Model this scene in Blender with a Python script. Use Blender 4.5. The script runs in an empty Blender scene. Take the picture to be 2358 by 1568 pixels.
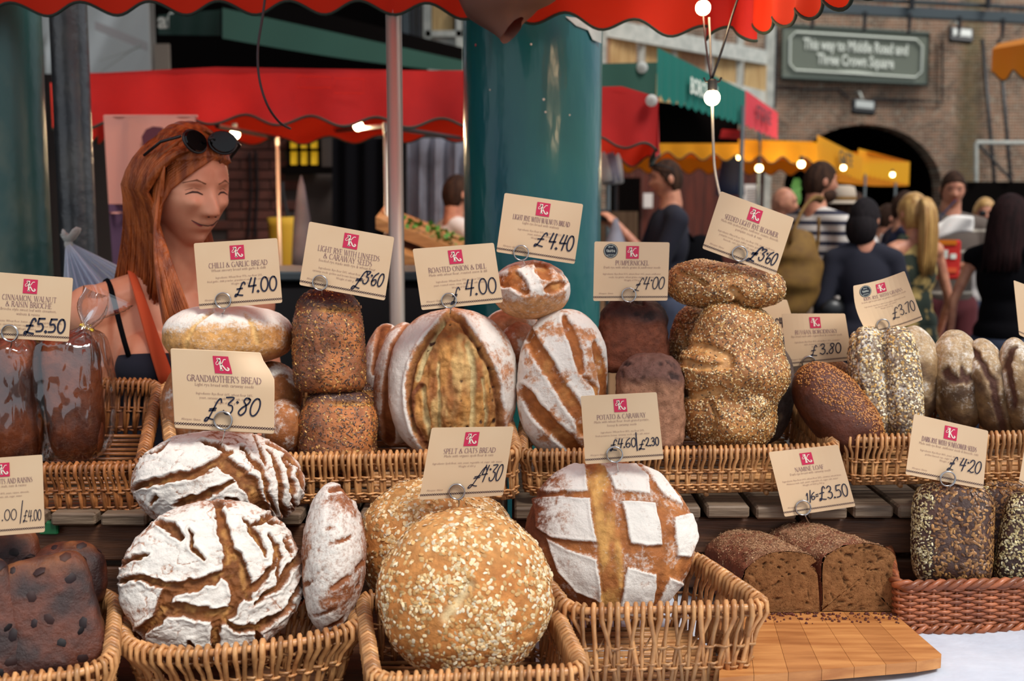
import bpy, math, random
import numpy as np
from mathutils import Vector, Matrix

sc = bpy.context.scene
COL = sc.collection
rnd = random.Random(7)
rng = np.random.default_rng(7)

# ---------------------------------------------------------------- camera, world, sun, exposure
F_PX, CAM_H = 2600.0, 1.60
PITCH = math.atan((784 - 480) / F_PX)
cam_data = bpy.data.cameras.new('camera')
cam = bpy.data.objects.new('camera', cam_data)
COL.objects.link(cam)
cam.location = (0, 0, CAM_H)
cam.rotation_euler = (math.pi / 2 - PITCH, 0, 0)
cam_data.sensor_width = 36.0
cam_data.lens = F_PX / 2358 * 36.0
cam_data.clip_start = 0.05
cam_data.clip_end = 200
cam_data.dof.use_dof = True
cam_data.dof.focus_distance = 1.98
cam_data.dof.aperture_fstop = 4.0
sc.camera = cam

world = bpy.data.worlds.new('market_daylight')
sc.world = world
world.use_nodes = True
wbg = world.node_tree.nodes['Background']
wbg.inputs[0].default_value = (0.86, 0.92, 1.0, 1)
wbg.inputs[1].default_value = 0.74

sun_d = bpy.data.lights.new('daylight_sun', 'SUN')
sun_d.energy = 2.9
sun_d.angle = math.radians(20)
sun_d.color = (1.0, 0.97, 0.92)
sun = bpy.data.objects.new('daylight_sun', sun_d)
COL.objects.link(sun)
sun.rotation_euler = Vector((-0.42, 0.44, -0.80)).to_track_quat('-Z', 'Y').to_euler()

sc.view_settings.view_transform = 'Standard'
sc.view_settings.look = 'None'
sc.view_settings.gamma = 1.0
sc.view_settings.use_curve_mapping = False
sc.view_settings.exposure = 0.14
sc.cycles.max_bounces = 8
sc.cycles.transparent_max_bounces = 12
sc.cycles.caustics_reflective = False
sc.cycles.caustics_refractive = False

# ---------------------------------------------------------------- maths helpers
CP, SP_ = math.cos(PITCH), math.sin(PITCH)
CAM = np.array([0.0, 0.0, CAM_H])
def P(px, py, Y):
    """the point at world depth Y seen at photograph pixel (px, py)"""
    u = (px - 1179) / F_PX; v = (784 - py) / F_PX
    d = np.array([u, CP + SP_ * v, -SP_ + CP * v])
    return CAM + d * (Y / d[1])
def mpp(pt):
    """metres per pixel at a point"""
    r = np.asarray(pt) - CAM
    return (r[1] * CP - r[2] * SP_) / F_PX
def nz(v):
    v = np.asarray(v, float); return v / (np.linalg.norm(v) + 1e-12)
def lin(r, g=None, b=None):
    if g is None: r, g, b = r
    f = lambda c: (c / 255) / 12.92 if c / 255 <= 0.04045 else ((c / 255 + 0.055) / 1.055) ** 2.4
    return np.array([f(r), f(g), f(b)])
def sm(a, b, x):
    t = np.clip((x - a) / (b - a + 1e-12), 0, 1); return t * t * (3 - 2 * t)
def _h(ix, iy, iz, s):
    n = (ix * 374761393 + iy * 668265263 + iz * 2147483647 + s * 1274126177) & 0xFFFFFFFF
    n = ((n ^ (n >> 13)) * 1274126177) & 0xFFFFFFFF
    n = ((n ^ (n >> 16)) * 2246822519) & 0xFFFFFFFF
    return ((n ^ (n >> 15)) & 0xFFFFFF) / float(0xFFFFFF)
def vn(p, s=0):
    p = np.asarray(p, float); i = np.floor(p).astype(np.int64); f = p - i; f = f * f * (3 - 2 * f)
    r = 0
    for dx in (0, 1):
        wx = f[:, 0] if dx else 1 - f[:, 0]
        for dy in (0, 1):
            wy = f[:, 1] if dy else 1 - f[:, 1]
            for dz in (0, 1):
                wz = f[:, 2] if dz else 1 - f[:, 2]
                r = r + wx * wy * wz * _h(i[:, 0] + dx, i[:, 1] + dy, i[:, 2] + dz, s)
    return r
def fbm(p, o=4, s=0):
    p = np.asarray(p, float); r = 0; a = .5; t = 0
    for k in range(o):
        r = r + a * vn(p * (2 ** k) + 17.3 * k, s + k); t += a; a *= .5
    return r / t
def dpoly(u, v, pts):
    """distance from (u,v) to a polyline, and position along it 0..1"""
    best = np.full(u.shape, 1e9); tt = np.zeros(u.shape); n = len(pts) - 1
    for k in range(n):
        ax, ay = pts[k]; bx, by = pts[k + 1]
        dx, dy = bx - ax, by - ay; L = dx * dx + dy * dy + 1e-9
        t = np.clip(((u - ax) * dx + (v - ay) * dy) / L, 0, 1)
        d = np.hypot(u - ax - t * dx, v - ay - t * dy)
        m = d < best; best = np.where(m, d, best); tt = np.where(m, (k + t) / n, tt)
    return best, tt
def sdpoly(u, v, pts):
    """signed distance to a polygon, positive inside"""
    d, _ = dpoly(u, v, list(pts) + [pts[0]])
    ins = np.zeros(u.shape, bool); n = len(pts)
    for k in range(n):
        ax, ay = pts[k]; bx, by = pts[(k + 1) % n]
        c = ((ay > v) != (by > v)) & (u < (bx - ax) * (v - ay) / ((by - ay) + 1e-9) + ax)
        ins ^= c
    return np.where(ins, d, -d)

# ---------------------------------------------------------------- object helpers
ORG = {}
def put(o, parent=None, label=None, cat=None, group=None, kind=None):
    COL.objects.link(o)
    if parent is not None: o.parent = parent
    if label: o['label'] = label
    if cat: o['category'] = cat
    if group: o['group'] = group
    if kind: o['kind'] = kind
    return o
def thing(name, label, cat, base, group=None):
    o = bpy.data.objects.new(name, None); o.empty_display_size = .05
    o.location = base; put(o, None, label, cat, group)
    ORG[o.name] = np.array(base, float)
    return o
def mesh(name, V, F, mat, parent=None, smooth=False, col=None, label=None, cat=None, group=None, kind=None, org=None):
    V = np.asarray(V, float)
    if parent is not None: org = ORG[parent.name]
    elif org is None: org = np.array([(V[:, 0].min() + V[:, 0].max()) / 2, (V[:, 1].min() + V[:, 1].max()) / 2, V[:, 2].min()])
    org = np.asarray(org, float)
    me = bpy.data.meshes.new(name)
    L = V - org
    if isinstance(F, np.ndarray):
        n, k = F.shape
        me.vertices.add(len(L)); me.vertices.foreach_set('co', L.astype(np.float32).ravel())
        me.loops.add(n * k); me.loops.foreach_set('vertex_index', F.astype(np.int32).ravel())
        me.polygons.add(n); me.polygons.foreach_set('loop_start', np.arange(0, n * k, k, dtype=np.int32))
        me.update(calc_edges=True)
    else:
        me.from_pydata(L.tolist(), [], F)
    if smooth: me.polygons.foreach_set('use_smooth', np.ones(len(me.polygons), bool))
    if col is not None:
        a = me.color_attributes.new('Col', 'FLOAT_COLOR', 'POINT')
        c = np.ones((len(V), 4), np.float32); c[:, :col.shape[1]] = col
        a.data.foreach_set('color', c.ravel())
    if mat is not None: me.materials.append(mat)
    o = bpy.data.objects.new(name, me)
    if parent is None: o.location = org
    ORG_new = org
    put(o, parent, label, cat, group, kind)
    ORG[o.name] = np.array(ORG_new)
    return o
class MB:
    def __init__(s): s.V = []; s.F = []; s.n = 0; s.C = []
    def add(s, V, F, c=None):
        V = np.asarray(V, float)
        s.V.append(V); s.F += [tuple(int(i) + s.n for i in f) for f in F]; s.n += len(V)
        if c is not None: s.C.append(np.tile(np.append(np.asarray(c, float)[:3], 1), (len(V), 1)) if np.ndim(c) == 1 else np.asarray(c))
        return s
    def build(s, name, mat, parent=None, **k):
        if s.C: k['col'] = np.concatenate(s.C)
        return mesh(name, np.concatenate(s.V), s.F, mat, parent, **k)
def tube(path, r, sides=8, closed=False, caps=True, flat=None):
    p = np.asarray(path, float); n = len(p)
    r = np.full(n, r, float) if np.ndim(r) == 0 else np.asarray(r, float)
    T = np.zeros_like(p)
    if closed: T = np.roll(p, -1, 0) - np.roll(p, 1, 0)
    else:
        T[1:-1] = p[2:] - p[:-2]; T[0] = p[1] - p[0]; T[-1] = p[-1] - p[-2]
    T /= np.linalg.norm(T, axis=1)[:, None] + 1e-12
    ref = np.array([0, 0, 1.]) if abs(T[0][2]) < .9 else np.array([1., 0, 0])
    N = np.zeros_like(p); v = nz(ref - T[0] * np.dot(ref, T[0]))
    for i in range(n):
        v = v - T[i] * np.dot(v, T[i]); v = nz(v); N[i] = v
    B = np.cross(T, N)
    a = np.arange(sides) * 2 * math.pi / sides
    V = (p[:, None] + (N[:, None] * np.cos(a)[None, :, None] * (flat or 1) + B[:, None] * np.sin(a)[None, :, None]) * r[:, None, None]).reshape(-1, 3)
    F = []
    m = n if closed else n - 1
    for i in range(m):
        j = (i + 1) % n
        for k in range(sides):
            k2 = (k + 1) % sides
            F.append((i * sides + k, i * sides + k2, j * sides + k2, j * sides + k))
    if caps and not closed:
        F.append(tuple(range(sides - 1, -1, -1))); F.append(tuple((n - 1) * sides + k for k in range(sides)))
    return V, F
BOXF = [(0, 3, 2, 1), (4, 5, 6, 7), (0, 1, 5, 4), (1, 2, 6, 5), (2, 3, 7, 6), (3, 0, 4, 7)]
def box(c, s, R=None):
    c = np.asarray(c, float); s = np.asarray(s, float) / 2
    q = np.array([[-1, -1, -1], [1, -1, -1], [1, 1, -1], [-1, 1, -1], [-1, -1, 1], [1, -1, 1], [1, 1, 1], [-1, 1, 1]]) * s
    if R is not None: q = q @ np.asarray(R).T
    return q + c, BOXF
def bbox8(lo4, hi4):
    """box from four lower and four upper corners"""
    return np.array(list(lo4) + list(hi4)), BOXF
def rbox(c, s, bev=.004, R=None):
    """bevelled box"""
    c = np.asarray(c, float); h = np.asarray(s, float) / 2; b = min(bev, h.min() * .49)
    V = []; idx = {}
    for sx in (-1, 1):
        for sy in (-1, 1):
            for sz in (-1, 1):
                for ax in range(3):
                    q = np.array([sx, sy, sz]) * (h - b); q[ax] = (sx, sy, sz)[ax] * h[ax]
                    idx[(sx, sy, sz, ax)] = len(V); V.append(q)
    F = []
    for ax in range(3):
        o = [i for i in range(3) if i != ax]
        for s_ in (-1, 1):
            q = []
            for (a_, b_) in ((-1, -1), (1, -1), (1, 1), (-1, 1)):
                k = [0, 0, 0]; k[ax] = s_; k[o[0]] = a_; k[o[1]] = b_; q.append(idx[(*k, ax)])
            F.append(tuple(q))
    for ax in range(3):
        o = [i for i in range(3) if i != ax]
        for a_ in (-1, 1):
            for b_ in (-1, 1):
                q = []
                for (s_, w) in ((-1, 0), (1, 0), (1, 1), (-1, 1)):
                    k = [0, 0, 0]; k[ax] = s_; k[o[0]] = a_; k[o[1]] = b_; q.append(idx[(*k, o[w])])
                F.append(tuple(q))
    for sx in (-1, 1):
        for sy in (-1, 1):
            for sz in (-1, 1): F.append(tuple(idx[(sx, sy, sz, ax)] for ax in range(3)))
    V = np.array(V)
    if R is not None: V = V @ np.asarray(R).T
    G = []
    cen = np.zeros(3)
    for f in F:
        pts = V[list(f)]; n = np.cross(pts[1] - pts[0], pts[2] - pts[0])
        G.append(f if np.dot(n, pts.mean(0) - cen) > 0 else tuple(reversed(f)))
    return V + c, G
def lathe(prof, c, sides=24, axis=None):
    """profile of (radius, height) about the z axis at c"""
    a = np.arange(sides) * 2 * math.pi / sides; V = []; F = []
    for (r, h) in prof: V += [(r * math.cos(t), r * math.sin(t), h) for t in a]
    for i in range(len(prof) - 1):
        for k in range(sides):
            k2 = (k + 1) % sides
            F.append((i * sides + k, i * sides + k2, (i + 1) * sides + k2, (i + 1) * sides + k))
    F.append(tuple(range(sides - 1, -1, -1))); F.append(tuple((len(prof) - 1) * sides + k for k in range(sides)))
    V = np.array(V)
    if axis is not None:
        z = nz(axis); x = nz(np.cross([0, 1, 0.01], z)); y = np.cross(z, x)
        V = V @ np.array([x, y, z])
    return V + np.asarray(c, float), F
def grid(fn, nu, nv, closed=False):
    V = []; F = []
    for j in range(nv + 1):
        for i in range(nu + 1): V.append(fn(i / nu, j / nv))
    for j in range(nv):
        for i in range(nu):
            a = j * (nu + 1) + i; F.append((a, a + 1, a + nu + 2, a + nu + 1))
    return np.array(V), F
def slab(fn, nu, nv, th):
    """a curved sheet with thickness th along its own normal"""
    V, F = grid(fn, nu, nv); V = np.asarray(V, float)
    G = V.reshape(nv + 1, nu + 1, 3)
    du = np.gradient(G, axis=1); dv = np.gradient(G, axis=0)
    n = np.cross(du, dv); n /= np.linalg.norm(n, axis=2)[..., None] + 1e-12
    W = (G - n * th).reshape(-1, 3); m = len(V)
    F2 = list(F) + [tuple(i + m for i in reversed(f)) for f in F]
    ring = [i for i in range(nu)] + [nu + j * (nu + 1) for j in range(nv)] + [nv * (nu + 1) + nu - i for i in range(nu)] + [(nv - j) * (nu + 1) for j in range(nv)]
    for k in range(len(ring)):
        a, b = ring[k], ring[(k + 1) % len(ring)]; F2.append((b, a, a + m, b + m))
    return np.concatenate([V, W]), F2

# ---------------------------------------------------------------- materials
def newmat(name):
    m = bpy.data.materials.new(name); m.use_nodes = True
    nt = m.node_tree; return m, nt, nt.nodes['Principled BSDF'], nt.nodes['Material Output']
def N_(nt, t, **k):
    n = nt.nodes.new(t)
    for a, b in k.items():
        if a[0] == 'i' and a[1:].isdigit(): n.inputs[int(a[1:])].default_value = b
        else: setattr(n, a, b)
    return n
def mat(name, c, rough=.6, metal=0, c2=None, scale=20, bump=0, bscale=60, stretch=None, spec=.5, emit=None, es=1, detail=4, contrast=(.35, .65)):
    m, nt, b, out = newmat(name); lk = nt.links.new
    cl = lin(*c); b.inputs['Base Color'].default_value = (*cl, 1)
    b.inputs['Roughness'].default_value = rough; b.inputs['Metallic'].default_value = metal
    b.inputs['Specular IOR Level'].default_value = spec
    tc = N_(nt, 'ShaderNodeTexCoord'); mp = N_(nt, 'ShaderNodeMapping')
    lk(tc.outputs['Object'], mp.inputs[0])
    if stretch: mp.inputs['Scale'].default_value = stretch
    if c2 is not None:
        nz_ = N_(nt, 'ShaderNodeTexNoise'); nz_.inputs['Scale'].default_value = scale; nz_.inputs['Detail'].default_value = detail
        lk(mp.outputs[0], nz_.inputs['Vector'])
        r = N_(nt, 'ShaderNodeValToRGB'); r.color_ramp.elements[0].position, r.color_ramp.elements[1].position = contrast
        r.color_ramp.elements[0].color = (*cl, 1); r.color_ramp.elements[1].color = (*lin(*c2), 1)
        lk(nz_.outputs['Fac'], r.inputs[0]); lk(r.outputs[0], b.inputs['Base Color'])
    if bump:
        n2 = N_(nt, 'ShaderNodeTexNoise'); n2.inputs['Scale'].default_value = bscale; n2.inputs['Detail'].default_value = 3
        lk(mp.outputs[0], n2.inputs['Vector'])
        bp = N_(nt, 'ShaderNodeBump'); bp.inputs['Strength'].default_value = bump; bp.inputs['Distance'].default_value = .01
        lk(n2.outputs['Fac'], bp.inputs['Height']); lk(bp.outputs[0], b.inputs['Normal'])
    if emit is not None:
        b.inputs['Emission Color'].default_value = (*lin(*emit), 1); b.inputs['Emission Strength'].default_value = es
    return m
def fabric(name, c, trans=.45, c2=None, rough=.85):
    m = mat(name, c, rough, c2=c2, scale=3)
    nt = m.node_tree; b = nt.nodes['Principled BSDF']; out = nt.nodes['Material Output']
    t = N_(nt, 'ShaderNodeBsdfTranslucent'); t.inputs[0].default_value = (*lin(*c), 1)
    mx = N_(nt, 'ShaderNodeMixShader'); mx.inputs[0].default_value = trans
    nt.links.new(b.outputs[0], mx.inputs[1]); nt.links.new(t.outputs[0], mx.inputs[2]); nt.links.new(mx.outputs[0], out.inputs[0])
    return m
def colmat(name, rough=.6, spec=.4, bump=0, bscale=200, var=0):
    m, nt, b, out = newmat(name); lk = nt.links.new
    at = N_(nt, 'ShaderNodeAttribute', attribute_name='Col'); lk(at.outputs['Color'], b.inputs['Base Color'])
    b.inputs['Roughness'].default_value = rough; b.inputs['Specular IOR Level'].default_value = spec
    if bump:
        tc = N_(nt, 'ShaderNodeTexCoord'); n2 = N_(nt, 'ShaderNodeTexNoise'); n2.inputs['Scale'].default_value = bscale
        lk(tc.outputs['Object'], n2.inputs['Vector'])
        bp = N_(nt, 'ShaderNodeBump'); bp.inputs['Strength'].default_value = bump; bp.inputs['Distance'].default_value = .004
        lk(n2.outputs['Fac'], bp.inputs['Height']); lk(bp.outputs[0], b.inputs['Normal'])
    return m
def breadmat(name, flour=(238, 232, 222), rough=.62, bump=.65, spec=.35, edge=.2, pore=0.0):
    """crust colour from the baked-in 'Col' attribute; its alpha is how thick the flour lies"""
    m, nt, b, out = newmat(name); lk = nt.links.new
    at = N_(nt, 'ShaderNodeAttribute', attribute_name='Col')
    tc = N_(nt, 'ShaderNodeTexCoord')
    n1 = N_(nt, 'ShaderNodeTexNoise'); n1.inputs['Scale'].default_value = 160; n1.inputs['Detail'].default_value = 6; n1.inputs['Roughness'].default_value = .7
    lk(tc.outputs['Object'], n1.inputs['Vector'])
    ad = N_(nt, 'ShaderNodeMath', operation='MULTIPLY_ADD'); ad.inputs[1].default_value = 1.5; ad.inputs[2].default_value = -.75
    lk(n1.outputs['Fac'], ad.inputs[0])
    s2 = N_(nt, 'ShaderNodeMath', operation='ADD'); lk(at.outputs['Alpha'], s2.inputs[0]); lk(ad.outputs[0], s2.inputs[1])
    mr = N_(nt, 'ShaderNodeMapRange', interpolation_type='SMOOTHSTEP'); mr.inputs['From Min'].default_value = .5 - edge * 1.6; mr.inputs['From Max'].default_value = .5 + edge * 1.6; mr.inputs['To Max'].default_value = .94
    lk(s2.outputs[0], mr.inputs['Value'])
    # crust mottling
    n2 = N_(nt, 'ShaderNodeTexNoise'); n2.inputs['Scale'].default_value = 70; n2.inputs['Detail'].default_value = 6
    lk(tc.outputs['Object'], n2.inputs['Vector'])
    r = N_(nt, 'ShaderNodeValToRGB'); r.color_ramp.elements[0].position = .3; r.color_ramp.elements[1].position = .7
    r.color_ramp.elements[0].color = (.62, .56, .5, 1); r.color_ramp.elements[1].color = (1.25, 1.22, 1.2, 1)
    lk(n2.outputs['Fac'], r.inputs[0])
    mu = N_(nt, 'ShaderNodeMix', data_type='RGBA', blend_type='MULTIPLY'); mu.inputs[0].default_value = .8
    lk(at.outputs['Color'], mu.inputs[6]); lk(r.outputs[0], mu.inputs[7])
    last = mu.outputs[2]
    if pore:
        vo = N_(nt, 'ShaderNodeTexVoronoi'); vo.inputs['Scale'].default_value = 260
        lk(tc.outputs['Object'], vo.inputs['Vector'])
        pr = N_(nt, 'ShaderNodeValToRGB'); pr.color_ramp.elements[0].position = .1; pr.color_ramp.elements[1].position = .3
        pr.color_ramp.elements[0].color = (.3, .25, .2, 1); pr.color_ramp.elements[1].color = (1, 1, 1, 1)
        lk(vo.outputs['Distance'], pr.inputs[0])
        m3 = N_(nt, 'ShaderNodeMix', data_type='RGBA', blend_type='MULTIPLY'); m3.inputs[0].default_value = pore
        lk(last, m3.inputs[6]); lk(pr.outputs[0], m3.inputs[7]); last = m3.outputs[2]
    mx = N_(nt, 'ShaderNodeMix', data_type='RGBA'); lk(mr.outputs[0], mx.inputs[0]); lk(last, mx.inputs[6]); mx.inputs[7].default_value = (*lin(*flour), 1)
    lk(mx.outputs[2], b.inputs['Base Color'])
    b.inputs['Specular IOR Level'].default_value = spec
    rr = N_(nt, 'ShaderNodeMapRange'); rr.inputs['To Min'].default_value = rough; rr.inputs['To Max'].default_value = .95
    lk(mr.outputs[0], rr.inputs['Value']); lk(rr.outputs[0], b.inputs['Roughness'])
    hs = N_(nt, 'ShaderNodeMath', operation='ADD'); lk(n1.outputs['Fac'], hs.inputs[0]); lk(n2.outputs['Fac'], hs.inputs[1])
    bp = N_(nt, 'ShaderNodeBump'); bp.inputs['Strength'].default_value = bump; bp.inputs['Distance'].default_value = .0035
    lk(hs.outputs[0], bp.inputs['Height']); lk(bp.outputs[0], b.inputs['Normal'])
    return m
def stripes(name, c, c2, axis, scale, thr=.5, rough=.9):
    m, nt, b, out = newmat(name); lk = nt.links.new
    tc = N_(nt, 'ShaderNodeTexCoord'); se = N_(nt, 'ShaderNodeSeparateXYZ'); lk(tc.outputs['Object'], se.inputs[0])
    mu = N_(nt, 'ShaderNodeMath', operation='MULTIPLY'); mu.inputs[1].default_value = scale; lk(se.outputs[axis], mu.inputs[0])
    fr = N_(nt, 'ShaderNodeMath', operation='FRACT'); lk(mu.outputs[0], fr.inputs[0])
    gt = N_(nt, 'ShaderNodeMath', operation='GREATER_THAN'); gt.inputs[1].default_value = thr; lk(fr.outputs[0], gt.inputs[0])
    mx = N_(nt, 'ShaderNodeMix', data_type='RGBA'); mx.inputs[6].default_value = (*lin(*c), 1); mx.inputs[7].default_value = (*lin(*c2), 1)
    lk(gt.outputs[0], mx.inputs[0]); lk(mx.outputs[2], b.inputs['Base Color']); b.inputs['Roughness'].default_value = rough
    return m
def brickmat(name, c1, c2, mortar, sc_=6.0, bump=.6, stain=None, rowh=.25, bw=.5):
    m, nt, b, out = newmat(name); lk = nt.links.new
    tc = N_(nt, 'ShaderNodeTexCoord'); mp = N_(nt, 'ShaderNodeMapping'); mp.inputs['Rotation'].default_value = (math.pi / 2, 0, 0)
    lk(tc.outputs['Object'], mp.inputs[0])
    br = N_(nt, 'ShaderNodeTexBrick'); br.inputs['Scale'].default_value = sc_
    br.inputs['Color1'].default_value = (*lin(*c1), 1); br.inputs['Color2'].default_value = (*lin(*c2), 1); br.inputs['Mortar'].default_value = (*lin(*mortar), 1)
    br.inputs['Mortar Size'].default_value = .03; br.inputs['Brick Width'].default_value = bw; br.inputs['Row Height'].default_value = rowh
    lk(mp.outputs[0], br.inputs['Vector'])
    n1 = N_(nt, 'ShaderNodeTexNoise'); n1.inputs['Scale'].default_value = 1.6; n1.inputs['Detail'].default_value = 8; lk(tc.outputs['Object'], n1.inputs['Vector'])
    r = N_(nt, 'ShaderNodeValToRGB'); r.color_ramp.elements[0].position = .3; r.color_ramp.elements[1].position = .7
    r.color_ramp.elements[0].color = (.55, .55, .55, 1); r.color_ramp.elements[1].color = (1.35, 1.3, 1.25, 1); lk(n1.outputs['Fac'], r.inputs[0])
    mu = N_(nt, 'ShaderNodeMix', data_type='RGBA', blend_type='MULTIPLY'); mu.inputs[0].default_value = 1
    lk(br.outputs['Color'], mu.inputs[6]); lk(r.outputs[0], mu.inputs[7]); last = mu.outputs[2]
    n3 = N_(nt, 'ShaderNodeTexNoise'); n3.inputs['Scale'].default_value = 7; n3.inputs['Detail'].default_value = 6; n3.inputs['Roughness'].default_value = .75
    lk(tc.outputs['Object'], n3.inputs['Vector'])
    r3 = N_(nt, 'ShaderNodeValToRGB'); r3.color_ramp.elements[0].position = .53; r3.color_ramp.elements[1].position = .64
    r3.color_ramp.elements[0].color = (0, 0, 0, 1); r3.color_ramp.elements[1].color = (.75, .75, .75, 1); lk(n3.outputs['Fac'], r3.inputs[0])
    m4 = N_(nt, 'ShaderNodeMix', data_type='RGBA'); lk(r3.outputs[0], m4.inputs[0]); lk(last, m4.inputs[6]); m4.inputs[7].default_value = (*lin(*mortar), 1)
    last = m4.outputs[2]
    if stain:   # mossy streak below a leaking gutter, x0..x1 on the wall
        se = N_(nt, 'ShaderNodeSeparateXYZ'); lk(tc.outputs['Object'], se.inputs[0])
        sb = N_(nt, 'ShaderNodeMath', operation='SUBTRACT'); sb.inputs[1].default_value = stain[0]; lk(se.outputs[0], sb.inputs[0])
        ab = N_(nt, 'ShaderNodeMath', operation='ABSOLUTE'); lk(sb.outputs[0], ab.inputs[0])
        ms = N_(nt, 'ShaderNodeMapRange'); ms.inputs['From Min'].default_value = stain[1]; ms.inputs['From Max'].default_value = stain[1] * .3; lk(ab.outputs[0], ms.inputs['Value'])
        ml = N_(nt, 'ShaderNodeMath', operation='MULTIPLY'); lk(ms.outputs[0], ml.inputs[0]); lk(n1.outputs['Fac'], ml.inputs[1])
        m5 = N_(nt, 'ShaderNodeMix', data_type='RGBA'); lk(ml.outputs[0], m5.inputs[0]); lk(last, m5.inputs[6]); m5.inputs[7].default_value = (*lin(92, 84, 40), 1)
        last = m5.outputs[2]
    lk(last, b.inputs['Base Color']); b.inputs['Roughness'].default_value = .9
    bp = N_(nt, 'ShaderNodeBump'); bp.inputs['Strength'].default_value = bump; bp.inputs['Distance'].default_value = .02
    lk(n3.outputs['Fac'], bp.inputs['Height']); lk(bp.outputs[0], b.inputs['Normal'])
    return m
def woodmat(name, c1, c2, scale=8, stretch=(1, 12, 12), rough=.6, bump=.2):
    return mat(name, c1, rough, c2=c2, scale=scale, stretch=stretch, bump=bump, bscale=scale * 4, detail=6)

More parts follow.
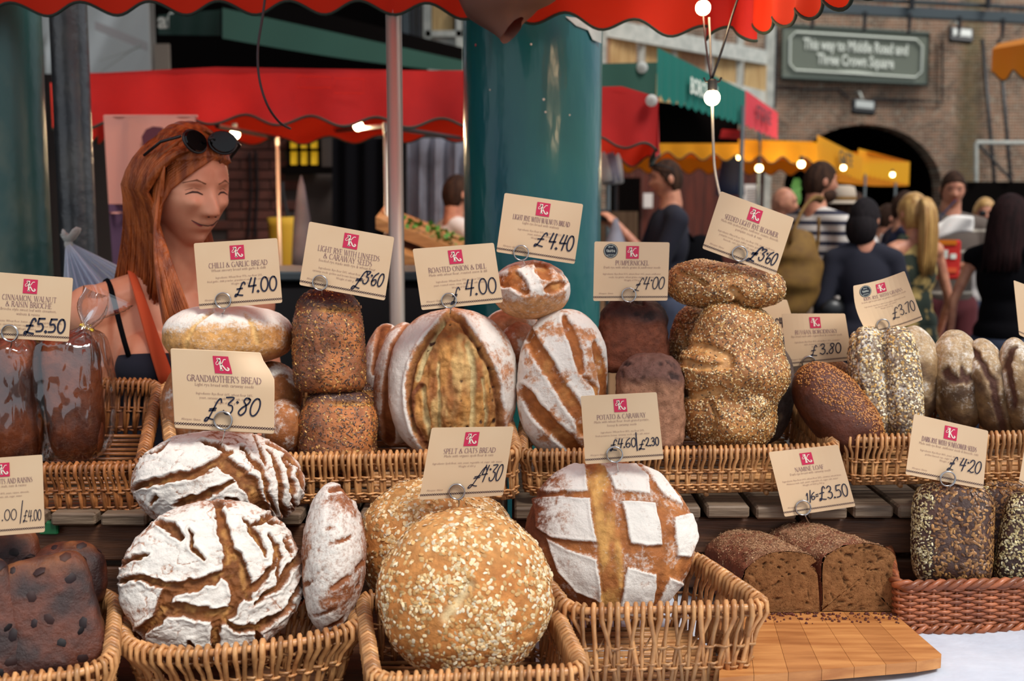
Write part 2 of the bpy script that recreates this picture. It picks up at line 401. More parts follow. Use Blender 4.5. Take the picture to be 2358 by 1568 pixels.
def rodmat(name, c, c2):
    """peeled willow: every rod has its own tone, darker streaks along it"""
    m = mat(name, c, .4, c2=c2, scale=34, bump=.1, bscale=80, contrast=(.3, .75)); nt = m.node_tree; b = nt.nodes['Principled BSDF']; lk = nt.links.new
    src = b.inputs['Base Color'].links[0].from_socket; oi = N_(nt, 'ShaderNodeObjectInfo'); r = N_(nt, 'ShaderNodeMapRange'); r.inputs['To Min'].default_value = .62; r.inputs['To Max'].default_value = 1.18
    lk(oi.outputs['Random'], r.inputs['Value']); h = N_(nt, 'ShaderNodeHueSaturation'); lk(r.outputs[0], h.inputs['Value']); lk(src, h.inputs['Color']); lk(h.outputs[0], b.inputs['Base Color']); return m
M = dict(
    card=mat('card_paper', (220, 186, 148), .5, c2=(226, 196, 160), scale=6, spec=.35),
    logo=mat('logo_print', (205, 38, 80), .5), logo_w=mat('logo_cream', (240, 225, 205), .6),
    ink=mat('marker_ink', (28, 30, 52), .5), title=mat('print_mauve', (140, 106, 108), .7), small=mat('print_faint', (168, 138, 120), .7),
    chain=mat('print_border', (58, 32, 48), .6), cardedge=mat('award_black', (28, 34, 44), .5),
    wire=mat('steel_wire', (190, 190, 190), .22, 1),
    wicker=rodmat('willow', (214, 160, 104), (158, 102, 58)),
    wicker2=rodmat('willow_dark', (172, 100, 62), (122, 62, 36)),
    wicker3=rodmat('willow_brown', (180, 116, 64), (112, 60, 30)),
    bread=breadmat('bread_crust'), breadg=breadmat('glossy_crust', rough=.42, spec=.5, bump=.6), breadp=breadmat('porous_crust', pore=.8, bump=.8, rough=.7),
    crumb=breadmat('crumb', pore=.95, bump=1.0, rough=.9, spec=.1),
    seed=colmat('seed', .4, .5), flake=colmat('oat_flake', .6, .3),
    red=fabric('red_canvas', (238, 52, 18), .5), red2=fabric('red_canvas_deep', (204, 34, 28), .25, c2=(166, 20, 20)), redflap=mat('red_canvas_dark', (186, 22, 10), .8),
    trim=mat('dark_green_binding', (36, 52, 42), .8), green=fabric('green_canvas', (22, 118, 104), .3), dgreen=fabric('dark_green_canvas', (38, 78, 64), .2),
    pinkred=fabric('pink_red_canvas', (232, 72, 84), .3), yellow=fabric('yellow_canvas', (250, 178, 30), .5), white=fabric('white_canvas', (232, 232, 226), .6),
    orange=fabric('orange_canvas', (232, 140, 24), .45),
    steel=mat('brushed_pole', (206, 194, 180), .42, .55, c2=(176, 164, 150), scale=12, stretch=(1, 1, .05)),
    colgreen=mat('green_column_paint', (12, 84, 98), .22, c2=(34, 104, 98), scale=6, bump=.6, bscale=16, spec=.5, stretch=(1, 1, .3)),
    colgreen2=mat('weathered_green_paint', (18, 78, 70), .35, c2=(86, 104, 84), scale=6, bump=.45, bscale=14, spec=.7, stretch=(1, 1, .6), contrast=(.5, .72)),
    colblack=mat('black_column_paint', (44, 46, 50), .3, c2=(62, 62, 62), scale=7, bump=.35, bscale=30, spec=.6),
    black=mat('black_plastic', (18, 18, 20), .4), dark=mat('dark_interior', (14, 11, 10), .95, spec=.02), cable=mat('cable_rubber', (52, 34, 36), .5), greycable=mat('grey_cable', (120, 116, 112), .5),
    brownbag=fabric('brown_bag_cloth', (122, 88, 74), .15, c2=(104, 74, 62)),
    wood=woodmat('weathered_wood', (128, 108, 88), (84, 66, 50)), wood2=woodmat('crate_board', (104, 66, 42), (70, 44, 28)),
    board=woodmat('cutting_board_wood', (204, 142, 82), (166, 104, 54), scale=5, stretch=(1.2, 10, 10), rough=.45, bump=.05),
    board2=woodmat('cutting_board_dark', (192, 130, 74), (154, 96, 50), scale=5, stretch=(1.2, 10, 10), rough=.45, bump=.05),
    cloth=mat('table_linen', (206, 210, 220), .9, c2=(190, 196, 208), scale=9, bump=.3, bscale=25),
    skin=mat('skin', (230, 162, 128), .45, c2=(220, 142, 108), scale=14, spec=.4), skin2=mat('tanned_skin', (204, 140, 108), .55, c2=(170, 108, 84), scale=20),
    lips=mat('lips', (178, 70, 72), .4), brow=mat('eyebrow_hair', (128, 80, 52), .8), lash=mat('dark_lash', (62, 34, 26), .7), eyew=mat('eye_white', (222, 214, 206), .3),
    hair_red=mat('auburn_hair', (184, 98, 46), .42, c2=(122, 56, 24), scale=16, stretch=(3, 3, .25), spec=.35, bump=.5, bscale=45),
    hair_brown=mat('brown_hair', (66, 44, 32), .75, spec=.12, c2=(40, 26, 20), scale=14, stretch=(3, 3, .4), bump=.5, bscale=40),
    hair_black=mat('black_hair', (22, 18, 20), .75, spec=.12, c2=(34, 28, 30), scale=14, stretch=(3, 3, .4), bump=.4, bscale=40),
    hair_blond=mat('blond_hair', (206, 164, 96), .45, c2=(150, 104, 52), scale=14, stretch=(3, 3, .3), bump=.6, bscale=40),
    hair_dark=mat('dark_brown_hair', (44, 24, 24), .75, spec=.12, c2=(28, 16, 16), scale=14, stretch=(3, 3, .4), bump=.4, bscale=40),
    navy=mat('navy_cotton', (26, 32, 60), .9), navy2=mat('dark_navy_cotton', (18, 18, 34), .9), offwhite=mat('offwhite_cotton', (212, 204, 198), .9),
    grey=mat('grey_cotton', (120, 110, 104), .9), maroon=mat('maroon_cotton', (78, 20, 26), .9), jeans=mat('denim', (54, 62, 82), .9), beige=mat('beige_cotton', (176, 160, 142), .9),
    mustard=mat('mustard_canvas', (122, 88, 30), .8, c2=(104, 72, 24)), floralm=mat('floral_cotton', (46, 56, 44), .85, c2=(190, 160, 96), scale=16, contrast=(.52, .58)),
    blackcloth=mat('black_cotton', (14, 13, 16), .9, spec=.05), orangecloth=mat('orange_cotton', (214, 84, 40), .85), paper=mat('white_paper', (232, 226, 220), .8),
    bulb=mat('lit_bulb', (255, 236, 200), .4, emit=(255, 214, 150), es=26), bulbs=mat('lit_bulb_far', (255, 236, 200), .4, emit=(255, 206, 130), es=14),
    glassblack=mat('sunglass_lens', (5, 5, 6), .10, spec=.35),
    signgreen=mat('sign_paint', (108, 114, 100), .6), signframe=mat('sign_frame', (74, 84, 76), .6), signtext=mat('sign_lettering', (226, 230, 216), .7),
    iron=mat('painted_iron', (62, 72, 76), .5), lampface=mat('flood_glass', (206, 208, 200), .3),
    cream=woodmat('cream_boards', (206, 174, 120), (176, 140, 88), scale=4, stretch=(9, 9, .6), bump=.1), frame=mat('pale_timber', (190, 190, 180), .7, c2=(160, 162, 154), scale=8),
    tan=woodmat('tan_boards', (188, 144, 104), (150, 108, 74), scale=4, stretch=(9, 9, .6), bump=.1),
    kiosk=woodmat('kiosk_boards', (104, 44, 28), (70, 28, 18), scale=5, stretch=(9, 9, .6)),
    pink=fabric('pink_banner', (226, 156, 140), .2), banner_dark=mat('banner_print', (98, 40, 52), .8), banner_low=mat('banner_lower', (92, 60, 84), .85),
    glow=mat('lit_window', (190, 150, 20), .6, emit=(214, 164, 20), es=.45), yellowbag=mat('yellow_bag', (186, 146, 30), .8), greyplastic=fabric('grey_plastic', (170, 170, 184), .3, c2=(96, 88, 92)),
    asphalt=mat('market_floor', (74, 70, 68), .9, c2=(58, 56, 56), scale=6), leaf=mat('leaf_green', (66, 120, 40), .6, c2=(96, 150, 56), scale=20),
    bluecloth=mat('blue_coat', (32, 52, 92), .8), brickred=mat('dark_red_brick', (98, 52, 40), .9, c2=(66, 38, 32), scale=5, bump=.4, bscale=30), mortar=mat('dark_mortar', (62, 52, 48), .95),
    ceil=mat('light_block_dark', (24, 20, 18), .95, spec=.02), crust_line=mat('crust_edge', (92, 52, 32), .6), label_y=mat('yellow_tape', (232, 196, 30), .4), greentag=mat('green_plastic', (22, 92, 52), .5),
)
m, nt, b, out = newmat('clear_bag_film')     # thin clear film: mostly seen through, glossy on the creases
tb = N_(nt, 'ShaderNodeBsdfTransparent'); gb = N_(nt, 'ShaderNodeBsdfGlossy'); gb.inputs['Roughness'].default_value = .08; gb.inputs[0].default_value = (1, 1, 1, 1)
lw = N_(nt, 'ShaderNodeLayerWeight'); lw.inputs['Blend'].default_value = .35
mr = N_(nt, 'ShaderNodeMapRange'); mr.inputs['To Min'].default_value = .10; mr.inputs['To Max'].default_value = .6; nt.links.new(lw.outputs['Fresnel'], mr.inputs['Value'])
mx = N_(nt, 'ShaderNodeMixShader'); nt.links.new(mr.outputs[0], mx.inputs[0]); nt.links.new(tb.outputs[0], mx.inputs[1]); nt.links.new(gb.outputs[0], mx.inputs[2]); nt.links.new(mx.outputs[0], out.inputs[0])
tb.inputs[0].default_value = (.97, .95, .93, 1); M['film'] = m
M['bagwhite'] = fabric('white_bag_film', (236, 242, 252), .45, rough=.4)
# ---------------------------------------------------------------- the setting
mesh('floor', *box((0, 14, -.05), (40, 36, .1)), M['asphalt'], kind='structure')
cpg = [(-14, 3), (.4, 3), (1.6, 12), (2.2, 26), (-3.4, 26), (-3.4, 8.8), (-14, 8.8)]
mesh('ceiling_blocker', [(x, y, 7.5) for x, y in cpg] + [(x, y, 7.7) for x, y in cpg], [tuple(range(6, -1, -1)), tuple(range(7, 14))] + [(i, (i + 1) % 7, 7 + (i + 1) % 7, 7 + i) for i in range(7)], M['ceil'], kind='structure', org=(0, 0, 7.5))  # unseen, added and cut to keep daylight off the left stalls
mesh('wall_left_blocker', *box((-3.6, 5.7, 3.75), (.3, 5.4, 7.5)), M['ceil'], kind='structure')  # unseen, added so that skylight does not flood the left background
# far brick wall with the railway arch
WY = 26.0
def PX(px, Y): return P(px, 480, Y)[0]
def PZ(py, Y): return P(1179, py, Y)[2]
ax_, az_, ar_, ah_ = PX(1985, WY), PZ(440, WY), PX(2168, WY) - PX(1985, WY), PZ(286, WY) - PZ(440, WY)
wallV = MB()
x0w, x1w, ztop, th = -2.0, 16.0, 7.5, .6
def wq(x0, x1, z0, z1): wallV.add(*box(((x0 + x1) / 2, WY + th / 2, (z0 + z1) / 2), (x1 - x0, th, z1 - z0)))
wq(x0w, ax_ - ar_, 0, ztop); wq(ax_ + ar_, x1w, 0, ztop)
n = 20
for k in range(n):
    t0, t1 = math.pi * k / n, math.pi * (k + 1) / n
    a = (ax_ - ar_ * math.cos(t0), az_ + ah_ * math.sin(t0)); b_ = (ax_ - ar_ * math.cos(t1), az_ + ah_ * math.sin(t1))
    lo = [(a[0], WY, a[1]), (b_[0], WY, b_[1]), (b_[0], WY + th, b_[1]), (a[0], WY + th, a[1])]
    hi = [(a[0], WY, ztop), (b_[0], WY, ztop), (b_[0], WY + th, ztop), (a[0], WY + th, ztop)]
    wallV.add(*bbox8(lo, hi))
stx = PX(2222, WY)
wbm = brickmat('viaduct_brick', (146, 100, 74), (98, 70, 54), (172, 160, 140), 3.6, stain=(0, .38))
wallV.build('wall_back', wbm, kind='structure', org=(stx, WY, 0))
# the passage behind the arch
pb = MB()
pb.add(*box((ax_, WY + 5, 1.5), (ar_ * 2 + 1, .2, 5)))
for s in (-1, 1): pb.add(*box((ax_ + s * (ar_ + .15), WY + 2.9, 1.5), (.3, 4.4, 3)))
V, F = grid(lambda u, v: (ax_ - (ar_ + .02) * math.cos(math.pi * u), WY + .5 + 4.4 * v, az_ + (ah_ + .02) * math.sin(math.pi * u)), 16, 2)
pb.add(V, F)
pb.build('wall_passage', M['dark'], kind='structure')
# left back wall in dark red brick, real bricks where they show
BY = 8.6
bw = mesh('wall_stall_back', *box(((-5 + PX(1066, BY)) / 2, BY + .1, 1.3), (PX(1066, BY) + 5, .16, 2.6)), M['mortar'], kind='structure')
bme = None
zs = PZ(700, BY); nb = 0
for r in range(22):
    z = PZ(655, BY) + r * .075
    x = PX(520, BY) + (.1125 if r % 2 else 0)
    while x < PX(668, BY) and nb < 300:
        c = (x, BY + .015 + rnd.uniform(-.004, .004), z)
        if bme is None:
            o = mesh('brick', *rbox(c, (.215, .03, .065), .004), M['brickred'], bw); bme = o
            b0 = np.array(c)
        else:
            o = bme.copy(); COL.objects.link(o); o.parent = bw; o.location = Vector(np.array(c) - b0)
        nb += 1; x += .225
# yellow lit window in that wall
wy = BY - .03
wn = thing('window_1', 'small yellow lit window in the dark brick wall', 'window', P(702, 380, wy)); del wn['category']; del wn['label']; wn['kind'] = 'structure'
mesh('pane', *box(P(700, 349, wy), (.24, .02, .2)), M['glow'], wn)
for px in (665, 689, 712, 736): mesh('window_frame', *box(P(px, 349, wy - .02), (.022, .04, .23)), M['dark'], wn)
for py in (316, 345, 383): mesh('window_frame', *box(P(700, py, wy - .02), (.26, .04, .022)), M['dark'], wn)
mesh('window_sill', *box(P(715, 392, wy - .04), (.42, .08, .05)), M['dark'], wn)
# timber gallery with cream boards above the stalls
tg = thing('wall_timber', None, None, (PX(1500, 14), 14, 2.6)); tg['kind'] = 'structure'
def tb_(name, x0, y0, x1, y1, h, Y0, Y1, mt, d=.12):
    """a timber running between two pixels, h metres tall"""
    a, b = P(x0, y0, Y0), P(x1, y1, Y1); up = np.array([0, 0, h / 2]); bk = np.array([0, d, 0])
    return mesh(name, *bbox8([a - up, b - up, b - up + bk, a - up + bk], [a + up, b + up, b + up + bk, a + up + bk]), mt, tg)
def YG(px): return 13 + (px - 1385) / 400 * 4
tb_('beam', 1370, 58, 1785, 136, .2, YG(1370), YG(1785), M['frame'])
tb_('beam', 1370, -20, 1785, 50, .35, YG(1370), YG(1785), M['frame'])
tb_('beam', 1640, 196, 1785, 232, .2, YG(1640), YG(1785), M['frame'])
def post(px, y0, y1, w=14, mt='frame', Y=None, d=.1):
    Y = Y or YG(px); a, b = P(px, y0, Y), P(px, y1, Y); s = w * Y / F_PX
    return mesh('post', *box((a + b) / 2 - np.array([0, .03, 0]), (s, d, abs(a[2] - b[2]))), M[mt], tg)
for px in (1388, 1476, 1549, 1632, 1702): post(px, 60, 262)
post(1770, 60, 300, 20); post(1783, 45, 250, 7, 'black')
px = 1394
while px < 1764:
    if all(abs(px + 5 - q) > 9 for q in (1388, 1476, 1549, 1632, 1702)):
        Y = YG(px) + .08; top = 62 + (px - 1370) * .19; a, b = P(px + 5, top, Y), P(px + 5, 250, Y)
        mesh('board', *box((a + b) / 2, (9.6 * Y / F_PX, .03, a[2] - b[2])), M['cream'] if (px // 78) % 3 != 2 else M['tan'], tg)
    px += 10
for k in range(9):
    Y = 13.1; a, b = P(998 + k * 5.4, 12, Y), P(998 + k * 5.4, 72, Y)
    mesh('board', *box((a + b) / 2, (.026, .03, a[2] - b[2])), M['cream'], tg)
for (x0, y0, x1, y1) in ((975, 0, 993, 135), (1050, 0, 1064, 130), (980, 72, 1064, 86)):
    a, b = P(x0, y0, 13), P(x1, y1, 13); mesh('post', *box((a + b) / 2, (b[0] - a[0], .12, a[2] - b[2])), M['frame'], tg)
a, b = P(985, 86, 13.05), P(1080, 170, 13.05); mesh('panel', *box((a + b) / 2, (b[0] - a[0], .06, a[2] - b[2])), M['frame'], tg)
for (x, w) in ((935, 16), (952, 12), (966, 9)):
    a, b = P(x, -20, 12), P(x, 130, 12); mesh('post', *box((a + b) / 2, (w * 12 / F_PX, .08, a[2] - b[2])), M['iron' if w > 12 else 'black'], tg)
# dark void behind the left stalls' roofs
a, b = P(360, 20, 12.5), P(935, 300, 12.5)
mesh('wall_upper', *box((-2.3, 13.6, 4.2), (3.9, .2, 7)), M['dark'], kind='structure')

# ---------------------------------------------------------------- columns and poles
def column(name, pxl, pxr, Y, mt, label, cat='column', rings=0):
    a, b = PX(pxl, Y), PX(pxr, Y); r = (b - a) / 2; x = (a + b) / 2
    o = thing(name, label, cat, (x, Y, 0))
    prof = [(r, .0), (r, 7.4)]
    prof = [(r * (1 + .004 * math.sin(z * 3)), z) for z in np.linspace(0.35, 7.1, 24)]
    mesh('shaft', *lathe(prof, (x, Y, 0), 48), mt, o, smooth=True)
    mesh('base', *lathe([(r * 1.35, 0), (r * 1.35, .12), (r * 1.2, .2), (r * 1.18, .3), (r * 1.02, .36)], (x, Y, 0), 48), mt, o, smooth=True)
    mesh('capital', *lathe([(r, 7.05), (r * 1.2, 7.2), (r * 1.4, 7.3), (r * 1.4, 7.48)], (x, Y, 0), 48), mt, o, smooth=True)
    return o, x, r
cc, cx_, cr_ = column('iron_column', 1068, 1384, 3.35, M['colgreen'], 'thick glossy teal iron column in the middle behind the bread')
for (px, py, w) in ((1252, 229, 6), (1256, 258, 5), (1128, 207, 4), (1095, 104, 6), (1223, 102, 5), (1312, 265, 4)):
    t = P(px, py, 3.35 - cr_); dx = t[0] - cx_; y = 3.35 - math.sqrt(max(cr_ ** 2 - dx ** 2, 0))
    q = P(px, py, y); s = w * mpp(q) * .5
    mesh('paint_chip', *lathe([(s, 0), (s * .6, s * .3)], q, 9, axis=nz([dx, -(3.35 - y) * 1.0, 0])), M['logo_w'] if w != 6 or px > 1200 else M['lips'], cc)
pt = []   # a bare patch high on the column where the paint has gone
for (px, py) in ((1300, 38), (1345, 44), (1383, 62), (1382, 100), (1362, 92), (1352, 70), (1325, 60)):
    t = P(px, py, 3.2); dx = np.clip(t[0] - cx_, -cr_ * .999, cr_ * .999); q = P(px, py, 3.35 - math.sqrt(cr_ ** 2 - dx ** 2)); pt.append(q + nz(np.array([q[0] - cx_, q[1] - 3.35, 0])) * .004)
mesh('bare_patch', pt, [tuple(range(len(pt)))], M['wood'] if False else M['frame'], cc)
column('iron_column', -62, 110, 3.2, M['colgreen2'], 'weathered green iron column at the left edge of the market hall')
column('iron_pipe', 136, 218, 3.6, M['colblack'], 'slim black iron column between the green column and the woman', 'column')
def pole(px0, py0, px1, py1, Y, wpx, label, z0=None, mt='steel'):
    a, b = P(px0, py0, Y), P(px1, py1, Y); r = wpx * Y / F_PX / 2
    a[0] = b[0] = (a[0] + b[0]) / 2
    if z0 is not None: b[2] = z0
    o = thing('awning_pole', label, 'pole', (b[0], b[1], b[2]))
    mesh('tube', *tube([a, b], r, 16), M[mt], o, smooth=True)
    mesh('foot', *lathe([(r * 1.8, 0), (r * 1.8, .01), (r * 1.1, .03)], b, 16), M[mt], o)
    mesh('cap', *lathe([(r * 1.15, -.03), (r * 1.15, .01), (r * .5, .015)], a, 16), M[mt], o)
    return o, a, b
pole(908, -60, 912, 700, 2.98, 36, 'thick silver awning pole standing left of the teal column', 0)
pole(893, 288, 893, 700, 5.05, 15, 'thin silver pole right behind the thick silver pole', 0)
pole(643, 322, 643, 700, 6.2, 9, 'thin pale pole in front of the dark brick wall', 0)
pole(353, -20, 353, 300, 9.0, 13, 'bright metal pole against the white tent in the upper left', 0)

# ---------------------------------------------------------------- canopies
def scallop(bot, n_, amp, Y=None, phase=0.0, zig=False):
    """edge points in world space from a pixel polyline with depths, wave added in metres"""
    pts = [P(*b) for b in bot]; L = [0]
    for i in range(1, len(pts)): L.append(L[-1] + np.linalg.norm(pts[i] - pts[i - 1]))
    out = []; m = max(int(n_ * 14), 24)
    for k in range(m + 1):
        s = L[-1] * k / m; i = min(max(np.searchsorted(L, s) - 1, 0), len(pts) - 2)
        t = (s - L[i]) / (L[i + 1] - L[i] + 1e-9); p = pts[i] * (1 - t) + pts[i + 1] * t
        ph = k / m * n_ + phase
        w = (abs((ph % 1) - .5) * 4 - 1) if zig else math.cos(2 * math.pi * ph)
        out.append(p - np.array([0, 0, amp * w]))
    return np.array(out)
def valance(parent, bot, n_, amp, h, mt, phase=0, trim=.004, wav=.01, zig=False, name='valance', toph=None, tmat=None):
    e = scallop(bot, n_, amp, phase=phase, zig=zig); m = len(e)
    base = scallop(bot, n_, 0)
    d = nz(base[-1] - base[0]); nrm = nz(np.cross(d, [0, 0, 1]))
    V = []; F = []; R_ = 5
    for j in range(R_):
        t = j / (R_ - 1)
        for k in range(m):
            top = base[k] + np.array([0, 0, h if toph is None else h + (toph - h) * k / (m - 1)])
            p = e[k] * (1 - t) + top * t + nrm * wav * math.sin(k * .45) * (1 - t)
            V.append(p)
    for j in range(R_ - 1):
        for k in range(m - 1):
            a = j * m + k; F.append((a, a + 1, a + m + 1, a + m))
    mesh(name, V, F, mt, parent, smooth=True)
    if trim: mesh('edge_binding', *tube(np.array(V[:m]) - nrm * .001, trim, 6), tmat or M['trim'], parent, smooth=True)
    return np.array(V[-m:])
# our stall's own red awning
Ya = 2.95
aw = thing('stall_awning', 'bright orange-red scalloped awning hanging over the bread stall', 'awning', P(900, 20, Ya) * [1, 1, 0] + [0, 0, 2.0])
top1 = valance(aw, [(-180, 24, Ya), (300, 19, Ya), (900, 17, Ya), (1300, 44, Ya), (1630, 76, Ya)], 11.35, .0155, .34, M['red'], phase=.2)
top2 = valance(aw, [(1626, 78, Ya), (1738, 76, Ya - .12)], .95, .018, .34, M['redflap'], phase=.1, name='corner_flap')  # opaque folded flap, its shade put into a darker red
top3 = valance(aw, [(1734, 70, Ya - .12), (1935, 3, 2.1), (2400, -190, 1.2)], 8, .014, .3, M['red'], phase=.45)
rid = np.array([[p[0], 1.7, 2.85] for p in top1])
V = list(top1) + list(rid); m_ = len(top1)
mesh('roof_sheet', V, [(k, k + 1, m_ + k + 1, m_ + k) for k in range(m_ - 1)], M['red'], aw, smooth=True)
mesh('frame_bar', *tube([top1[0] + [0, .02, 0], top1[-1] + [0, .02, 0]], .014, 8), M['steel'], aw, smooth=True)
# brown cloth bag tied up under the awning
bg = []
def bagf(u, v):
    a = 2 * math.pi * u; c = P(1156 + 24 * v, -130 + 200 * v, 2.8)
    r = (.062 + .058 * math.sin(math.pi * min(v * .85 + .12, 1))) * (1 - sm(.72, 1.0, v) * .62) * (1 + .10 * math.sin(3 * a + 4 * v) + .05 * math.sin(7 * a + 9 * v))
    return c + np.array([r * 1.05 * math.cos(a), r * .7 * math.sin(a), .03 * math.cos(a + .6) * v])
V, F = grid(bagf, 36, 22)
o = mesh('cloth_bag', V, F, M['brownbag'], smooth=True, label='brown crumpled cloth bundle hanging from the awning above the teal column', cat='bag')

# red stall behind
def roofq(parent, pts, mt, name='roof_sheet', nu=14, nv=6, sag=.03):
    a, b, c, d = [np.asarray(p, float) for p in pts]
    def f(u, v):
        p = (a * (1 - u) + b * u) * (1 - v) + (d * (1 - u) + c * u) * v
        return p - np.array([0, 0, sag * math.sin(math.pi * u) * math.sin(math.pi * v)])
    V, F = grid(f, nu, nv); return mesh(name, V, F, mt, parent, smooth=True)
rs = thing('red_stall_canopy', 'large red canopy of the stall behind the woman, scalloped edge bound in dark green', 'awning', P(700, 300, 5.8) * [1, 1, 0] + [0, 0, 1.9])
tn = valance(rs, [(132, 292, 5.0), (500, 274, 5.0), (1066, 285, 5.0)], 6.2, .022, .22, M['red2'], phase=.63, trim=.006, wav=.015, toph=.225)
tf = valance(rs, [(250, 330, 6.9), (1100, 318, 6.9)], 7.2, .022, .17, M['red'], phase=.2, trim=.005)  # brighter red than the near edge: bulb light put into the colour
te = valance(rs, [(120, 296, 5.05), (250, 330, 6.9)], 6, .02, .2, M['red2'], phase=.2, trim=.005)
r1, r2 = P(560, 160, 5.35), P(1100, 162, 5.35); r0 = P(215, 178, 5.35)
roofq(rs, [tn[0], tn[-1], r2, r0 + [0, 0, .02]], M['red2'])
roofq(rs, [r0 + [0, 0, .02], r2, tf[-1], tf[0]], M['red2'])
for (x0, y0, x1, y1) in ((684, 176, 762, 202), (770, 180, 838, 215)):
    q = [P(x0, y0, 4.975), P(x1, y0 + 2, 4.975), P(x1, y1, 4.975), P(x0, y1, 4.975)]
    mesh('sewn_patch', *tube(q, .0016, 5, closed=True), M['red'], rs)
for (x0, y0, x1, y1, Y0, Y1) in ((775, 300, 893, 290, 6.8, 5.1), (893, 292, 1060, 318, 5.1, 6.8), (500, 290, 650, 320, 5.1, 6.6)):
    mesh('support_arm', *tube([P(x0, y0, Y0), P(x1, y1, Y1)], .012, 8), M['black'], rs)
# right end of the red canopy, beyond the teal column
re = thing('red_stall_canopy', 'short end of a red canopy showing right of the teal column, white corner cap', 'awning', P(1450, 370, 5.4) * [1, 1, 0] + [0, 0, 1.8])
t1 = valance(re, [(1340, 330, 5.0), (1430, 326, 5.0), (1515, 350, 5.0)], 1.55, .024, .24, M['red2'], phase=.18, trim=.006, toph=.235)
t2 = valance(re, [(1515, 350, 5.0), (1500, 372, 6.4)], 5, .02, .2, M['red2'], phase=.0, trim=.005)
t3 = valance(re, [(1330, 372, 6.4), (1500, 372, 6.4)], 2.1, .03, .2, M['red'], phase=.45, trim=.005)  # far edge again in the brighter, lamp-lit red
roofq(re, [t1[0], t1[-1], P(1500, 250, 6.4), P(1340, 190, 5.6)], M['red2'], sag=.01)
mesh('corner_cap', *lathe([(.0, .03), (.02, .026), (.026, .01), (.027, 0)], P(1500, 232, 4.97), 14, axis=(0, -1, .2)), M['white'], re, smooth=True)
legs(rs, (650, 6.9, 2.1), (250, 6.9, 2.1)) if 0 else None
# string light bulbs
def bulb(px, py, Y, rpx, label, power, group=None, m_='bulb', sock=True, drop=40):
    c = P(px, py, Y); r = rpx * Y / F_PX
    o = thing('light_bulb', label, 'light bulb', c - [0, 0, r], group)
    mesh('glass', *lathe([(r * math.sin(t) + 1e-4, -r * math.cos(t)) for t in np.linspace(.05, 2.7, 12)], c, 20), M[m_], o, smooth=True)
    if sock: mesh('socket', *lathe([(r * .55, r * .8), (r * .6, r * 1.0), (r * .62, r * 2.1), (r * .4, r * 2.3)], c, 14), M['black'], o)
    if power:
        l = bpy.data.lights.new('bulb_light', 'POINT'); l.energy = power; l.color = (1, .72, .42); l.shadow_soft_size = r
        lo = bpy.data.objects.new('bulb_light', l); lo.location = Vector(c - np.array([0, r * 1.6, r * .5]) - ORG[o.name]); COL.objects.link(lo); lo.parent = o
    return o, c, r
bulb(541, 309, 5.9, 11, 'glowing bare bulb beside the woman\'s sunglasses', 16)
bulb(825, 290, 5.9, 11, 'glowing bulb under the red canopy left of the silver pole', 18)
b1, c1, r1_ = bulb(1619, 18, 2.7, 17, 'glowing bulb at the top against the orange awning', 1.2)
b2, c2, r2_ = bulb(1640, 225, 2.7, 18, 'glowing bulb hanging below its black socket over the green canopy', 1.2)
for dx in (-.016, .016): mesh('socket_lug', *tube([c2 + [0, 0, r2_ * 1.9], c2 + [dx, 0, r2_ * 2.0], c2 + [dx * 1.3, 0, r2_ * 2.5]], .0025, 6), M['black'], b2)
def cable(pts, r, mt, label, cat='cable', name='cable'):
    q = np.array([P(*p) for p in pts]); t = np.linspace(0, 1, len(q)); tt = np.linspace(0, 1, 30)
    # smooth by Catmull-Rom
    out = []
    for i in range(len(q) - 1):
        p0 = q[max(i - 1, 0)]; p1 = q[i]; p2 = q[i + 1]; p3 = q[min(i + 2, len(q) - 1)]
        for s in np.linspace(0, 1, 7)[:-1]:
            out.append(.5 * (2 * p1 + (p2 - p0) * s + (2 * p0 - 5 * p1 + 4 * p2 - p3) * s * s + (3 * p1 - p0 - 3 * p2 + p3) * s ** 3))
    out.append(q[-1])
    return mesh(name, *tube(out, r, 8), M[mt], smooth=True, label=label, cat=cat)
cable([(614, -40, 2.7), (606, 30, 2.7), (594, 110, 2.7), (597, 180, 2.7), (615, 240, 2.7), (642, 280, 2.75), (668, 296, 2.9)], .0030, 'cable', 'dark cable looping down in front of the red canopy left of the silver pole')
cable([(1619, 30, 2.7), (1624, 90, 2.7), (1632, 150, 2.7), (1637, 182, 2.7)], .0022, 'cable', 'brown flex running between the two right-hand bulbs')
cable([(1633, 40, 2.72), (1636, 110, 2.72), (1638, 180, 2.71)], .0026, 'greycable', 'grey flex beside the brown one above the lower bulb')
cable([(1712, -40, 2.68), (1688, 30, 2.7), (1664, 110, 2.7), (1640, 180, 2.7)], .003, 'black', 'black flex slanting down to the lower bulb from the upper right')
cable([(1640, 244, 2.7), (1642, 320, 2.7), (1646, 390, 2.68), (1660, 460, 2.6)], .0034, 'greycable', 'grey flex dropping from the lower bulb to the price card')

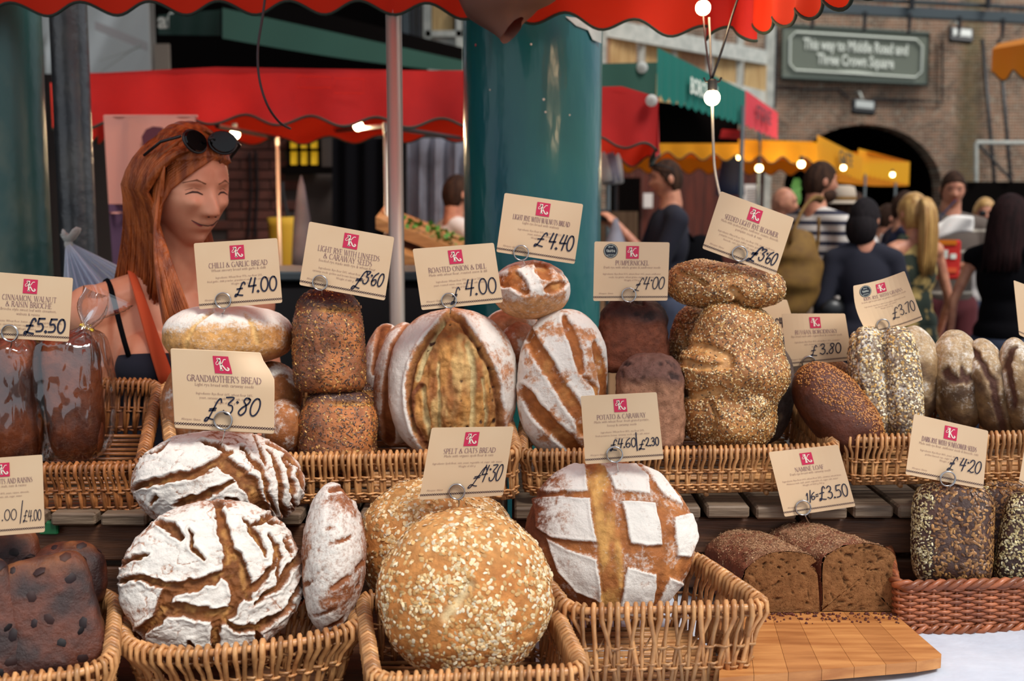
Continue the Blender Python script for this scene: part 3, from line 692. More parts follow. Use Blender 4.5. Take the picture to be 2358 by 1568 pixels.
# pink banner behind the woman
bn = thing('printed_banner', 'pink fabric banner with a dark round figure print, hanging behind the woman', 'banner', P(300, 620, 4.7))
def banf(y0, y1, x0=(238, 262), x1=(450, 450), dY=0, xs=None):
    def f(u, v):
        a = x0[0] + (x0[1] - x0[0]) * v; b = x1[0] + (x1[1] - x1[0]) * v
        return P(a + (b - a) * u, y0 + (y1 - y0) * v, 4.7 + .02 * math.sin(u * 9 + v * 2) + dY)
    return f
V, F = grid(banf(266, 470, (238, 250)), 24, 12); mesh('banner_cloth', V, F, M['pink'], bn, smooth=True)
V, F = grid(banf(470, 640, (250, 262)), 24, 10); mesh('lower_panel', V, F, M['banner_low'], bn, smooth=True)
V, F = grid(banf(488, 492, (252, 252), (310, 310), -.006), 8, 1); mesh('pale_stripe', V, F, M['pink'], bn)
prt = [(330, 340), (326, 315), (336, 298), (352, 291), (372, 293), (386, 304), (392, 330), (384, 360), (372, 380), (350, 420), (318, 440), (308, 400), (312, 370), (322, 352)]
mesh('print', [P(x, y, 4.665) for x, y in prt], [tuple(range(len(prt)))], M['banner_dark'], bn)
mesh('banner_rail', *tube([P(240, 268, 4.72), P(455, 268, 4.72)], .006, 8), M['pink'], bn)
mesh('banner_stand', *tube([P(300, 268, 4.76), P(300, 268, 4.76) * [1, 1, 0]], .014, 8), M['black'], bn)
# dark curtain, grey plastic sheeting, stall bits behind
V, F = grid(lambda u, v: P(765 + 170 * u, 318 + 672 * v, 8.3 + .03 * math.sin(u * 24)), 24, 4)
mesh('dark_backdrop', V, F, M['blackcloth'], smooth=True, label='black curtain for the unlit interior behind the silver poles', cat='backdrop')  # near-black sheet put where the stall interior is simply unlit
V, F = grid(lambda u, v: P(938 + 190 * u, 318 + 705 * v, 7.6 + .05 * math.sin(u * 30) + .02 * math.sin(u * 71 + v * 3)), 60, 8)
mesh('plastic_sheeting', V, F, M['greyplastic'], smooth=True, label='streaky grey plastic sheeting behind the man in the white shirt', cat='sheeting')
tr = thing('produce_stand', 'slanting wooden produce stand heaped with green leaves', 'stand', P(960, 600, 4.9))
for k, (x0, y0, x1, y1) in enumerate(((865, 500, 1070, 580), (870, 560, 1070, 640))):
    a, b = P(x0, y0, 4.9 - k * .1), P(x1, y1, 4.9 - k * .1); d = np.array([0, 0, .05]); bk = np.array([0, .35, .05])
    mesh('shelf', *bbox8([a - d, b - d, b - d + bk, a - d + bk], [a, b, b + bk, a + bk]), M['board2'], tr)
lv = MB()
for k in range(160):
    t = rnd.random(); q = P(930 + 130 * t, 528 + 48 * t, 4.95) + np.array([rnd.uniform(-.03, .03), rnd.uniform(-.04, .2), rnd.uniform(-.01, .05)])
    a = nz([rnd.uniform(-1, 1), rnd.uniform(-1, 1), rnd.uniform(0, 1)]) * .03; b = nz(np.cross(a, [rnd.random(), .3, 1])) * .014
    lv.add([q, q + a * .5 + b, q + a, q + a * .5 - b], [(0, 1, 2, 3)])
lv.build('leaves', M['leaf'], tr, kind='stuff')
a = P(930, 800, 3.9)
cb = thing('black_cabinet', 'black cabinet behind the linseed loaves, left of the onion loaf', 'cabinet', (a[0] - .1, 3.9, 0))
mesh('body', *rbox((a[0] - .1, 3.9, .68), (.9, .4, 1.36), .02), M['black'], cb)
mesh('worktop', *rbox((a[0] - .1, 3.9, 1.38), (.94, .44, .03), .006), M['iron'], cb)
yb = thing('hanging_bag', 'yellow and black bag hanging by the pale pole near the brick wall', 'bag', P(650, 675, 7.6))
V, F = slab(lambda u, v: P(628 + 46 * u + 4 * math.sin(v * 5), 500 + 170 * v, 7.6 - .04 * math.sin(math.pi * u)), 8, 8, .05); mesh('bag_body', V, F, M['yellowbag'], yb, smooth=True)
for x in (636, 664): mesh('strap', *tube([P(x, 505, 7.58), P(650, 440, 7.58), P(650, 420, 7.6)], .012, 6), M['black'], yb)
V, F = slab(lambda u, v: P(640 + 22 * u, 540 + 120 * v, 7.55), 3, 3, .02); mesh('dark_panel', V, F, M['navy'], yb)
mesh('parasol_stick', *tube([P(698, 620, 6.8), P(698, 620, 6.8) * [1, 1, 0]], .012, 8), M['black'], label='stick of the folded parasol, behind the stall', cat='stick')
V, F = lathe([(.07, 0), (.065, .1), (.05, .3), (.02, .5), (.003, .56)], P(698, 620, 6.8), 16)
mesh('folded_parasol', V, F, M['greyplastic'], smooth=True, label='grey folded parasol cone in front of the dark curtain', cat='parasol')
for (x, lab) in ((575, 'black strap hanging left of the pale pole'), (590, 'black cord hanging on the brick wall')):
    mesh('hanging_strap', *tube([P(x, 350, 8.58), P(x + 4, 440, 8.58), P(x - 3, 545, 8.58)], .014, 6, flat=.5), M['black'], label=lab, cat='strap')

# tents and canopies in the upper left
wt = thing('white_tent', 'white tent roof with a seam in the upper left behind the columns', 'tent', P(230, 210, 9.5))
def wtf(u, v):
    return P(60 + 290 * u, -10 + (215 + 5 * math.sin(3 * u) - 22 * u) * v, 9.5 + .3 * math.sin(u * 2.4 + v) + .05 * math.sin(u * 17 + v * 6))
V, F = grid(wtf, 30, 16); mesh('tent_cloth', V, F, M['white'], wt, smooth=True)
a_ = [P(218, 48, 9.3), P(340, 98, 9.3)]; dn = np.array([0, 0, -.07])
mesh('tent_pole', *tube([P(90, 0, 9.7), P(90, 0, 9.7) * [1, 1, 0]], .03, 8), M['frame'], wt)
mesh('seam_band', [a_[0], a_[1], a_[1] + dn, a_[0] + dn], [(0, 1, 2, 3)], M['offwhite'], wt)
for k in range(4):
    mesh('fold_rope', *tube([P(225 + k * 3, 170 - k * 30, 9.25), P(325, 100 + 8 * k, 9.25)], .006, 5), M['white'], wt) if k < 2 else None
mesh('pale_board', *box(P(374, 138, 8.9), (.115, .03, .24)), M['beige'], label='pale square board beside the bright metal pole', cat='board')
dg = thing('green_canopy', 'long dark green canopy slanting across the upper left behind the red one', 'awning', P(780, 120, 7.5))
def strip(parent, name, x0, yt0, yb0, Y0, x1, yt1, yb1, Y1, mt, n=20, sag=0, th=.004):
    def f(u, v):
        x = x0 + (x1 - x0) * u; Y = Y0 + (Y1 - Y0) * u; yt = yt0 + (yt1 - yt0) * u; yb = yb0 + (yb1 - yb0) * u + sag * math.sin(math.pi * u)
        return P(x, yt + (yb - yt) * v, Y + .015 * math.sin(u * 20 + v))
    V, F = grid(f, n, 4); return mesh(name, V, F, mt, parent, smooth=True)
strip(dg, 'valance', 512, 18, 88, 7.0, 1066, 140, 168, 10, M['dgreen'], sag=6)
strip(dg, 'end_valance', 364, 35, 80, 8.2, 508, 22, 82, 7.0, M['dgreen'])
strip(dg, 'roof_sheet', 512, -30, 18, 8.5, 1066, 110, 140, 11, M['dark'])
def btext(name, body, size, cpt, xdir, ydir, mt, parent, off=.004, ext=.001, sx=1):
    cu = bpy.data.curves.new(name, 'FONT'); cu.body = body; cu.size = size; cu.align_x = 'CENTER'; cu.align_y = 'CENTER'; cu.resolution_u = 2; cu.offset = size * .028
    o = bpy.data.objects.new('tmp', cu); me = bpy.data.meshes.new_from_object(o)
    V = np.array([v.co[:] for v in me.vertices]); F = [tuple(p.vertices) for p in me.polygons]
    bpy.data.objects.remove(o); bpy.data.meshes.remove(me)
    x, y = nz(xdir), nz(ydir); n_ = np.cross(x, y)
    W = np.asarray(cpt) + V[:, :1] * sx * x + V[:, 1:2] * y + n_ * off
    return mesh(name, W, F, mt, parent)
btext('lettering', 'af', .15, P(382, 50, 8.0), (1, 0, 0), (0, 0, 1), M['signtext'], dg, off=.02)

# green, pink and yellow canopies on the right
def onval(a, b, px, up):
    """point on a valance between two of its ends, at a pixel column, raised by up"""
    a, b = P(*a), P(*b); lo, hi = 0., 1.
    for _ in range(40):
        m = (lo + hi) / 2; q = a + (b - a) * m
        if 1179 + q[0] / (q[1] * CP - (q[2] - CAM_H) * SP_) * F_PX < px: lo = m
        else: hi = m
    return a + (b - a) * lo + np.array([0, 0, up]), b - a
def legs(parent, *pts, r=.016):
    for (px, Y, z) in pts: mesh('support_pole', *tube([(PX(px, Y), Y, z), (PX(px, Y), Y, 0)], r, 8), M['iron'], parent, smooth=True)
gc = thing('green_canopy', 'teal green canopy with white lettering and a zigzag edge, right of the teal column', 'awning', P(1550, 290, 7.5))
tA = valance(gc, [(1512, 222, 7.2), (1715, 286, 9.2)], 13, .022, .30, M['green'], zig=True, trim=0, wav=.008, toph=.26)
tB = valance(gc, [(1350, 232, 7.0), (1512, 226, 7.2)], 1, 0.0, .22, M['dgreen'], trim=0)
roofq(gc, [P(1372, 150, 7.3), P(1486, 152, 7.2), tA[-1], P(1500, 160, 9)], M['green'], sag=0)
mesh('dark_lining', *bbox8([P(1350, 330, 8.4), P(1700, 330, 9.6), P(1700, 330, 9.7), P(1350, 330, 8.5)], [P(1350, 215, 8.4), P(1700, 255, 9.6), P(1700, 255, 9.7), P(1350, 215, 8.5)]), M['dark'], gc)
mesh('corner_cap', *lathe([(.0, .03), (.03, .026), (.036, .01), (.037, 0)], P(1478, 156, 7.15), 14, axis=(0, -1, .2)), M['white'], gc, smooth=True)
q_, d_ = onval((1512, 222, 7.2), (1715, 286, 9.2), 1612, .13)
btext('lettering', 'BOROUGH', .15, q_, d_, (0, 0, 1), M['signtext'], gc, off=.03, sx=.9)
legs(gc, (1705, 9.0, 2.4), (1400, 7.6, 2.4))
pc = thing('pink_red_canopy', 'short pink-red canopy with zigzag edge beside the teal green one', 'awning', P(1750, 320, 9.5))
tp = valance(pc, [(1715, 286, 9.2), (1790, 318, 10.2)], 6, .02, .27, M['pinkred'], zig=True, trim=0, toph=.22)
strip(pc, 'inner_valance', 1512, 290, 318, 9.0, 1715, 300, 322, 9.6, M['red2'], sag=-4)
q_, d_ = onval((1715, 286, 9.2), (1790, 318, 10.2), 1750, .12)
btext('lettering', 'STONE', .16, q_, d_, (0, 0, 1), M['banner_dark'], pc, off=.03, sx=1.0)
legs(pc, (1745, 10.3, 2.3))
yc = thing('yellow_canopy', 'large yellow canopy with lamps under it behind the photographing man', 'awning', P(1700, 400, 11))
ty = valance(yc, [(1400, 352, 10), (1880, 372, 10.4)], 9, .03, .16, M['yellow'], trim=.006, toph=.16)
tz = valance(yc, [(1880, 372, 10.4), (1985, 412, 12)], 12, .03, .24, M['yellow'], trim=0, zig=True, toph=.22)
valance(yc, [(1400, 392, 12.6), (1960, 400, 12.6)], 12, .03, .22, M['orange'], trim=.005)
roofq(yc, [P(1400, 312, 10), P(1872, 326, 10.4), P(1960, 350, 12.6), P(1400, 330, 12.6)], M['yellow'], sag=.02)
roofq(yc, [P(1400, 318, 10), P(1872, 330, 10.4), P(1960, 372, 12.6), P(1400, 362, 12.6)], M['orange'], sag=.02, name='lining')
q_, d_ = onval((1880, 372, 10.4), (1985, 412, 12), 1935, .11)
btext('lettering', 'GATE', .17, q_, d_, (0, 0, 1), M['trim'], yc, off=.05, sx=1.3)
legs(yc, (1755, 12.3, 2.0), (1420, 12.3, 2.0))
yd = thing('yellow_canopy', 'smaller yellow canopy further away, in front of the dark arch', 'awning', P(2030, 425, 13))
tv = valance(yd, [(1975, 396, 12.8), (2093, 422, 14)], 11, .03, .26, M['yellow'], zig=False, trim=0, toph=.26)
roofq(yd, [P(1950, 350, 12.8), P(2010, 350, 13), tv[-1], P(1975, 374, 12.8)], M['orange'], sag=0)
legs(yd, (2060, 14.2, 1.95), (1990, 14.2, 2.1))
strip(yd, 'inner_valance', 1900, 385, 416, 14.5, 2090, 400, 428, 14.6, M['orange'], sag=5)
for (px, py, r, lb) in ((1748, 387, 8, 'small glowing bulb under the yellow canopy, leftmost of its row'), (1845, 378, 8, 'small glowing bulb under the yellow canopy by the striped man\'s head'), (1942, 386, 6, 'small glowing bulb on the lettered yellow edge'), (2055, 402, 5, 'tiny glowing bulb under the far yellow canopy')):
    bulb(px, py, 10.2 if px < 2000 else 12.6, r, lb, 3 if px < 2000 else 2, m_='bulbs')
lt = thing('fluorescent_lamp', 'oblong lit lamp under the yellow canopy above the blue coat', 'lamp', P(1716, 361, 10.6))
mesh('lamp_tube', *tube([P(1698, 362, 10.6), P(1733, 359, 10.6)], .022, 10), M['bulbs'], lt, smooth=True)
mesh('lamp_body', *rbox(P(1716, 353, 10.62), (.18, .06, .025), .005), M['white'], lt)
# brown kiosk under the yellow canopy
ks = thing('wooden_kiosk', 'dark red boarded kiosk under the yellow canopy', 'kiosk', P(1650, 480, 13.5) * [1, 1, 0])
x = 1420
while x < 1780:
    a, b = P(x, 385, 13.5), P(x, 700, 13.5); mesh('board', *box(((a[0]), 13.5 + rnd.uniform(-.008, .008), (a[2]) / 2), (.118, .03, a[2])), M['kiosk'], ks); x += 24
mesh('corner_post', *box((P(1766, 400, 13.4)[0], 13.4, 1.02), (.08, .08, 2.05)), M['frame'], ks)
mesh('doorway', *box((P(1440, 400, 13.42)[0], 13.42, .98), (.36, .03, 1.96)), M['dark'], ks)
mesh('notice', *box(P(1732, 452, 13.44), (.2, .012, .28)), M['paper'], ks); 
for k in range(6): mesh('notice_line', *box(P(1732, 436 + 6 * k, 13.43), (.13, .004, .008)), M['grey'], ks)
mesh('side_hoarding', *box((P(1430, 450, 9)[0], 9.4, .8), (.35, .06, 1.55)), M['tan'], label='tan wooden board standing right of the teal column', cat='board')
cp = thing('hanging_plastic_bags', 'bunch of clear plastic bags hanging just right of the teal column', 'plastic bags', P(1405, 420, 6.0))
for k in range(5):
    V, F = lathe([(.006, .16), (.02, .13), (.035, .07), (.045, .01), (.03, 0)], P(1393 + k * 6, 420 + (k % 3) * 3, 6.0 + .02 * k), 9, axis=(rnd.uniform(-.15, .15), 0, 1)); mesh('bag', V, F, M['greyplastic'] if k % 2 else M['white'], cp, smooth=True)
mesh('blue_coat', *lathe([(.03, .42), (.07, .38), (.10, .3), (.13, .12), (.14, 0)], P(1682, 450, 11) , 14), M['bluecloth'], smooth=True, label='blue coat hanging under the yellow canopy beside the notice', cat='coat')
gb_ = MB()
for k in range(40):
    q = P(1832 + rnd.uniform(-9, 9), 408 + rnd.uniform(0, 48), 9.2); a = np.array([rnd.uniform(-.01, .01), rnd.uniform(-.02, .02), -.07]); b = np.array([.02, 0, 0])
    gb_.add([q, q + a * .5 + b, q + a, q + a * .5 - b], [(0, 1, 2, 3)])
gb_.build('hanging_greens', M['leaf'], label='bright green leafy bunch hanging behind the striped man', cat='herbs', kind='stuff')

for (x, y0, y1, Y, nm) in ((1682, 330, 375, 11, 'coat'),): mesh('hanging_rope', *tube([P(x, y0, Y), P(x, y1 + 15, Y)], .012, 6), M['black'], label='black rope from the yellow canopy to the blue coat', cat='rope')
# sign, beam, floodlights, cables on the far wall
sy = WY - .25
sg = thing('direction_sign', 'grey-green sign with white lettering high on the brick wall', 'sign', P(1970, 190, sy))
A_, B_, C_, D_ = P(1802, 57, sy), P(2140, 78, sy), P(2136, 194, sy), P(1800, 178, sy)
bk = np.array([0, .12, 0])
mesh('sign_board', *bbox8([D_, C_, C_ + bk, D_ + bk], [A_, B_, B_ + bk, A_ + bk]), M['signgreen'], sg)
xd, yd_ = nz(B_ - A_), nz(A_ - D_)
mesh('sign_frame', *tube([A_, B_, C_, D_], .045, 4, closed=True), M['signframe'], sg)
cs = (A_ + B_ + C_ + D_) / 4
W2, H2 = np.linalg.norm(B_ - A_) / 2, np.linalg.norm(A_ - D_) / 2
a, b, c3 = W2 * .90, H2 * .72, .13
pts = [(-a + c3, b), (a - c3, b), (a, b - c3), (a, -b + c3), (a - c3, -b), (-a + c3, -b), (-a, -b + c3), (-a, b - c3)]
mesh('border_line', *tube([cs + xd * u + yd_ * v + [0, -.04, 0] for u, v in pts], .022, 4, closed=True), M['signtext'], sg)
btext('lettering', 'This way to Middle Road and', .33, cs + yd_ * .17, xd, yd_, M['signtext'], sg, off=.03, sx=.60)
btext('lettering', 'Three Crown Square', .33, cs - yd_ * .14, xd, yd_, M['signtext'], sg, off=.03, sx=.60)
for q in (A_, B_, C_, D_): mesh('wall_bracket', *tube([q * .97 + cs * .03 + [0, .1, 0], q * .97 + cs * .03 + [0, .3, 0]], .03, 6), M['iron'], sg)
mesh('ornament', *tube([cs - xd * .4 - yd_ * .37 + [0, -.04, 0], cs - yd_ * .37 + [0, -.04, 0], cs + xd * .4 - yd_ * .37 + [0, -.04, 0]], [.003, .018, .003], 6), M['signtext'], sg)
gn = thing('iron_gantry', 'dark iron beam with hooks running along the top of the brick wall', 'beam', P(2100, 40, 24))
a, b = P(1850, 14, 24), P(2500, 48, 24)
for k, (dz, hh) in enumerate(((0, .2), (.22, .05))):
    d = np.array([0, 0, hh / 2]); o_ = np.array([0, 0, dz]); bk = np.array([0, .25, 0])
    mesh('beam', *bbox8([a - d + o_, b - d + o_, b - d + bk + o_, a - d + bk + o_], [a + d + o_, b + d + o_, b + d + bk + o_, a + d + bk + o_]), M['iron'], gn)
for px in (1872, 1992, 2095, 2210, 2310):
    q = P(px, 20 + (px - 1850) * .05, 23.9); mesh('hook', *tube([q, q - [0, 0, .35], q - [.04, 0, .42]], [.05, .035, .02], 6), M['black'], gn)
for px in (2100, 2275):
    q = P(px, 20, 23.9); mesh('upright', *tube([q, q + [0, 0, 1.2]], .06, 6), M['black'], gn)
def flood(px, py, label):
    c = P(px, py, WY - .6); o = thing('flood_lamp', label, 'lamp', c)
    R = np.array(Matrix.Rotation(math.radians(-18), 3, 'X')) @ np.array(Matrix.Rotation(math.radians(6), 3, 'Y'))
    mesh('housing', *rbox(c, (.52, .16, .34), .03, R), M['black'], o)
    mesh('lamp_glass', *rbox(c + R @ np.array([0, -.09, .02]), (.4, .03, .17), .01, R), M['lampface'], o)
    mesh('bracket', *tube([c + [0, .05, .15], c + [0, .3, .35], c + [0, .62, .36]], .025, 6), M['frame'], o)
flood(2212, 82, 'black floodlight mounted right of the sign'); flood(1988, 247, 'black floodlight mounted below the sign over the arch')
def wcable(pts, r, lab): mesh('wall_cable', *tube([P(x, y, WY - .08) for x, y in pts], r, 6), M['black'], label=lab, cat='cable')
wcable([(2170, 95), (2170, 235), (2060, 230), (2010, 228)], .028, 'thin black cable bracketed down the wall beside the sign')
wcable([(1790, 200), (1870, 206), (1930, 205), (1955, 228)], .022, 'thin black cable sagging under the left of the sign')
for px, lb in ((2262, 'left of two long dark poles leaning on the right brick wall'), (2300, 'right of two long dark poles leaning on the right brick wall')):
    mesh('leaning_pole', *tube([P(px, 90, WY - .3), P(px + 46, 635, WY - .6)], .045, 8), M['black'], smooth=True, label=lb, cat='pole')
fr = thing('metal_frame', 'pale metal rectangular frame standing on the dark hoarding at the right', 'frame', P(2300, 415, 17))
for (x0, y0, x1, y1) in ((2248, 328, 2248, 418), (2248, 328, 2440, 330), (2440, 328, 2440, 418)): mesh('rail', *tube([P(x0, y0, 17), P(x1, y1, 17)], .03, 6), M['frame'], fr)
mesh('brace', *tube([P(2252, 332, 17), P(2330, 416, 17)], .02, 6), M['black'], fr)
a = P(2205, 418, 17); mesh('dark_hoarding', *box((a[0] + 2, 17.1, a[2] / 2), (4.0, .1, a[2])), M['dark'], label='dark hoarding behind the crowd at the right', cat='hoarding')
oc = thing('orange_canopy', 'corner of an orange canopy at the upper right edge', 'awning', P(2330, 190, 9))
tq = valance(oc, [(2282, 178, 9.2), (2480, 160, 7.5)], 3.6, .035, .22, M['orange'], phase=.4, trim=.007)
roofq(oc, [tq[0], tq[-1], P(2500, 60, 9), P(2300, 100, 10)], M['orange'], sag=0)
# distant stall blocks behind the crowd so that the passage between reads as deep
mesh('stall_counter', *box((P(1900, 500, 16)[0], 16, .55), (1.6, .5, 1.1)), M['grey'], label='grey market counter far behind the crowd', cat='counter')
# ---------------------------------------------------------------- people
REM = []
def capsule(p0, p1, r0, r1, sides=12, rings=4):
    p0, p1 = np.asarray(p0, float), np.asarray(p1, float); d = p1 - p0; L = np.linalg.norm(d) + 1e-9; t = d / L
    pts = []; rr = []
    for k in range(rings, 0, -1):
        a = k / rings * math.pi / 2 * .97; pts.append(p0 - t * r0 * math.sin(a)); rr.append(r0 * math.cos(a))
    for k in range(5): s = k / 4; pts.append(p0 + d * s); rr.append(r0 + (r1 - r0) * s)
    for k in range(1, rings + 1):
        a = k / rings * math.pi / 2 * .97; pts.append(p1 + t * r1 * math.sin(a)); rr.append(r1 * math.cos(a))
    return tube(pts, np.array(rr), sides)
_cs = {}
def cubesphere(N):
    if N in _cs: return _cs[N]
    a = np.tan(np.linspace(-math.pi / 4, math.pi / 4, N + 1)); U, W = np.meshgrid(a, a, indexing='ij'); o = np.ones_like(U)
    faces = [(o, U, W), (-o, W, U), (W, o, U), (U, -o, W), (U, W, o), (W, U, -o)]
    V = np.concatenate([np.stack(f, -1).reshape(-1, 3) for f in faces]); V /= np.linalg.norm(V, axis=1)[:, None]
    i, j = np.meshgrid(np.arange(N), np.arange(N), indexing='ij'); q = (i * (N + 1) + j).ravel()
    Q = np.stack([q, q + N + 1, q + N + 2, q + 1], -1); F = np.concatenate([Q + k * (N + 1) ** 2 for k in range(6)])
    key = np.round(V * 1e5).astype(np.int64); _, idx, inv = np.unique(key, axis=0, return_index=True, return_inverse=True)
    inv = inv.ravel(); V2 = V[idx]; F2 = inv[F]
    c = V2[F2]; n = np.cross(c[:, 1] - c[:, 0], c[:, 2] - c[:, 0]); fl = (n * c.mean(1)).sum(1) < 0; F2[fl] = F2[fl][:, ::-1]
    _cs[N] = (V2, F2); return _cs[N]
def ellips(c, r, R=None, N=8):
    V, F = cubesphere(N); V = V * np.asarray(r)
    if R is not None: V = V @ np.asarray(R).T
    return V + np.asarray(c), F.tolist()
def headmesh(N=28, female=False, smile=0.0):
    """head facing -y, centre between the ears, about 0.235 tall"""
    d, F = cubesphere(N); x, y, z = d.T
    w = np.where(z < 0, .073 * (1 - .30 * (-z) ** 1.5), .076)
    V = np.stack([x * w, y * np.where(y < 0, .092, .100), z * np.where(z < 0, .118, .118)], 1)
    X, Y, Z = V.T.copy(); front = sm(.0, .05, -Y)
    G = lambda cx, cz, sx, sz: np.exp(-((X - cx) / sx) ** 2 - ((Z - cz) / sz) ** 2)
    A = lambda cx, cz, sx, sz: G(cx, cz, sx, sz) + G(-cx, cz, sx, sz)
    dy = np.zeros(len(V))
    dy += -.006 * G(0, .045, .05, .02)                       # forehead
    dy += -.006 * A(.03, .022, .02, .008)                    # brow ridge
    dy += .011 * A(.031, .004, .015, .012)                   # eye sockets
    dy += -.006 * A(.031, .002, .010, .007)                  # closed lids
    nose = np.exp(-((X) / (.0095 + .004 * sm(.01, -.035, Z))) ** 2) * sm(.02, -.032, Z) * (1 - sm(-.036, -.046, Z))
    dy += -.030 * nose - .007 * A(.012, -.034, .007, .007)
    dy += -.009 * A(.038, -.020 + .006 * smile, .018, .015) * (1 + smile)
    dy += .005 * smile * A(.030, -.046, .006, .014)   # cheeks
    dy += -.007 * G(0, -.062, .024, .014)                    # mouth mound
    dy += .004 * G(0, -.0615 , .024, .0025)
    dy += -.004 * G(0, -.068, .014, .004) - .003 * G(0, -.056, .016, .003)
    dy += .006 * G(0, -.080, .018, .006)
    dy += -.013 * G(0, -.098, .022, .014)                    # chin
    V[:, 1] += dy * front
    V[:, 0] *= 1 - .10 * sm(-.03, -.11, Z)
    mb = MB(); mb.add(V, F.tolist())
    for s in (-1, 1):
        mb.add(*ellips((s * .077, .008, -.006), (.009, .018, .031), np.array(Matrix.Rotation(s * .25, 3, 'Z')), 6))
    mb.add(*capsule((0, .022, -.06), (0, .030, -.16), .052 if female else .060, .054 if female else .066))
    return np.concatenate(mb.V), mb.F
def addremesh(o, vox, it=6, f=.5):
    m_ = o.modifiers.new('join', 'REMESH'); m_.mode = 'VOXEL'; m_.voxel_size = vox; m_.use_smooth_shade = True
    if it: s = o.modifiers.new('relax', 'SMOOTH'); s.factor = f; s.iterations = it
    REM.append(o)
def rotz(a): return np.array(Matrix.Rotation(a, 3, 'Z'))
def finger_hand(w, dirv, palm_n, scale=1, curl=.5):
    """palm, four fingers and a thumb as chained capsules, from wrist w pointing along dirv"""
    out = []; d = nz(dirv); n = nz(palm_n - np.dot(palm_n, d) * d); s = np.cross(d, n)
    out.append(ellips(w + d * .045 * scale, np.array([.02, .045, .045]) * scale * np.array([.7, 1, 1]), np.stack([n, s, d], 1), 6))
    for k, (off, L) in enumerate(((-.030, .066), (-.010, .076), (.010, .072), (.029, .056))):
        p = w + d * .075 * scale + s * off * scale; dd = d.copy()
        for q in range(3):
            dd = nz(dd + n * curl * (.5 + .4 * q)); p2 = p + dd * L / 3 * scale * 1.1; out.append(capsule(p, p2, .0085 * scale, .0078 * scale, 7, 2)); p = p2
    p = w + d * .02 * scale - s * .03 * scale; p2 = p + nz(d - s * .9 + n * .4) * .04 * scale; p3 = p2 + nz(d - s * .2 + n * .7) * .03 * scale
    out += [capsule(p, p2, .011 * scale, .010 * scale, 7, 2), capsule(p2, p3, .010 * scale, .008 * scale, 7, 2)]
    return out
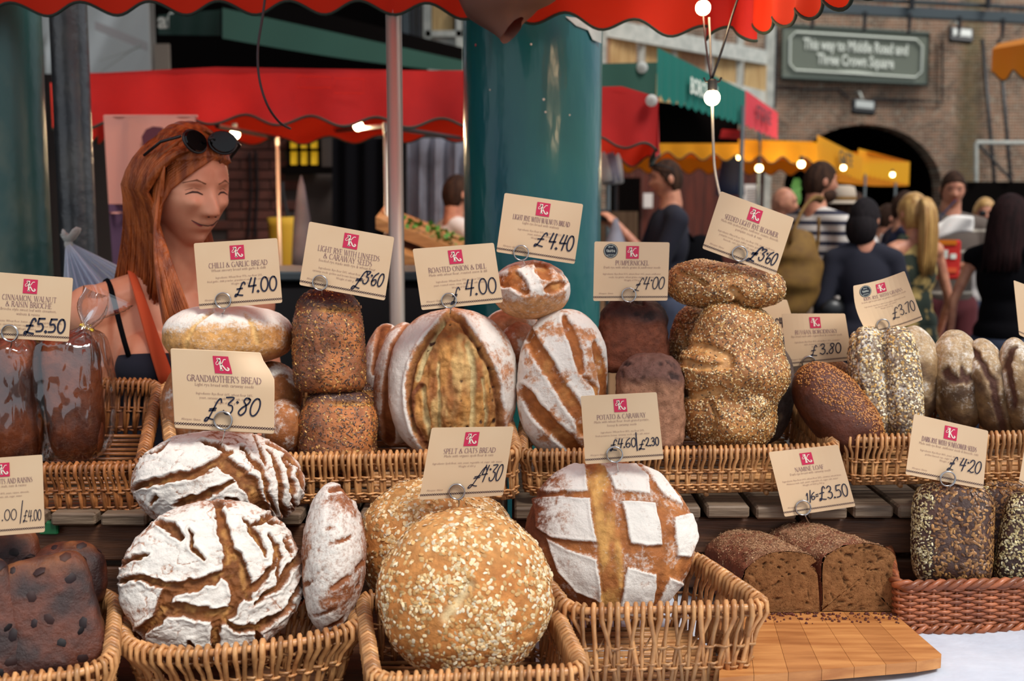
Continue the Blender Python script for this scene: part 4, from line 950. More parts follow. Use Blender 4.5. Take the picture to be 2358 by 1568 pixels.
def person(label, px, py_head, Y, yaw, H=1.72, female=False, skin='skin2', hair='hair_brown', hairfn=None, top='navy', sleeve=.45, bottom='jeans', leg_to=1.0,
           arms=None, headyaw=0, headpitch=0, vox=.0145, wide=1.0, skirt=False, lean=(0, 0), strap=False, smile=0, beard=False, necklow=0):
    """px,py_head: pixel of the head's centre. yaw 0 faces the camera, +90 faces the picture's right."""
    hc = P(px, py_head, Y); g = np.array([hc[0], Y, 0.0]); k = hc[2] / (H - .115) * 1.0
    R = rotz(yaw); T = lambda v: g + R @ (np.asarray(v, float))
    Hs = hc[2] + .115; s = Hs / 1.75
    o = thing('person', label, 'person', g, 'market visitors')
    sh = .185 * wide * (0.9 if female else 1.0) * s; hp = .10 * s
    z = dict(neck=1.50 * s, sh=1.425 * s, chest=1.28 * s, waist=1.08 * s, hip=.94 * s, knee=.50 * s, ank=.09 * s)
    body = MB(); add = lambda q: body.add(q[0] if isinstance(q, tuple) else q, q[1]) if False else body.add(*q)
    Hd = rotz(yaw + headyaw) @ np.array(Matrix.Rotation(headpitch, 3, 'X'))
    hv, hf = headmesh(22, female, smile); body.add(hv @ Hd.T + T((0, -.02, Hs - .115)), hf)
    tors = lambda gw: [ellips(T((0, 0, z['chest'] + .02)), ((.150 * wide * (.9 if female else 1) + gw) * s, (.100 + gw) * s, .20 * s), R, 8), ellips(T((0, 0, z['waist'])), ((.128 * wide * (.88 if female else 1) + gw) * s, (.09 + gw) * s, .20 * s), R, 8),
                       ellips(T((0, .005, z['hip'])), ((.155 * (1.02 if female else .95) + gw) * s, (.105 + gw) * s, .14 * s), R, 8)]
    for q in tors(0): body.add(*q)
    for sd in (-1, 1):
        body.add(*capsule(T((sd * .05, .01, z['sh'] + .02)), T((sd * sh * .92, .005, z['sh'] - .01)), .055 * s, .052 * s))
    if female: [body.add(*ellips(T((sd * .07 * s, -.085 * s, z['chest'])), (.055 * s,) * 3, None, 6)) for sd in (-1, 1)]
    body.add(*capsule(T((0, .01, z['neck'] + .05)), T((0, .01, z['sh'])), .055 * s * (.85 if female else 1), .07 * s))
    arms = arms or {}
    A = {}
    for sd, nm in ((-1, 'R'), (1, 'L')):
        S_ = np.array([sd * sh, 0, z['sh'] - .015]); E = np.array(arms.get(nm, [(sd * .245 * s, .03, 1.12 * s), (sd * .25 * s, -.06, .88 * s)])[0]); W_ = np.array(arms.get(nm, [(0, 0, 0), (sd * .25 * s, -.06, .88 * s)])[1])
        A[nm] = (T(S_), T(E), T(W_)); r = (.8 if female else 1) * s
        body.add(*capsule(T(S_), T(E), .047 * r, .037 * r)); body.add(*capsule(T(E), T(W_), .036 * r, .025 * r))
        for q in finger_hand(T(W_), nz(T(W_) - T(E)), R @ np.array([-sd * .7, -.7, 0.1]), .95, .35): body.add(*q)
        body.add(*capsule(T((sd * hp, 0, z['hip'] - .03)), T((sd * hp * 1.05, -.01, z['knee'])), .082 * s, .054 * s)); body.add(*capsule(T((sd * hp * 1.05, -.005, z['knee'])), T((sd * hp, .02, z['ank'])), .052 * s, .033 * s))
        body.add(*capsule(T((sd * hp, .05, .045)), T((sd * hp * 1.2, -.13, .035)), .036, .032))
    b = body.build('body', M[skin], o); addremesh(b, vox, 3)
    # clothes
    c = MB()
    for q in tors(.014)[:2]: c.add(*q)
    c.add(*ellips(T((0, .005, z['hip'] + .05)), (.165 * s, .118 * s, .11 * s), R, 8))
    for sd, nm in ((-1, 'R'), (1, 'L')):
        S_, E, W_ = A[nm]
        if not strap: c.add(*capsule(T((sd * .055, .01, z['sh'] + .022)), S_, .063 * s, .062 * s))
        else: c.add(*capsule(T((sd * .075, .0, z['sh'] + .045)), T((sd * .085, .0, z['chest'] + .06)), .045 * s, .06 * s))
        if sleeve > 0:
            L = np.linalg.norm(E - S_) + np.linalg.norm(W_ - E); l1 = np.linalg.norm(E - S_) / L
            e = S_ + (E - S_) * min(sleeve / l1, 1); c.add(*capsule(S_, e, .062 * s, .056 * s))
            if sleeve > l1: c.add(*capsule(E, E + (W_ - E) * (sleeve - l1) / (1 - l1), .052 * s, .042 * s))
    tm = c.build('shirt' if not skirt else 'dress', M[top] if isinstance(top, str) else top, o); addremesh(tm, .014, 2)
    c = MB()
    if skirt:
        V, F = lathe([(.14 * s, .98 * s), (.17 * s, .86 * s), (.21 * s, .6 * s), (.25 * s, .42 * s)], g, 24); c.add(V, F)
        c.build('skirt', M[top] if isinstance(top, str) else top, o, smooth=True)
    else:
        c.add(*ellips(T((0, .005, z['hip'] - .02)), (.175 * s, .122 * s, .12 * s), R, 8))
        for sd in (-1, 1):
            h, kn, an = T((sd * hp, 0, z['hip'] - .03)), T((sd * hp * 1.05, -.01, z['knee'])), T((sd * hp, .02, z['ank']))
            if leg_to <= .5: c.add(*capsule(h, h + (kn - h) * leg_to * 2 * .95, .1 * s, .08 * s))
            else: c.add(*capsule(h, kn, .096 * s, .068 * s)); c.add(*capsule(kn, an, .066 * s, .05 * s))
        addremesh(c.build('trousers' if leg_to > .5 else 'shorts', M[bottom], o), .016, 2)
    for sd in (-1, 1):
        V, F = capsule(T((sd * hp, .055, .05)), T((sd * hp * 1.2, -.15, .04)), .046, .042); V[:, 2] = np.maximum(V[:, 2], .003)
        mesh('shoe', V, F, M['blackcloth'], o, smooth=True)
    hcn = T((0, -.02, Hs - .115)); HR = Hd
    # hair and face
    if hairfn != 'bald':
        d, F = cubesphere(18); rr = np.array([.080, .103, .122])
        V = d * rr; X, Yc, Zc = V.T
        fr = sm(.0, -.09, Yc)                                 # pull the cap off the face
        cut = ((Zc < (.100 * fr - .045)) & (Yc < .015)) | (Zc < -.085)
        V = V * (1 + .03 * (fbm(d * 9, 3, int(px)) - .5)[:, None] * 2)
        V[cut] *= .68
        mesh('hair', V @ HR.T + hcn, F, M[hair], o, smooth=True)
    if callable(hairfn): hairfn(o, hcn, HR, R, s)
    for sd in (-1, 1):
        mesh('eye', *[((lambda q: (np.asarray(q[0]) @ HR.T + hcn, q[1]))(ellips((sd * .031, -.0865, .003), (.009, .004, .0028), None, 5)))][0], M['lash'], o, smooth=True)
        mesh('eyebrow', *tube([HR @ np.array(q) + hcn for q in ((sd * .016, -.0955, .020), (sd * .032, -.094, .025), (sd * .048, -.083, .019))], [.0028, .0034, .0018], 6), M['brow' if hair in ('hair_red', 'hair_blond') else 'lash'], o, smooth=True)
    mesh('lips', *tube([HR @ np.array(q) + hcn for q in ((-.022, -.090, -.060), (0, -.1015, -.0625), (.022, -.090, -.060))], [.003, .0052, .003], 8, flat=.6), M['lips'], o, smooth=True)
    if beard:
        d, F = cubesphere(14); V = d * np.array([.068, .070, .05]); mesh('beard', (V + [0, -.028, -.080]) @ HR.T + hcn, F, M[hair], o, smooth=True)
    return o, hcn, HR, A, s, z, T, g, R

def strands(parent, name, mt, paths, r=.004, sides=5, seed=1):
    mb = MB()
    for p in paths:
        n = len(p); rr = np.array([r * (1 - .55 * abs(2 * i / (n - 1) - .8)) for i in range(n)]); mb.add(*tube(p, rr, sides))
    return mb.build(name, mt, parent, smooth=True, kind='stuff')
def bez(pts, n=10):
    pts = np.asarray(pts, float); out = []
    for t in np.linspace(0, 1, n):
        q = pts.copy()
        while len(q) > 1: q = q[:-1] * (1 - t) + q[1:] * t
        out.append(q[0])
    return np.array(out)

# the woman behind the stall
Yw = 2.64
hw = P(430, 431, Yw); yawW = math.radians(46)
wo = thing('person', 'smiling woman with long auburn hair behind the stall, orange and navy sleeveless top', 'person', (hw[0] - .08, Yw, 0))
HRw = rotz(yawW) @ np.array(Matrix.Rotation(math.radians(10), 3, 'X'))
sH = 1.17
body = MB()
hv, hf = headmesh(64, True, .6)
body.add((hv * sH) @ HRw.T + hw, hf)
def surf(x, z, off=.001):
    d_ = (hv[:, 0] - x) ** 2 + (hv[:, 2] - z) ** 2 + 1e3 * (hv[:, 1] > -.02); i = np.argsort(d_)[:6]; return (x, float(hv[i, 1].mean()) - off, z)
Rb = rotz(math.radians(25)); ctr = np.array([hw[0] - .055, Yw + .05, 0])
TB = lambda v: ctr + Rb @ np.asarray(v, float)
zn = hw[2]
body.add(*capsule(hw + HRw @ np.array([0, .03, -.08]), TB((0, 0, zn - .25)), .052, .062, 20))
body.add(*ellips(TB((0, 0, zn - .40)), (.165, .10, .19), Rb, 14)); body.add(*ellips(TB((0, 0, zn - .62)), (.135, .095, .22), Rb, 14)); body.add(*ellips(TB((0, .01, zn - .82)), (.175, .12, .15), Rb, 12))
for sd in (-1, 1):
    body.add(*capsule(TB((sd * .04, .0, zn - .235)), TB((sd * .155, .0, zn - .275)), .05, .055, 16)); body.add(*ellips(TB((sd * .075, -.085, zn - .40)), (.066, .06, .07), None, 10))
Sr = TB((-.185, .0, zn - .285)); Er = P(262, 905, Yw - .01); Wr = Er + np.array([.10, .02, -.2])
body.add(*ellips(Sr + [0, 0, -.005], (.062, .06, .066), None, 12)); body.add(*capsule(Sr, Er, .056, .043, 18)); body.add(*capsule(Er, Wr, .042, .028, 16))
for q in finger_hand(Wr, nz(Wr - Er), np.array([0, 0, -1.]), 1, .3): body.add(*q)
Sl = TB((.185, 0, zn - .285)); El = TB((.24, .02, zn - .60)); Wl = TB((.12, -.2, zn - .62))
body.add(*ellips(Sl, (.058, .056, .062), None, 10)); body.add(*capsule(Sl, El, .05, .04, 14)); body.add(*capsule(El, Wl, .04, .027, 14))
for q in finger_hand(Wl, nz(Wl - El), np.array([0, 0, -1.]), 1, .3): body.add(*q)
for sd in (-1, 1): body.add(*capsule(TB((sd * .1, 0, zn - .88)), TB((sd * .1, 0, .45)), .085, .055)); body.add(*capsule(TB((sd * .1, 0, .45)), TB((sd * .1, .02, .09)), .054, .035)); body.add(*capsule(TB((sd * .1, .05, .045)), TB((sd * .11, -.12, .035)), .036, .03))
bo = body.build('body', M['skin'], wo); addremesh(bo, .0050, 1, .5)
c = MB()
c.add(*ellips(TB((0, -.004, zn - .46)), (.158, .108, .125), Rb, 14)); c.add(*ellips(TB((0, 0, zn - .64)), (.148, .108, .22), Rb, 14)); c.add(*ellips(TB((0, .01, zn - .82)), (.188, .132, .15), Rb, 12))
for sd in (-1, 1): c.add(*ellips(TB((sd * .075, -.088, zn - .415)), (.074, .068, .066), None, 10))
addremesh(c.build('top', M['navy2'], wo), .007, 3)
for sd in (-1, 1):   # orange facing and thin straps
    mesh('orange_trim', *tube(bez([TB((sd * .095, .02, zn - .190)), TB((sd * .095, -.10, zn - .21)), TB((sd * .075, -.15, zn - .33)), TB((sd * .04, -.165, zn - .45))], 12), [.007 + .012 * i / 11 for i in range(12)], 8, flat=.35), M['orangecloth'], wo, smooth=True)
    mesh('strap', *tube(bez([TB((sd * .15, .06, zn - .235)), TB((sd * .145, -.02, zn - .17)), TB((sd * .145, -.11, zn - .28)), TB((sd * .12, -.125, zn - .38))], 10), .006, 6), M['blackcloth'], wo, smooth=True)
addremesh((lambda q: q)(MB().add(*ellips(TB((0, .01, zn - .92)), (.19, .135, .14), Rb, 10)).add(*capsule(TB((-.1, 0, zn - .95)), TB((-.1, 0, .12)), .1, .06)).add(*capsule(TB((.1, 0, zn - .95)), TB((.1, 0, .12)), .1, .06)).build('trousers', M['jeans'], wo)), .014, 2)
# her face details
HW = lambda p: HRw @ (np.asarray(p, float) * sH) + hw
for sd in (-1, 1):
    mesh('eyelashes', *tube([HW(surf(sd * a, b)) for a, b in ((.017, .0), (.025, .0035), (.034, .0035), (.046, -.002))], [.0010, .0022, .0024, .0010], 6), M['lash'], wo, smooth=True)
    mesh('eyelid_crease', *tube([HW(surf(sd * a, b, 0)) for a, b in ((.018, .008), (.031, .0115), (.046, .005))], [.0005, .0009, .0004], 5), M['brow'], wo, smooth=True)
    mesh('eyebrow', *tube([HW(surf(sd * a, b, 0)) for a, b in ((.014, .021), (.030, .0275), (.050, .019))], [.0024, .0036, .0014], 6, flat=.6), M['brow'], wo, smooth=True)
mesh('lips', *tube([HW(surf(a, b, .0006)) for a, b in ((-.026, -.055), (-.014, -.0615), (0, -.0635), (.014, -.0615), (.026, -.055))], [.0014, .0042, .0054, .0042, .0014], 8, flat=.6), M['lips'], wo, smooth=True)
mesh('mouth_line', *tube([HW(surf(a, b, .0040)) for a, b in ((-.029, -.0525), (-.015, -.0595), (0, -.0615), (.015, -.0595), (.029, -.0525))], [.0008, .0011, .0010, .0011, .0008], 6), M['lash'], wo, smooth=True)
for q, rr in ((surf(.0075, -.0415, 0), .0028), (surf(-.0075, -.0415, 0), .0028)):
    mesh('nostril', *ellips(HW(q), (rr, rr, rr * .6), None, 4), M['lash'], wo, smooth=True)
# hair: cap, side sweep, long locks
d, F = cubesphere(40); V = d * np.array([.083, .108, .124]) * sH
X, Yc, Zc = V.T.copy() / sH
hl = .048 + .032 * sm(.05, -.03, X * 1.0) * 0 + .020 * (1 - np.abs(X) / .08)          # hairline height at the front
face = (Yc < .012 - .2 * 0) & (Zc < hl - .9 * sm(-.035, .03, Yc) * .09)
low_ = (Zc < -.02) & (Yc < .045); V[face | low_] *= .66
V *= (1 + .022 * np.sin(np.arctan2(X, Zc) * 46)[:, None] * .35)
V[:, 2] += .006
mesh('hair_cap', V @ HRw.T + hw, F, M['hair_red'], wo, smooth=True)
paths = []; r2 = random.Random(3)
for k in range(330):     # viewer's side of the head: swept from the parting, over the ear and down the shoulder
    t = r2.random(); a = r2.random()
    p0 = HW((-.005 - .02 * r2.random(), -.075 + .13 * t, .118 - .035 * abs(t - .35) - .02 * (t < .2)))
    p1 = HW((-.075 - .02 * a, -.066 + .10 * t, .085))
    p2 = HW((-.099 - .008 * a, -.030 + .085 * t, -.005))
    e = P(300 + 90 * t + 24 * (a - .5), 640 + 60 * r2.random(), Yw - .12 + .10 * (1 - t))
    e = P(268 + 100 * (1 - t) + 20 * (r2.random() - .5), 640 + 60 * r2.random(), Yw + .06 - .10 * (1 - t))
    m_ = P(300 + 78 * (1 - t) + 12 * (r2.random() - .5), 500, Yw - .03 - .06 * (1 - t))
    path = np.concatenate([bez([p0, p1, p2], 7)[:-1], bez([p2, m_, e], 7)])
    paths.append(path)
strands(wo, 'side_hair', M['hair_red'], paths, .0055)
paths = []
for k in range(230):     # front lock that falls over the shoulder and chest
    t = r2.random(); a = r2.random()
    p2 = HW((-.085 + .01 * a, -.045 + .05 * t, -.005 - .02 * a)); m_ = P(350 + 26 * t, 560, Yw - .13); e = P(388 + 62 * t + 10 * a, 740 + 120 * a, Yw - .19)
    p1 = HW((-.082, -.055 + .04 * t, .05))
    paths.append(np.concatenate([bez([p1, p2], 3)[:-1], bez([p2, m_, P(352 + 55 * t, 640, Yw - .19), e], 12)]))
strands(wo, 'front_hair', M['hair_red'], paths, .005)
paths = []
for k in range(200):     # back and far side
    t = r2.random(); a = r2.random()
    p0 = HW((.0, -.06 + .12 * t, .120 - .02 * t)); p1 = HW((.09, -.04 + .12 * t, .09)); p2 = HW((.082, .02 + .06 * t, -.03)); e = P(440 + 60 * t, 600, Yw + .12)
    paths.append(np.concatenate([bez([p0, p1, p2], 7)[:-1], bez([p2, (p2 + e) / 2, e], 5)]))
strands(wo, 'far_hair', M['hair_red'], paths, .0055)
paths = []
for k in range(170):     # fringe swept across the forehead to the near side
    t = r2.random()
    u_ = r2.uniform(-.002, .003); sw = [surf(.052 - .01 * t, .078 + .030 * t, .004 + u_), surf(.020, .076 + .028 * t, .006 + u_), surf(-.014, .062 + .032 * t, .007 + u_), surf(-.044, .038 + .036 * t, .007 + u_), surf(-.066, .004 + .05 * t, .006 + u_)]
    paths.append(np.array([HW(q) for q in sw + [(-.086, -.052 + .02 * t, -.035), (-.088, -.045 + .02 * t, -.085)]]))
strands(wo, 'fringe', M['hair_red'], paths, .0045)
mesh('earring', *tube([HW((-.078, -.03, -.06)), HW((-.079, -.032, -.075)), HW((-.079, -.033, -.105))], [.004, .007, .004], 8), M['red2'], wo, smooth=True)
# sunglasses on the head: a thing she wears
sgl = thing('sunglasses', 'black sunglasses pushed up on the woman\'s auburn hair', 'sunglasses', HW((0, -.10, .085)))
for sd in (-1, 1):
    c0 = np.array([sd * .030 - .010, -.088, .100]); Rl = np.array(Matrix.Rotation(math.radians(-28), 3, 'X')) @ np.array(Matrix.Rotation(-sd * .22, 3, 'Z'))
    pr = [(.027 * math.cos(a) * (1 + .08 * math.sin(a)), 0, .022 * math.sin(a)) for a in np.linspace(0, 2 * math.pi, 21)[:-1]]
    fr_ = [Rl @ np.array(q) + c0 for q in pr]
    bk_ = [Rl @ (np.array(q) * .92 + [0, -.006, 0]) + c0 for q in pr]
    V = [HW(q) for q in fr_] + [HW(q) for q in bk_]; n = 20
    mesh('lens', V, [tuple(range(n - 1, -1, -1)), tuple(range(n, 2 * n))] + [(i, (i + 1) % n, n + (i + 1) % n, n + i) for i in range(n)], M['glassblack'], sgl)
    mesh('rim', *tube([HW(q) for q in fr_], .0032, 6, closed=True), M['black'], sgl, smooth=True)
    mesh('temple', *tube([HW(q) for q in ((sd * .056 - .010, -.080, .108), (sd * .086, -.045, .092), (sd * .094, .0, .060))], .0036, 6), M['black'], sgl, smooth=True)
mesh('bridge', *tube([HW(q) for q in ((-.017, -.096, .106), (-.010, -.100, .110), (-.003, -.096, .106))], .003, 6), M['black'], sgl, smooth=True)

# market visitors ------------------------------------------------------------
sc_ = 1.0
def ponytail(o, hcn, HR, R, s):
    q = lambda p: HR @ np.array(p) + hcn; ps = []
    for k in range(90):
        a = rnd.uniform(-1, 1); b = rnd.uniform(-1, 1)
        ps.append(bez([q((.02 * a, .085, .09)), q((.045 * a, .14 + .02 * b, .08)), q((.06 * a, .15 + .03 * b, -.10)), q((.05 * a, .13 + .02 * b, -.30 - .06 * abs(b)))], 9))
    strands(o, 'ponytail', M['hair_blond'], ps, .009)
def longhair(mt, L=.34):
    def f(o, hcn, HR, R, s):
        ps = []
        for k in range(120):
            a = rnd.uniform(-1, 1) * 2.1; b = rnd.random(); x, y = math.sin(a), math.cos(a)
            q = lambda p: HR @ np.array(p) + hcn
            ps.append(bez([q((.02 * x, .03 * y, .125)), q((.10 * x, .10 * y + .01, .10)), q((.105 * x, .11 * y + .01, -.05)), q((.10 * x, .085 * y + .03, -L + .05 * b))], 9))
        strands(o, 'long_hair', M[mt], ps, .012)
    return f
def bun(o, hcn, HR, R, s):
    mesh('hair_roll', *ellips(HR @ np.array([0, .045, -.045]) + hcn, (.082, .075, .100), HR, 10), M['hair_black'], o, smooth=True)
def backpack(o, T, s, mt, z0=1.18, name='backpack', label=None):
    bp = thing('backpack', label, 'backpack', T((0, .2, z0 - .25)))
    V, F = ellips(T((0, .19 * s, z0)), (.15, .085, .24), None, 10); mesh('pack', V, F, M[mt], bp, smooth=True)
    mesh('front_pocket', *ellips(T((0, .26 * s, z0 - .09)), (.10, .04, .11), None, 8), M[mt], bp, smooth=True)
    for sd in (-1, 1): mesh('strap', *tube(bez([T((sd * .09, .13, z0 + .2)), T((sd * .12, .05, z0 + .36)), T((sd * .13, -.12, z0 + .2)), T((sd * .12, -.13, z0)), T((sd * .10, .08, z0 - .15))], 12), .02, 6, flat=.35), M[mt], bp, smooth=True)
# 1 man taking a photograph, facing left
r_ = person('man in a navy T-shirt and black backpack holding up a camera, sunglasses on his head', 1542, 412, 7.0, -math.radians(82), female=False, hair='hair_brown', top='navy2', sleeve=.42, bottom='jeans', vox=.011,
            arms={'R': [(-.19, -.12, 1.24), (-.08, -.34, 1.50)], 'L': [(.19, -.12, 1.24), (.06, -.34, 1.50)]}, headpitch=.05)
o, hcn, HR, A, s, z, T, g, R = r_
backpack(o, T, s, 'blackcloth', 1.20, label='black backpack on the man in the navy T-shirt')
cmr = thing('camera_device', 'small dark camera held up by the man in navy', 'camera', T((-.02, -.42, 1.50)))
mesh('camera_body', *rbox(T((-.02, -.42, 1.56)), (.06, .11, .075), .01, R), M['black'], cmr); mesh('lens', *lathe([(.025, 0), (.027, .03), (.022, .035)], T((-.02, -.45, 1.56)), 14, axis=R @ np.array([0, -1, 0])), M['black'], cmr)
mesh('plastic_bag', *lathe([(.012, .34), (.03, .28), (.06, .2), (.085, .1), (.08, .02), (.02, 0)], T((.10, -.36, 1.20)), 14), M['greyplastic'], smooth=True, label='clear plastic bag hanging from the photographing man\'s hand', cat='bag')
mesh('paper_note', *rbox(P(1492, 462, 13.4), (.11, .01, .17), .003), M['paper'], label='small white paper note hanging behind the camera', cat='note')
sgp = thing('sunglasses', 'dark sunglasses on the photographing man\'s head', 'sunglasses', hcn + HR @ np.array([0, -.09, .09]))
for sd in (-1, 1): mesh('lens', *ellips(hcn + HR @ np.array([sd * .033, -.088, .088]), (.028, .008, .020), HR, 6), M['glassblack'], sgp, smooth=True); mesh('temple', *tube([hcn + HR @ np.array(q) for q in ((sd * .06, -.08, .09), (sd * .088, -.02, .07), (sd * .088, .02, .05))], .004, 5), M['black'], sgp)
# 2 man in white shirt left of the column
person('man in a white short-sleeved shirt seen partly behind the teal column', 1047, 447, 7.0, math.radians(120), hair='hair_brown', top='offwhite', sleeve=.4, arms={'R': [(-.25, -.1, 1.14), (-.2, -.34, 1.05)], 'L': [(.25, -.1, 1.14), (.2, -.34, 1.05)]})
# 3 bald man
person('bald man with a flushed head looking right, behind the bloomer price card', 1800, 468, 8.6, math.radians(60), hairfn='bald', skin='skin2', top='jeans', sleeve=.9)
# 4 striped man
strp = stripes('striped_cotton', (208, 200, 192), (44, 44, 62), 2, 17, .58)
r_ = person('bearded man in a navy and white striped T-shirt, mustard bag on his back', 1884, 418, 6.7, math.radians(120), hair='hair_brown', top=strp, sleeve=.42, bottom='beige', leg_to=.5, beard=True, headyaw=-.35,
            arms={'R': [(-.25, .02, 1.14), (-.22, -.22, 1.06)], 'L': [(.25, -.03, 1.14), (.2, -.26, 1.08)]}, wide=1.05)
o, hcn, HR, A, s, z, T, g, R = r_
mbg = thing('rucksack', 'mustard brown cloth bag slung on the striped man\'s back', 'bag', P(1835, 715, 5.95))
V, F = ellips(P(1828, 630, 6.0), (.15, .10, .24), None, 14); V += np.stack([.01 * np.sin(V[:, 2] * 40)] * 3, 1); mesh('sack', V, F, M['mustard'], mbg, smooth=True)
mesh('strap', *tube(bez([P(1820, 560, 5.92), P(1838, 480, 5.95), P(1872, 440, 6.1), P(1893, 462, 6.2)], 12), .024, 6, flat=.4), M['mustard'], mbg, smooth=True)
mesh('strap', *tube(bez([P(1885, 500, 6.02), P(1888, 600, 6.0), P(1850, 690, 5.95)], 10), .02, 6, flat=.4), M['mustard'], mbg, smooth=True)
# 5 man with straw hat
r_ = person('man in a white top and straw hat standing behind the striped man', 1940, 480, 7.7, math.radians(175), hair='hair_brown', top='offwhite', sleeve=.45)
o, hcn, HR, A, s, z, T, g, R = r_
ht = thing('straw_hat', 'cream straw hat with a brown band', 'hat', hcn + [0, 0, .03])
mesh('brim', *lathe([(.085, .045), (.16, .03), (.163, .036), (.09, .055)], hcn, 30), M['beige'], ht, smooth=True); mesh('crown', *lathe([(.094, .045), (.09, .10), (.08, .145), (.05, .155), (.02, .145)], hcn, 24), M['beige'], ht, smooth=True); mesh('band', *lathe([(.096, .05), (.0945, .08)], hcn, 24), M['mustard'], ht, smooth=True)
# 6 dark haired woman, back to the camera
r_ = person('woman with rolled black hair and dark navy top, her back turned', 1992, 507, 6.0, math.radians(172), female=True, hair='hair_black', hairfn=bun, top='navy2', sleeve=.95, bottom='navy2', wide=.98, headyaw=-.5, arms={'R': [(-.21, .02, 1.10), (-.20, -.16, .92)], 'L': [(.21, .02, 1.10), (.20, -.16, .92)]})
o, hcn, HR, A, s, z, T, g, R = r_
hb = thing('shoulder_bag', 'black shoulder bag with a long strap on the woman in dark navy', 'bag', P(1915, 740, 6.0))
mesh('strap', *tube([P(2012, 568, 6.0), P(1970, 640, 5.98), P(1925, 705, 5.98)], .008, 6), M['blackcloth'], hb); mesh('bag_body', *ellips(P(1915, 712, 5.98), (.07, .05, .06), None, 8), M['black'], hb, smooth=True)
# 7 partly hidden people
person('dark haired person in white glimpsed between the two women', 2040, 503, 9.3, math.radians(90), hair='hair_brown', top='offwhite', sleeve=.4)
person('person with brown hair close behind the blond ponytail', 2078, 478, 8.3, math.radians(100), hair='hair_brown', top='navy', sleeve=.3, female=True)
# 8 blond woman
r_ = person('woman with a long blond ponytail in a dark floral dress, seen from behind', 2108, 492, 6.4, math.radians(200), female=True, hair='hair_blond', hairfn=ponytail, top='floralm', sleeve=0, skirt=True, strap=True, skin='skin2')
# 9 tall man in polo
pol = stripes('polo_cotton', (88, 76, 68), (176, 166, 152), 2, 7.5, .88)
r_ = person('tall man in a brown striped polo shirt holding open a paper', 2191, 436, 7.4, math.radians(6), hair='hair_brown', top=pol, sleeve=.42, bottom='maroon', leg_to=.48, headpitch=.12, vox=.0125,
            arms={'R': [(-.25, -.05, 1.17), (-.06, -.30, 1.24)], 'L': [(.26, -.05, 1.17), (.06, -.30, 1.26)]}, wide=1.1, headyaw=-.3, smile=0)
o, hcn, HR, A, s, z, T, g, R = r_
V, F = slab(lambda u, v: P(2148 + 92 * u, 522 - 22 * u + 38 * v - 12 * math.sin(3 * u), 6.72 + .03 * math.sin(6 * u + 3 * v)), 10, 5, .012)
mesh('paper_wrap', V, F, M['paper'], smooth=True, label='crumpled white paper held open by the tall man', cat='paper')
ob = thing('printed_bag', 'orange and white printed bag hanging in front of the tall man', 'bag', P(2178, 645, 6.9))
mesh('bag_body', *rbox(P(2180, 598, 6.88), (.155, .05, .24), .012), M['redflap'], ob)
for k, (px, py, w, h, mt) in enumerate(((2180, 558, .12, .03, 'orange'), (2175, 585, .04, .05, 'signtext'), (2195, 590, .035, .03, 'signtext'), (2182, 622, .11, .03, 'orangecloth'))): mesh('print', *box(P(px, py, 6.85), (w, .006, h)), M[mt], ob)
mesh('strap', *tube([P(2150, 560, 6.9), P(2165, 500, 6.95), P(2200, 462, 7.05)], .014, 6, flat=.4), M['navy'], ob)
# 10 blond with sunglasses, 11 dark woman on the right, 12 far heads
r_ = person('woman with pale blond hair and dark sunglasses behind the tall man\'s shoulder', 2266, 492, 8.4, math.radians(-12), female=True, hair='hair_blond', top='offwhite', sleeve=.5)
o, hcn, HR, A, s, z, T, g, R = r_
sg2 = thing('sunglasses', 'dark sunglasses worn by the pale blond woman', 'sunglasses', hcn + HR @ np.array([0, -.1, 0]))
for sd in (-1, 1): mesh('lens', *ellips(hcn + HR @ np.array([sd * .032, -.098, .003]), (.027, .006, .020), HR, 6), M['glassblack'], sg2, smooth=True)
r_ = person('woman with long dark brown hair in a black sleeveless top at the right edge', 2322, 503, 6.0, math.radians(135), female=True, hair='hair_dark', hairfn=longhair('hair_dark', .30), top='blackcloth', sleeve=0, bottom='jeans', wide=1.1, arms={'R': [(-.25, .02, 1.10), (-.26, -.03, .86)], 'L': [(.25, .06, 1.10), (.27, .04, .85)]}, headpitch=.15)
for (px, py, Y, yw, mt, lab) in ((2152, 505, 10.5, 1.0, 'navy', 'far visitor in navy behind the blond ponytail'), (1965, 470, 11, 2.0, 'grey', 'far visitor in grey between the hat and the black hair'), (2335, 505, 10, .4, 'offwhite', 'far visitor in white behind the dark haired woman')):
    person(lab, px, py, Y, yw, hair='hair_brown', top=mt, sleeve=.5, vox=.017)
# ---------------------------------------------------------------- table, crates, board
TZ = .858
tbl = thing('trestle_table', 'table under the lower row of baskets and breads', 'table', (0.05, 1.75, 0))
mesh('table_top', *rbox((.05, 1.80, TZ - .040), (3.0, 1.0, .04), .004), M['wood2'], tbl)
for sx in (-1.2, 1.3):
    for y in (1.45, 2.2): mesh('leg', *rbox((sx, y, (TZ - .055) / 2), (.05, .05, TZ - .055), .004), M['wood'], tbl)
def clothf(u, v):
    x = .04 + 1.5 * u; 
    if v < .72: y = 2.28 - (2.28 - 1.28) * v / .72; z = TZ - .012 + .0025 * math.sin(x * 23 + y * 9) + .002 * math.sin(y * 31 + x * 3)
    else: t = (v - .72) / .28; y = 1.28 - .02 * math.sin(x * 12) * t; z = TZ - .012 - .5 * t
    return np.array([x, y, z])
V, F = grid(clothf, 120, 60)
mesh('tablecloth', V, F, M['cloth'], smooth=True, label='pale linen tablecloth under the baskets, showing at the lower right', cat='tablecloth')
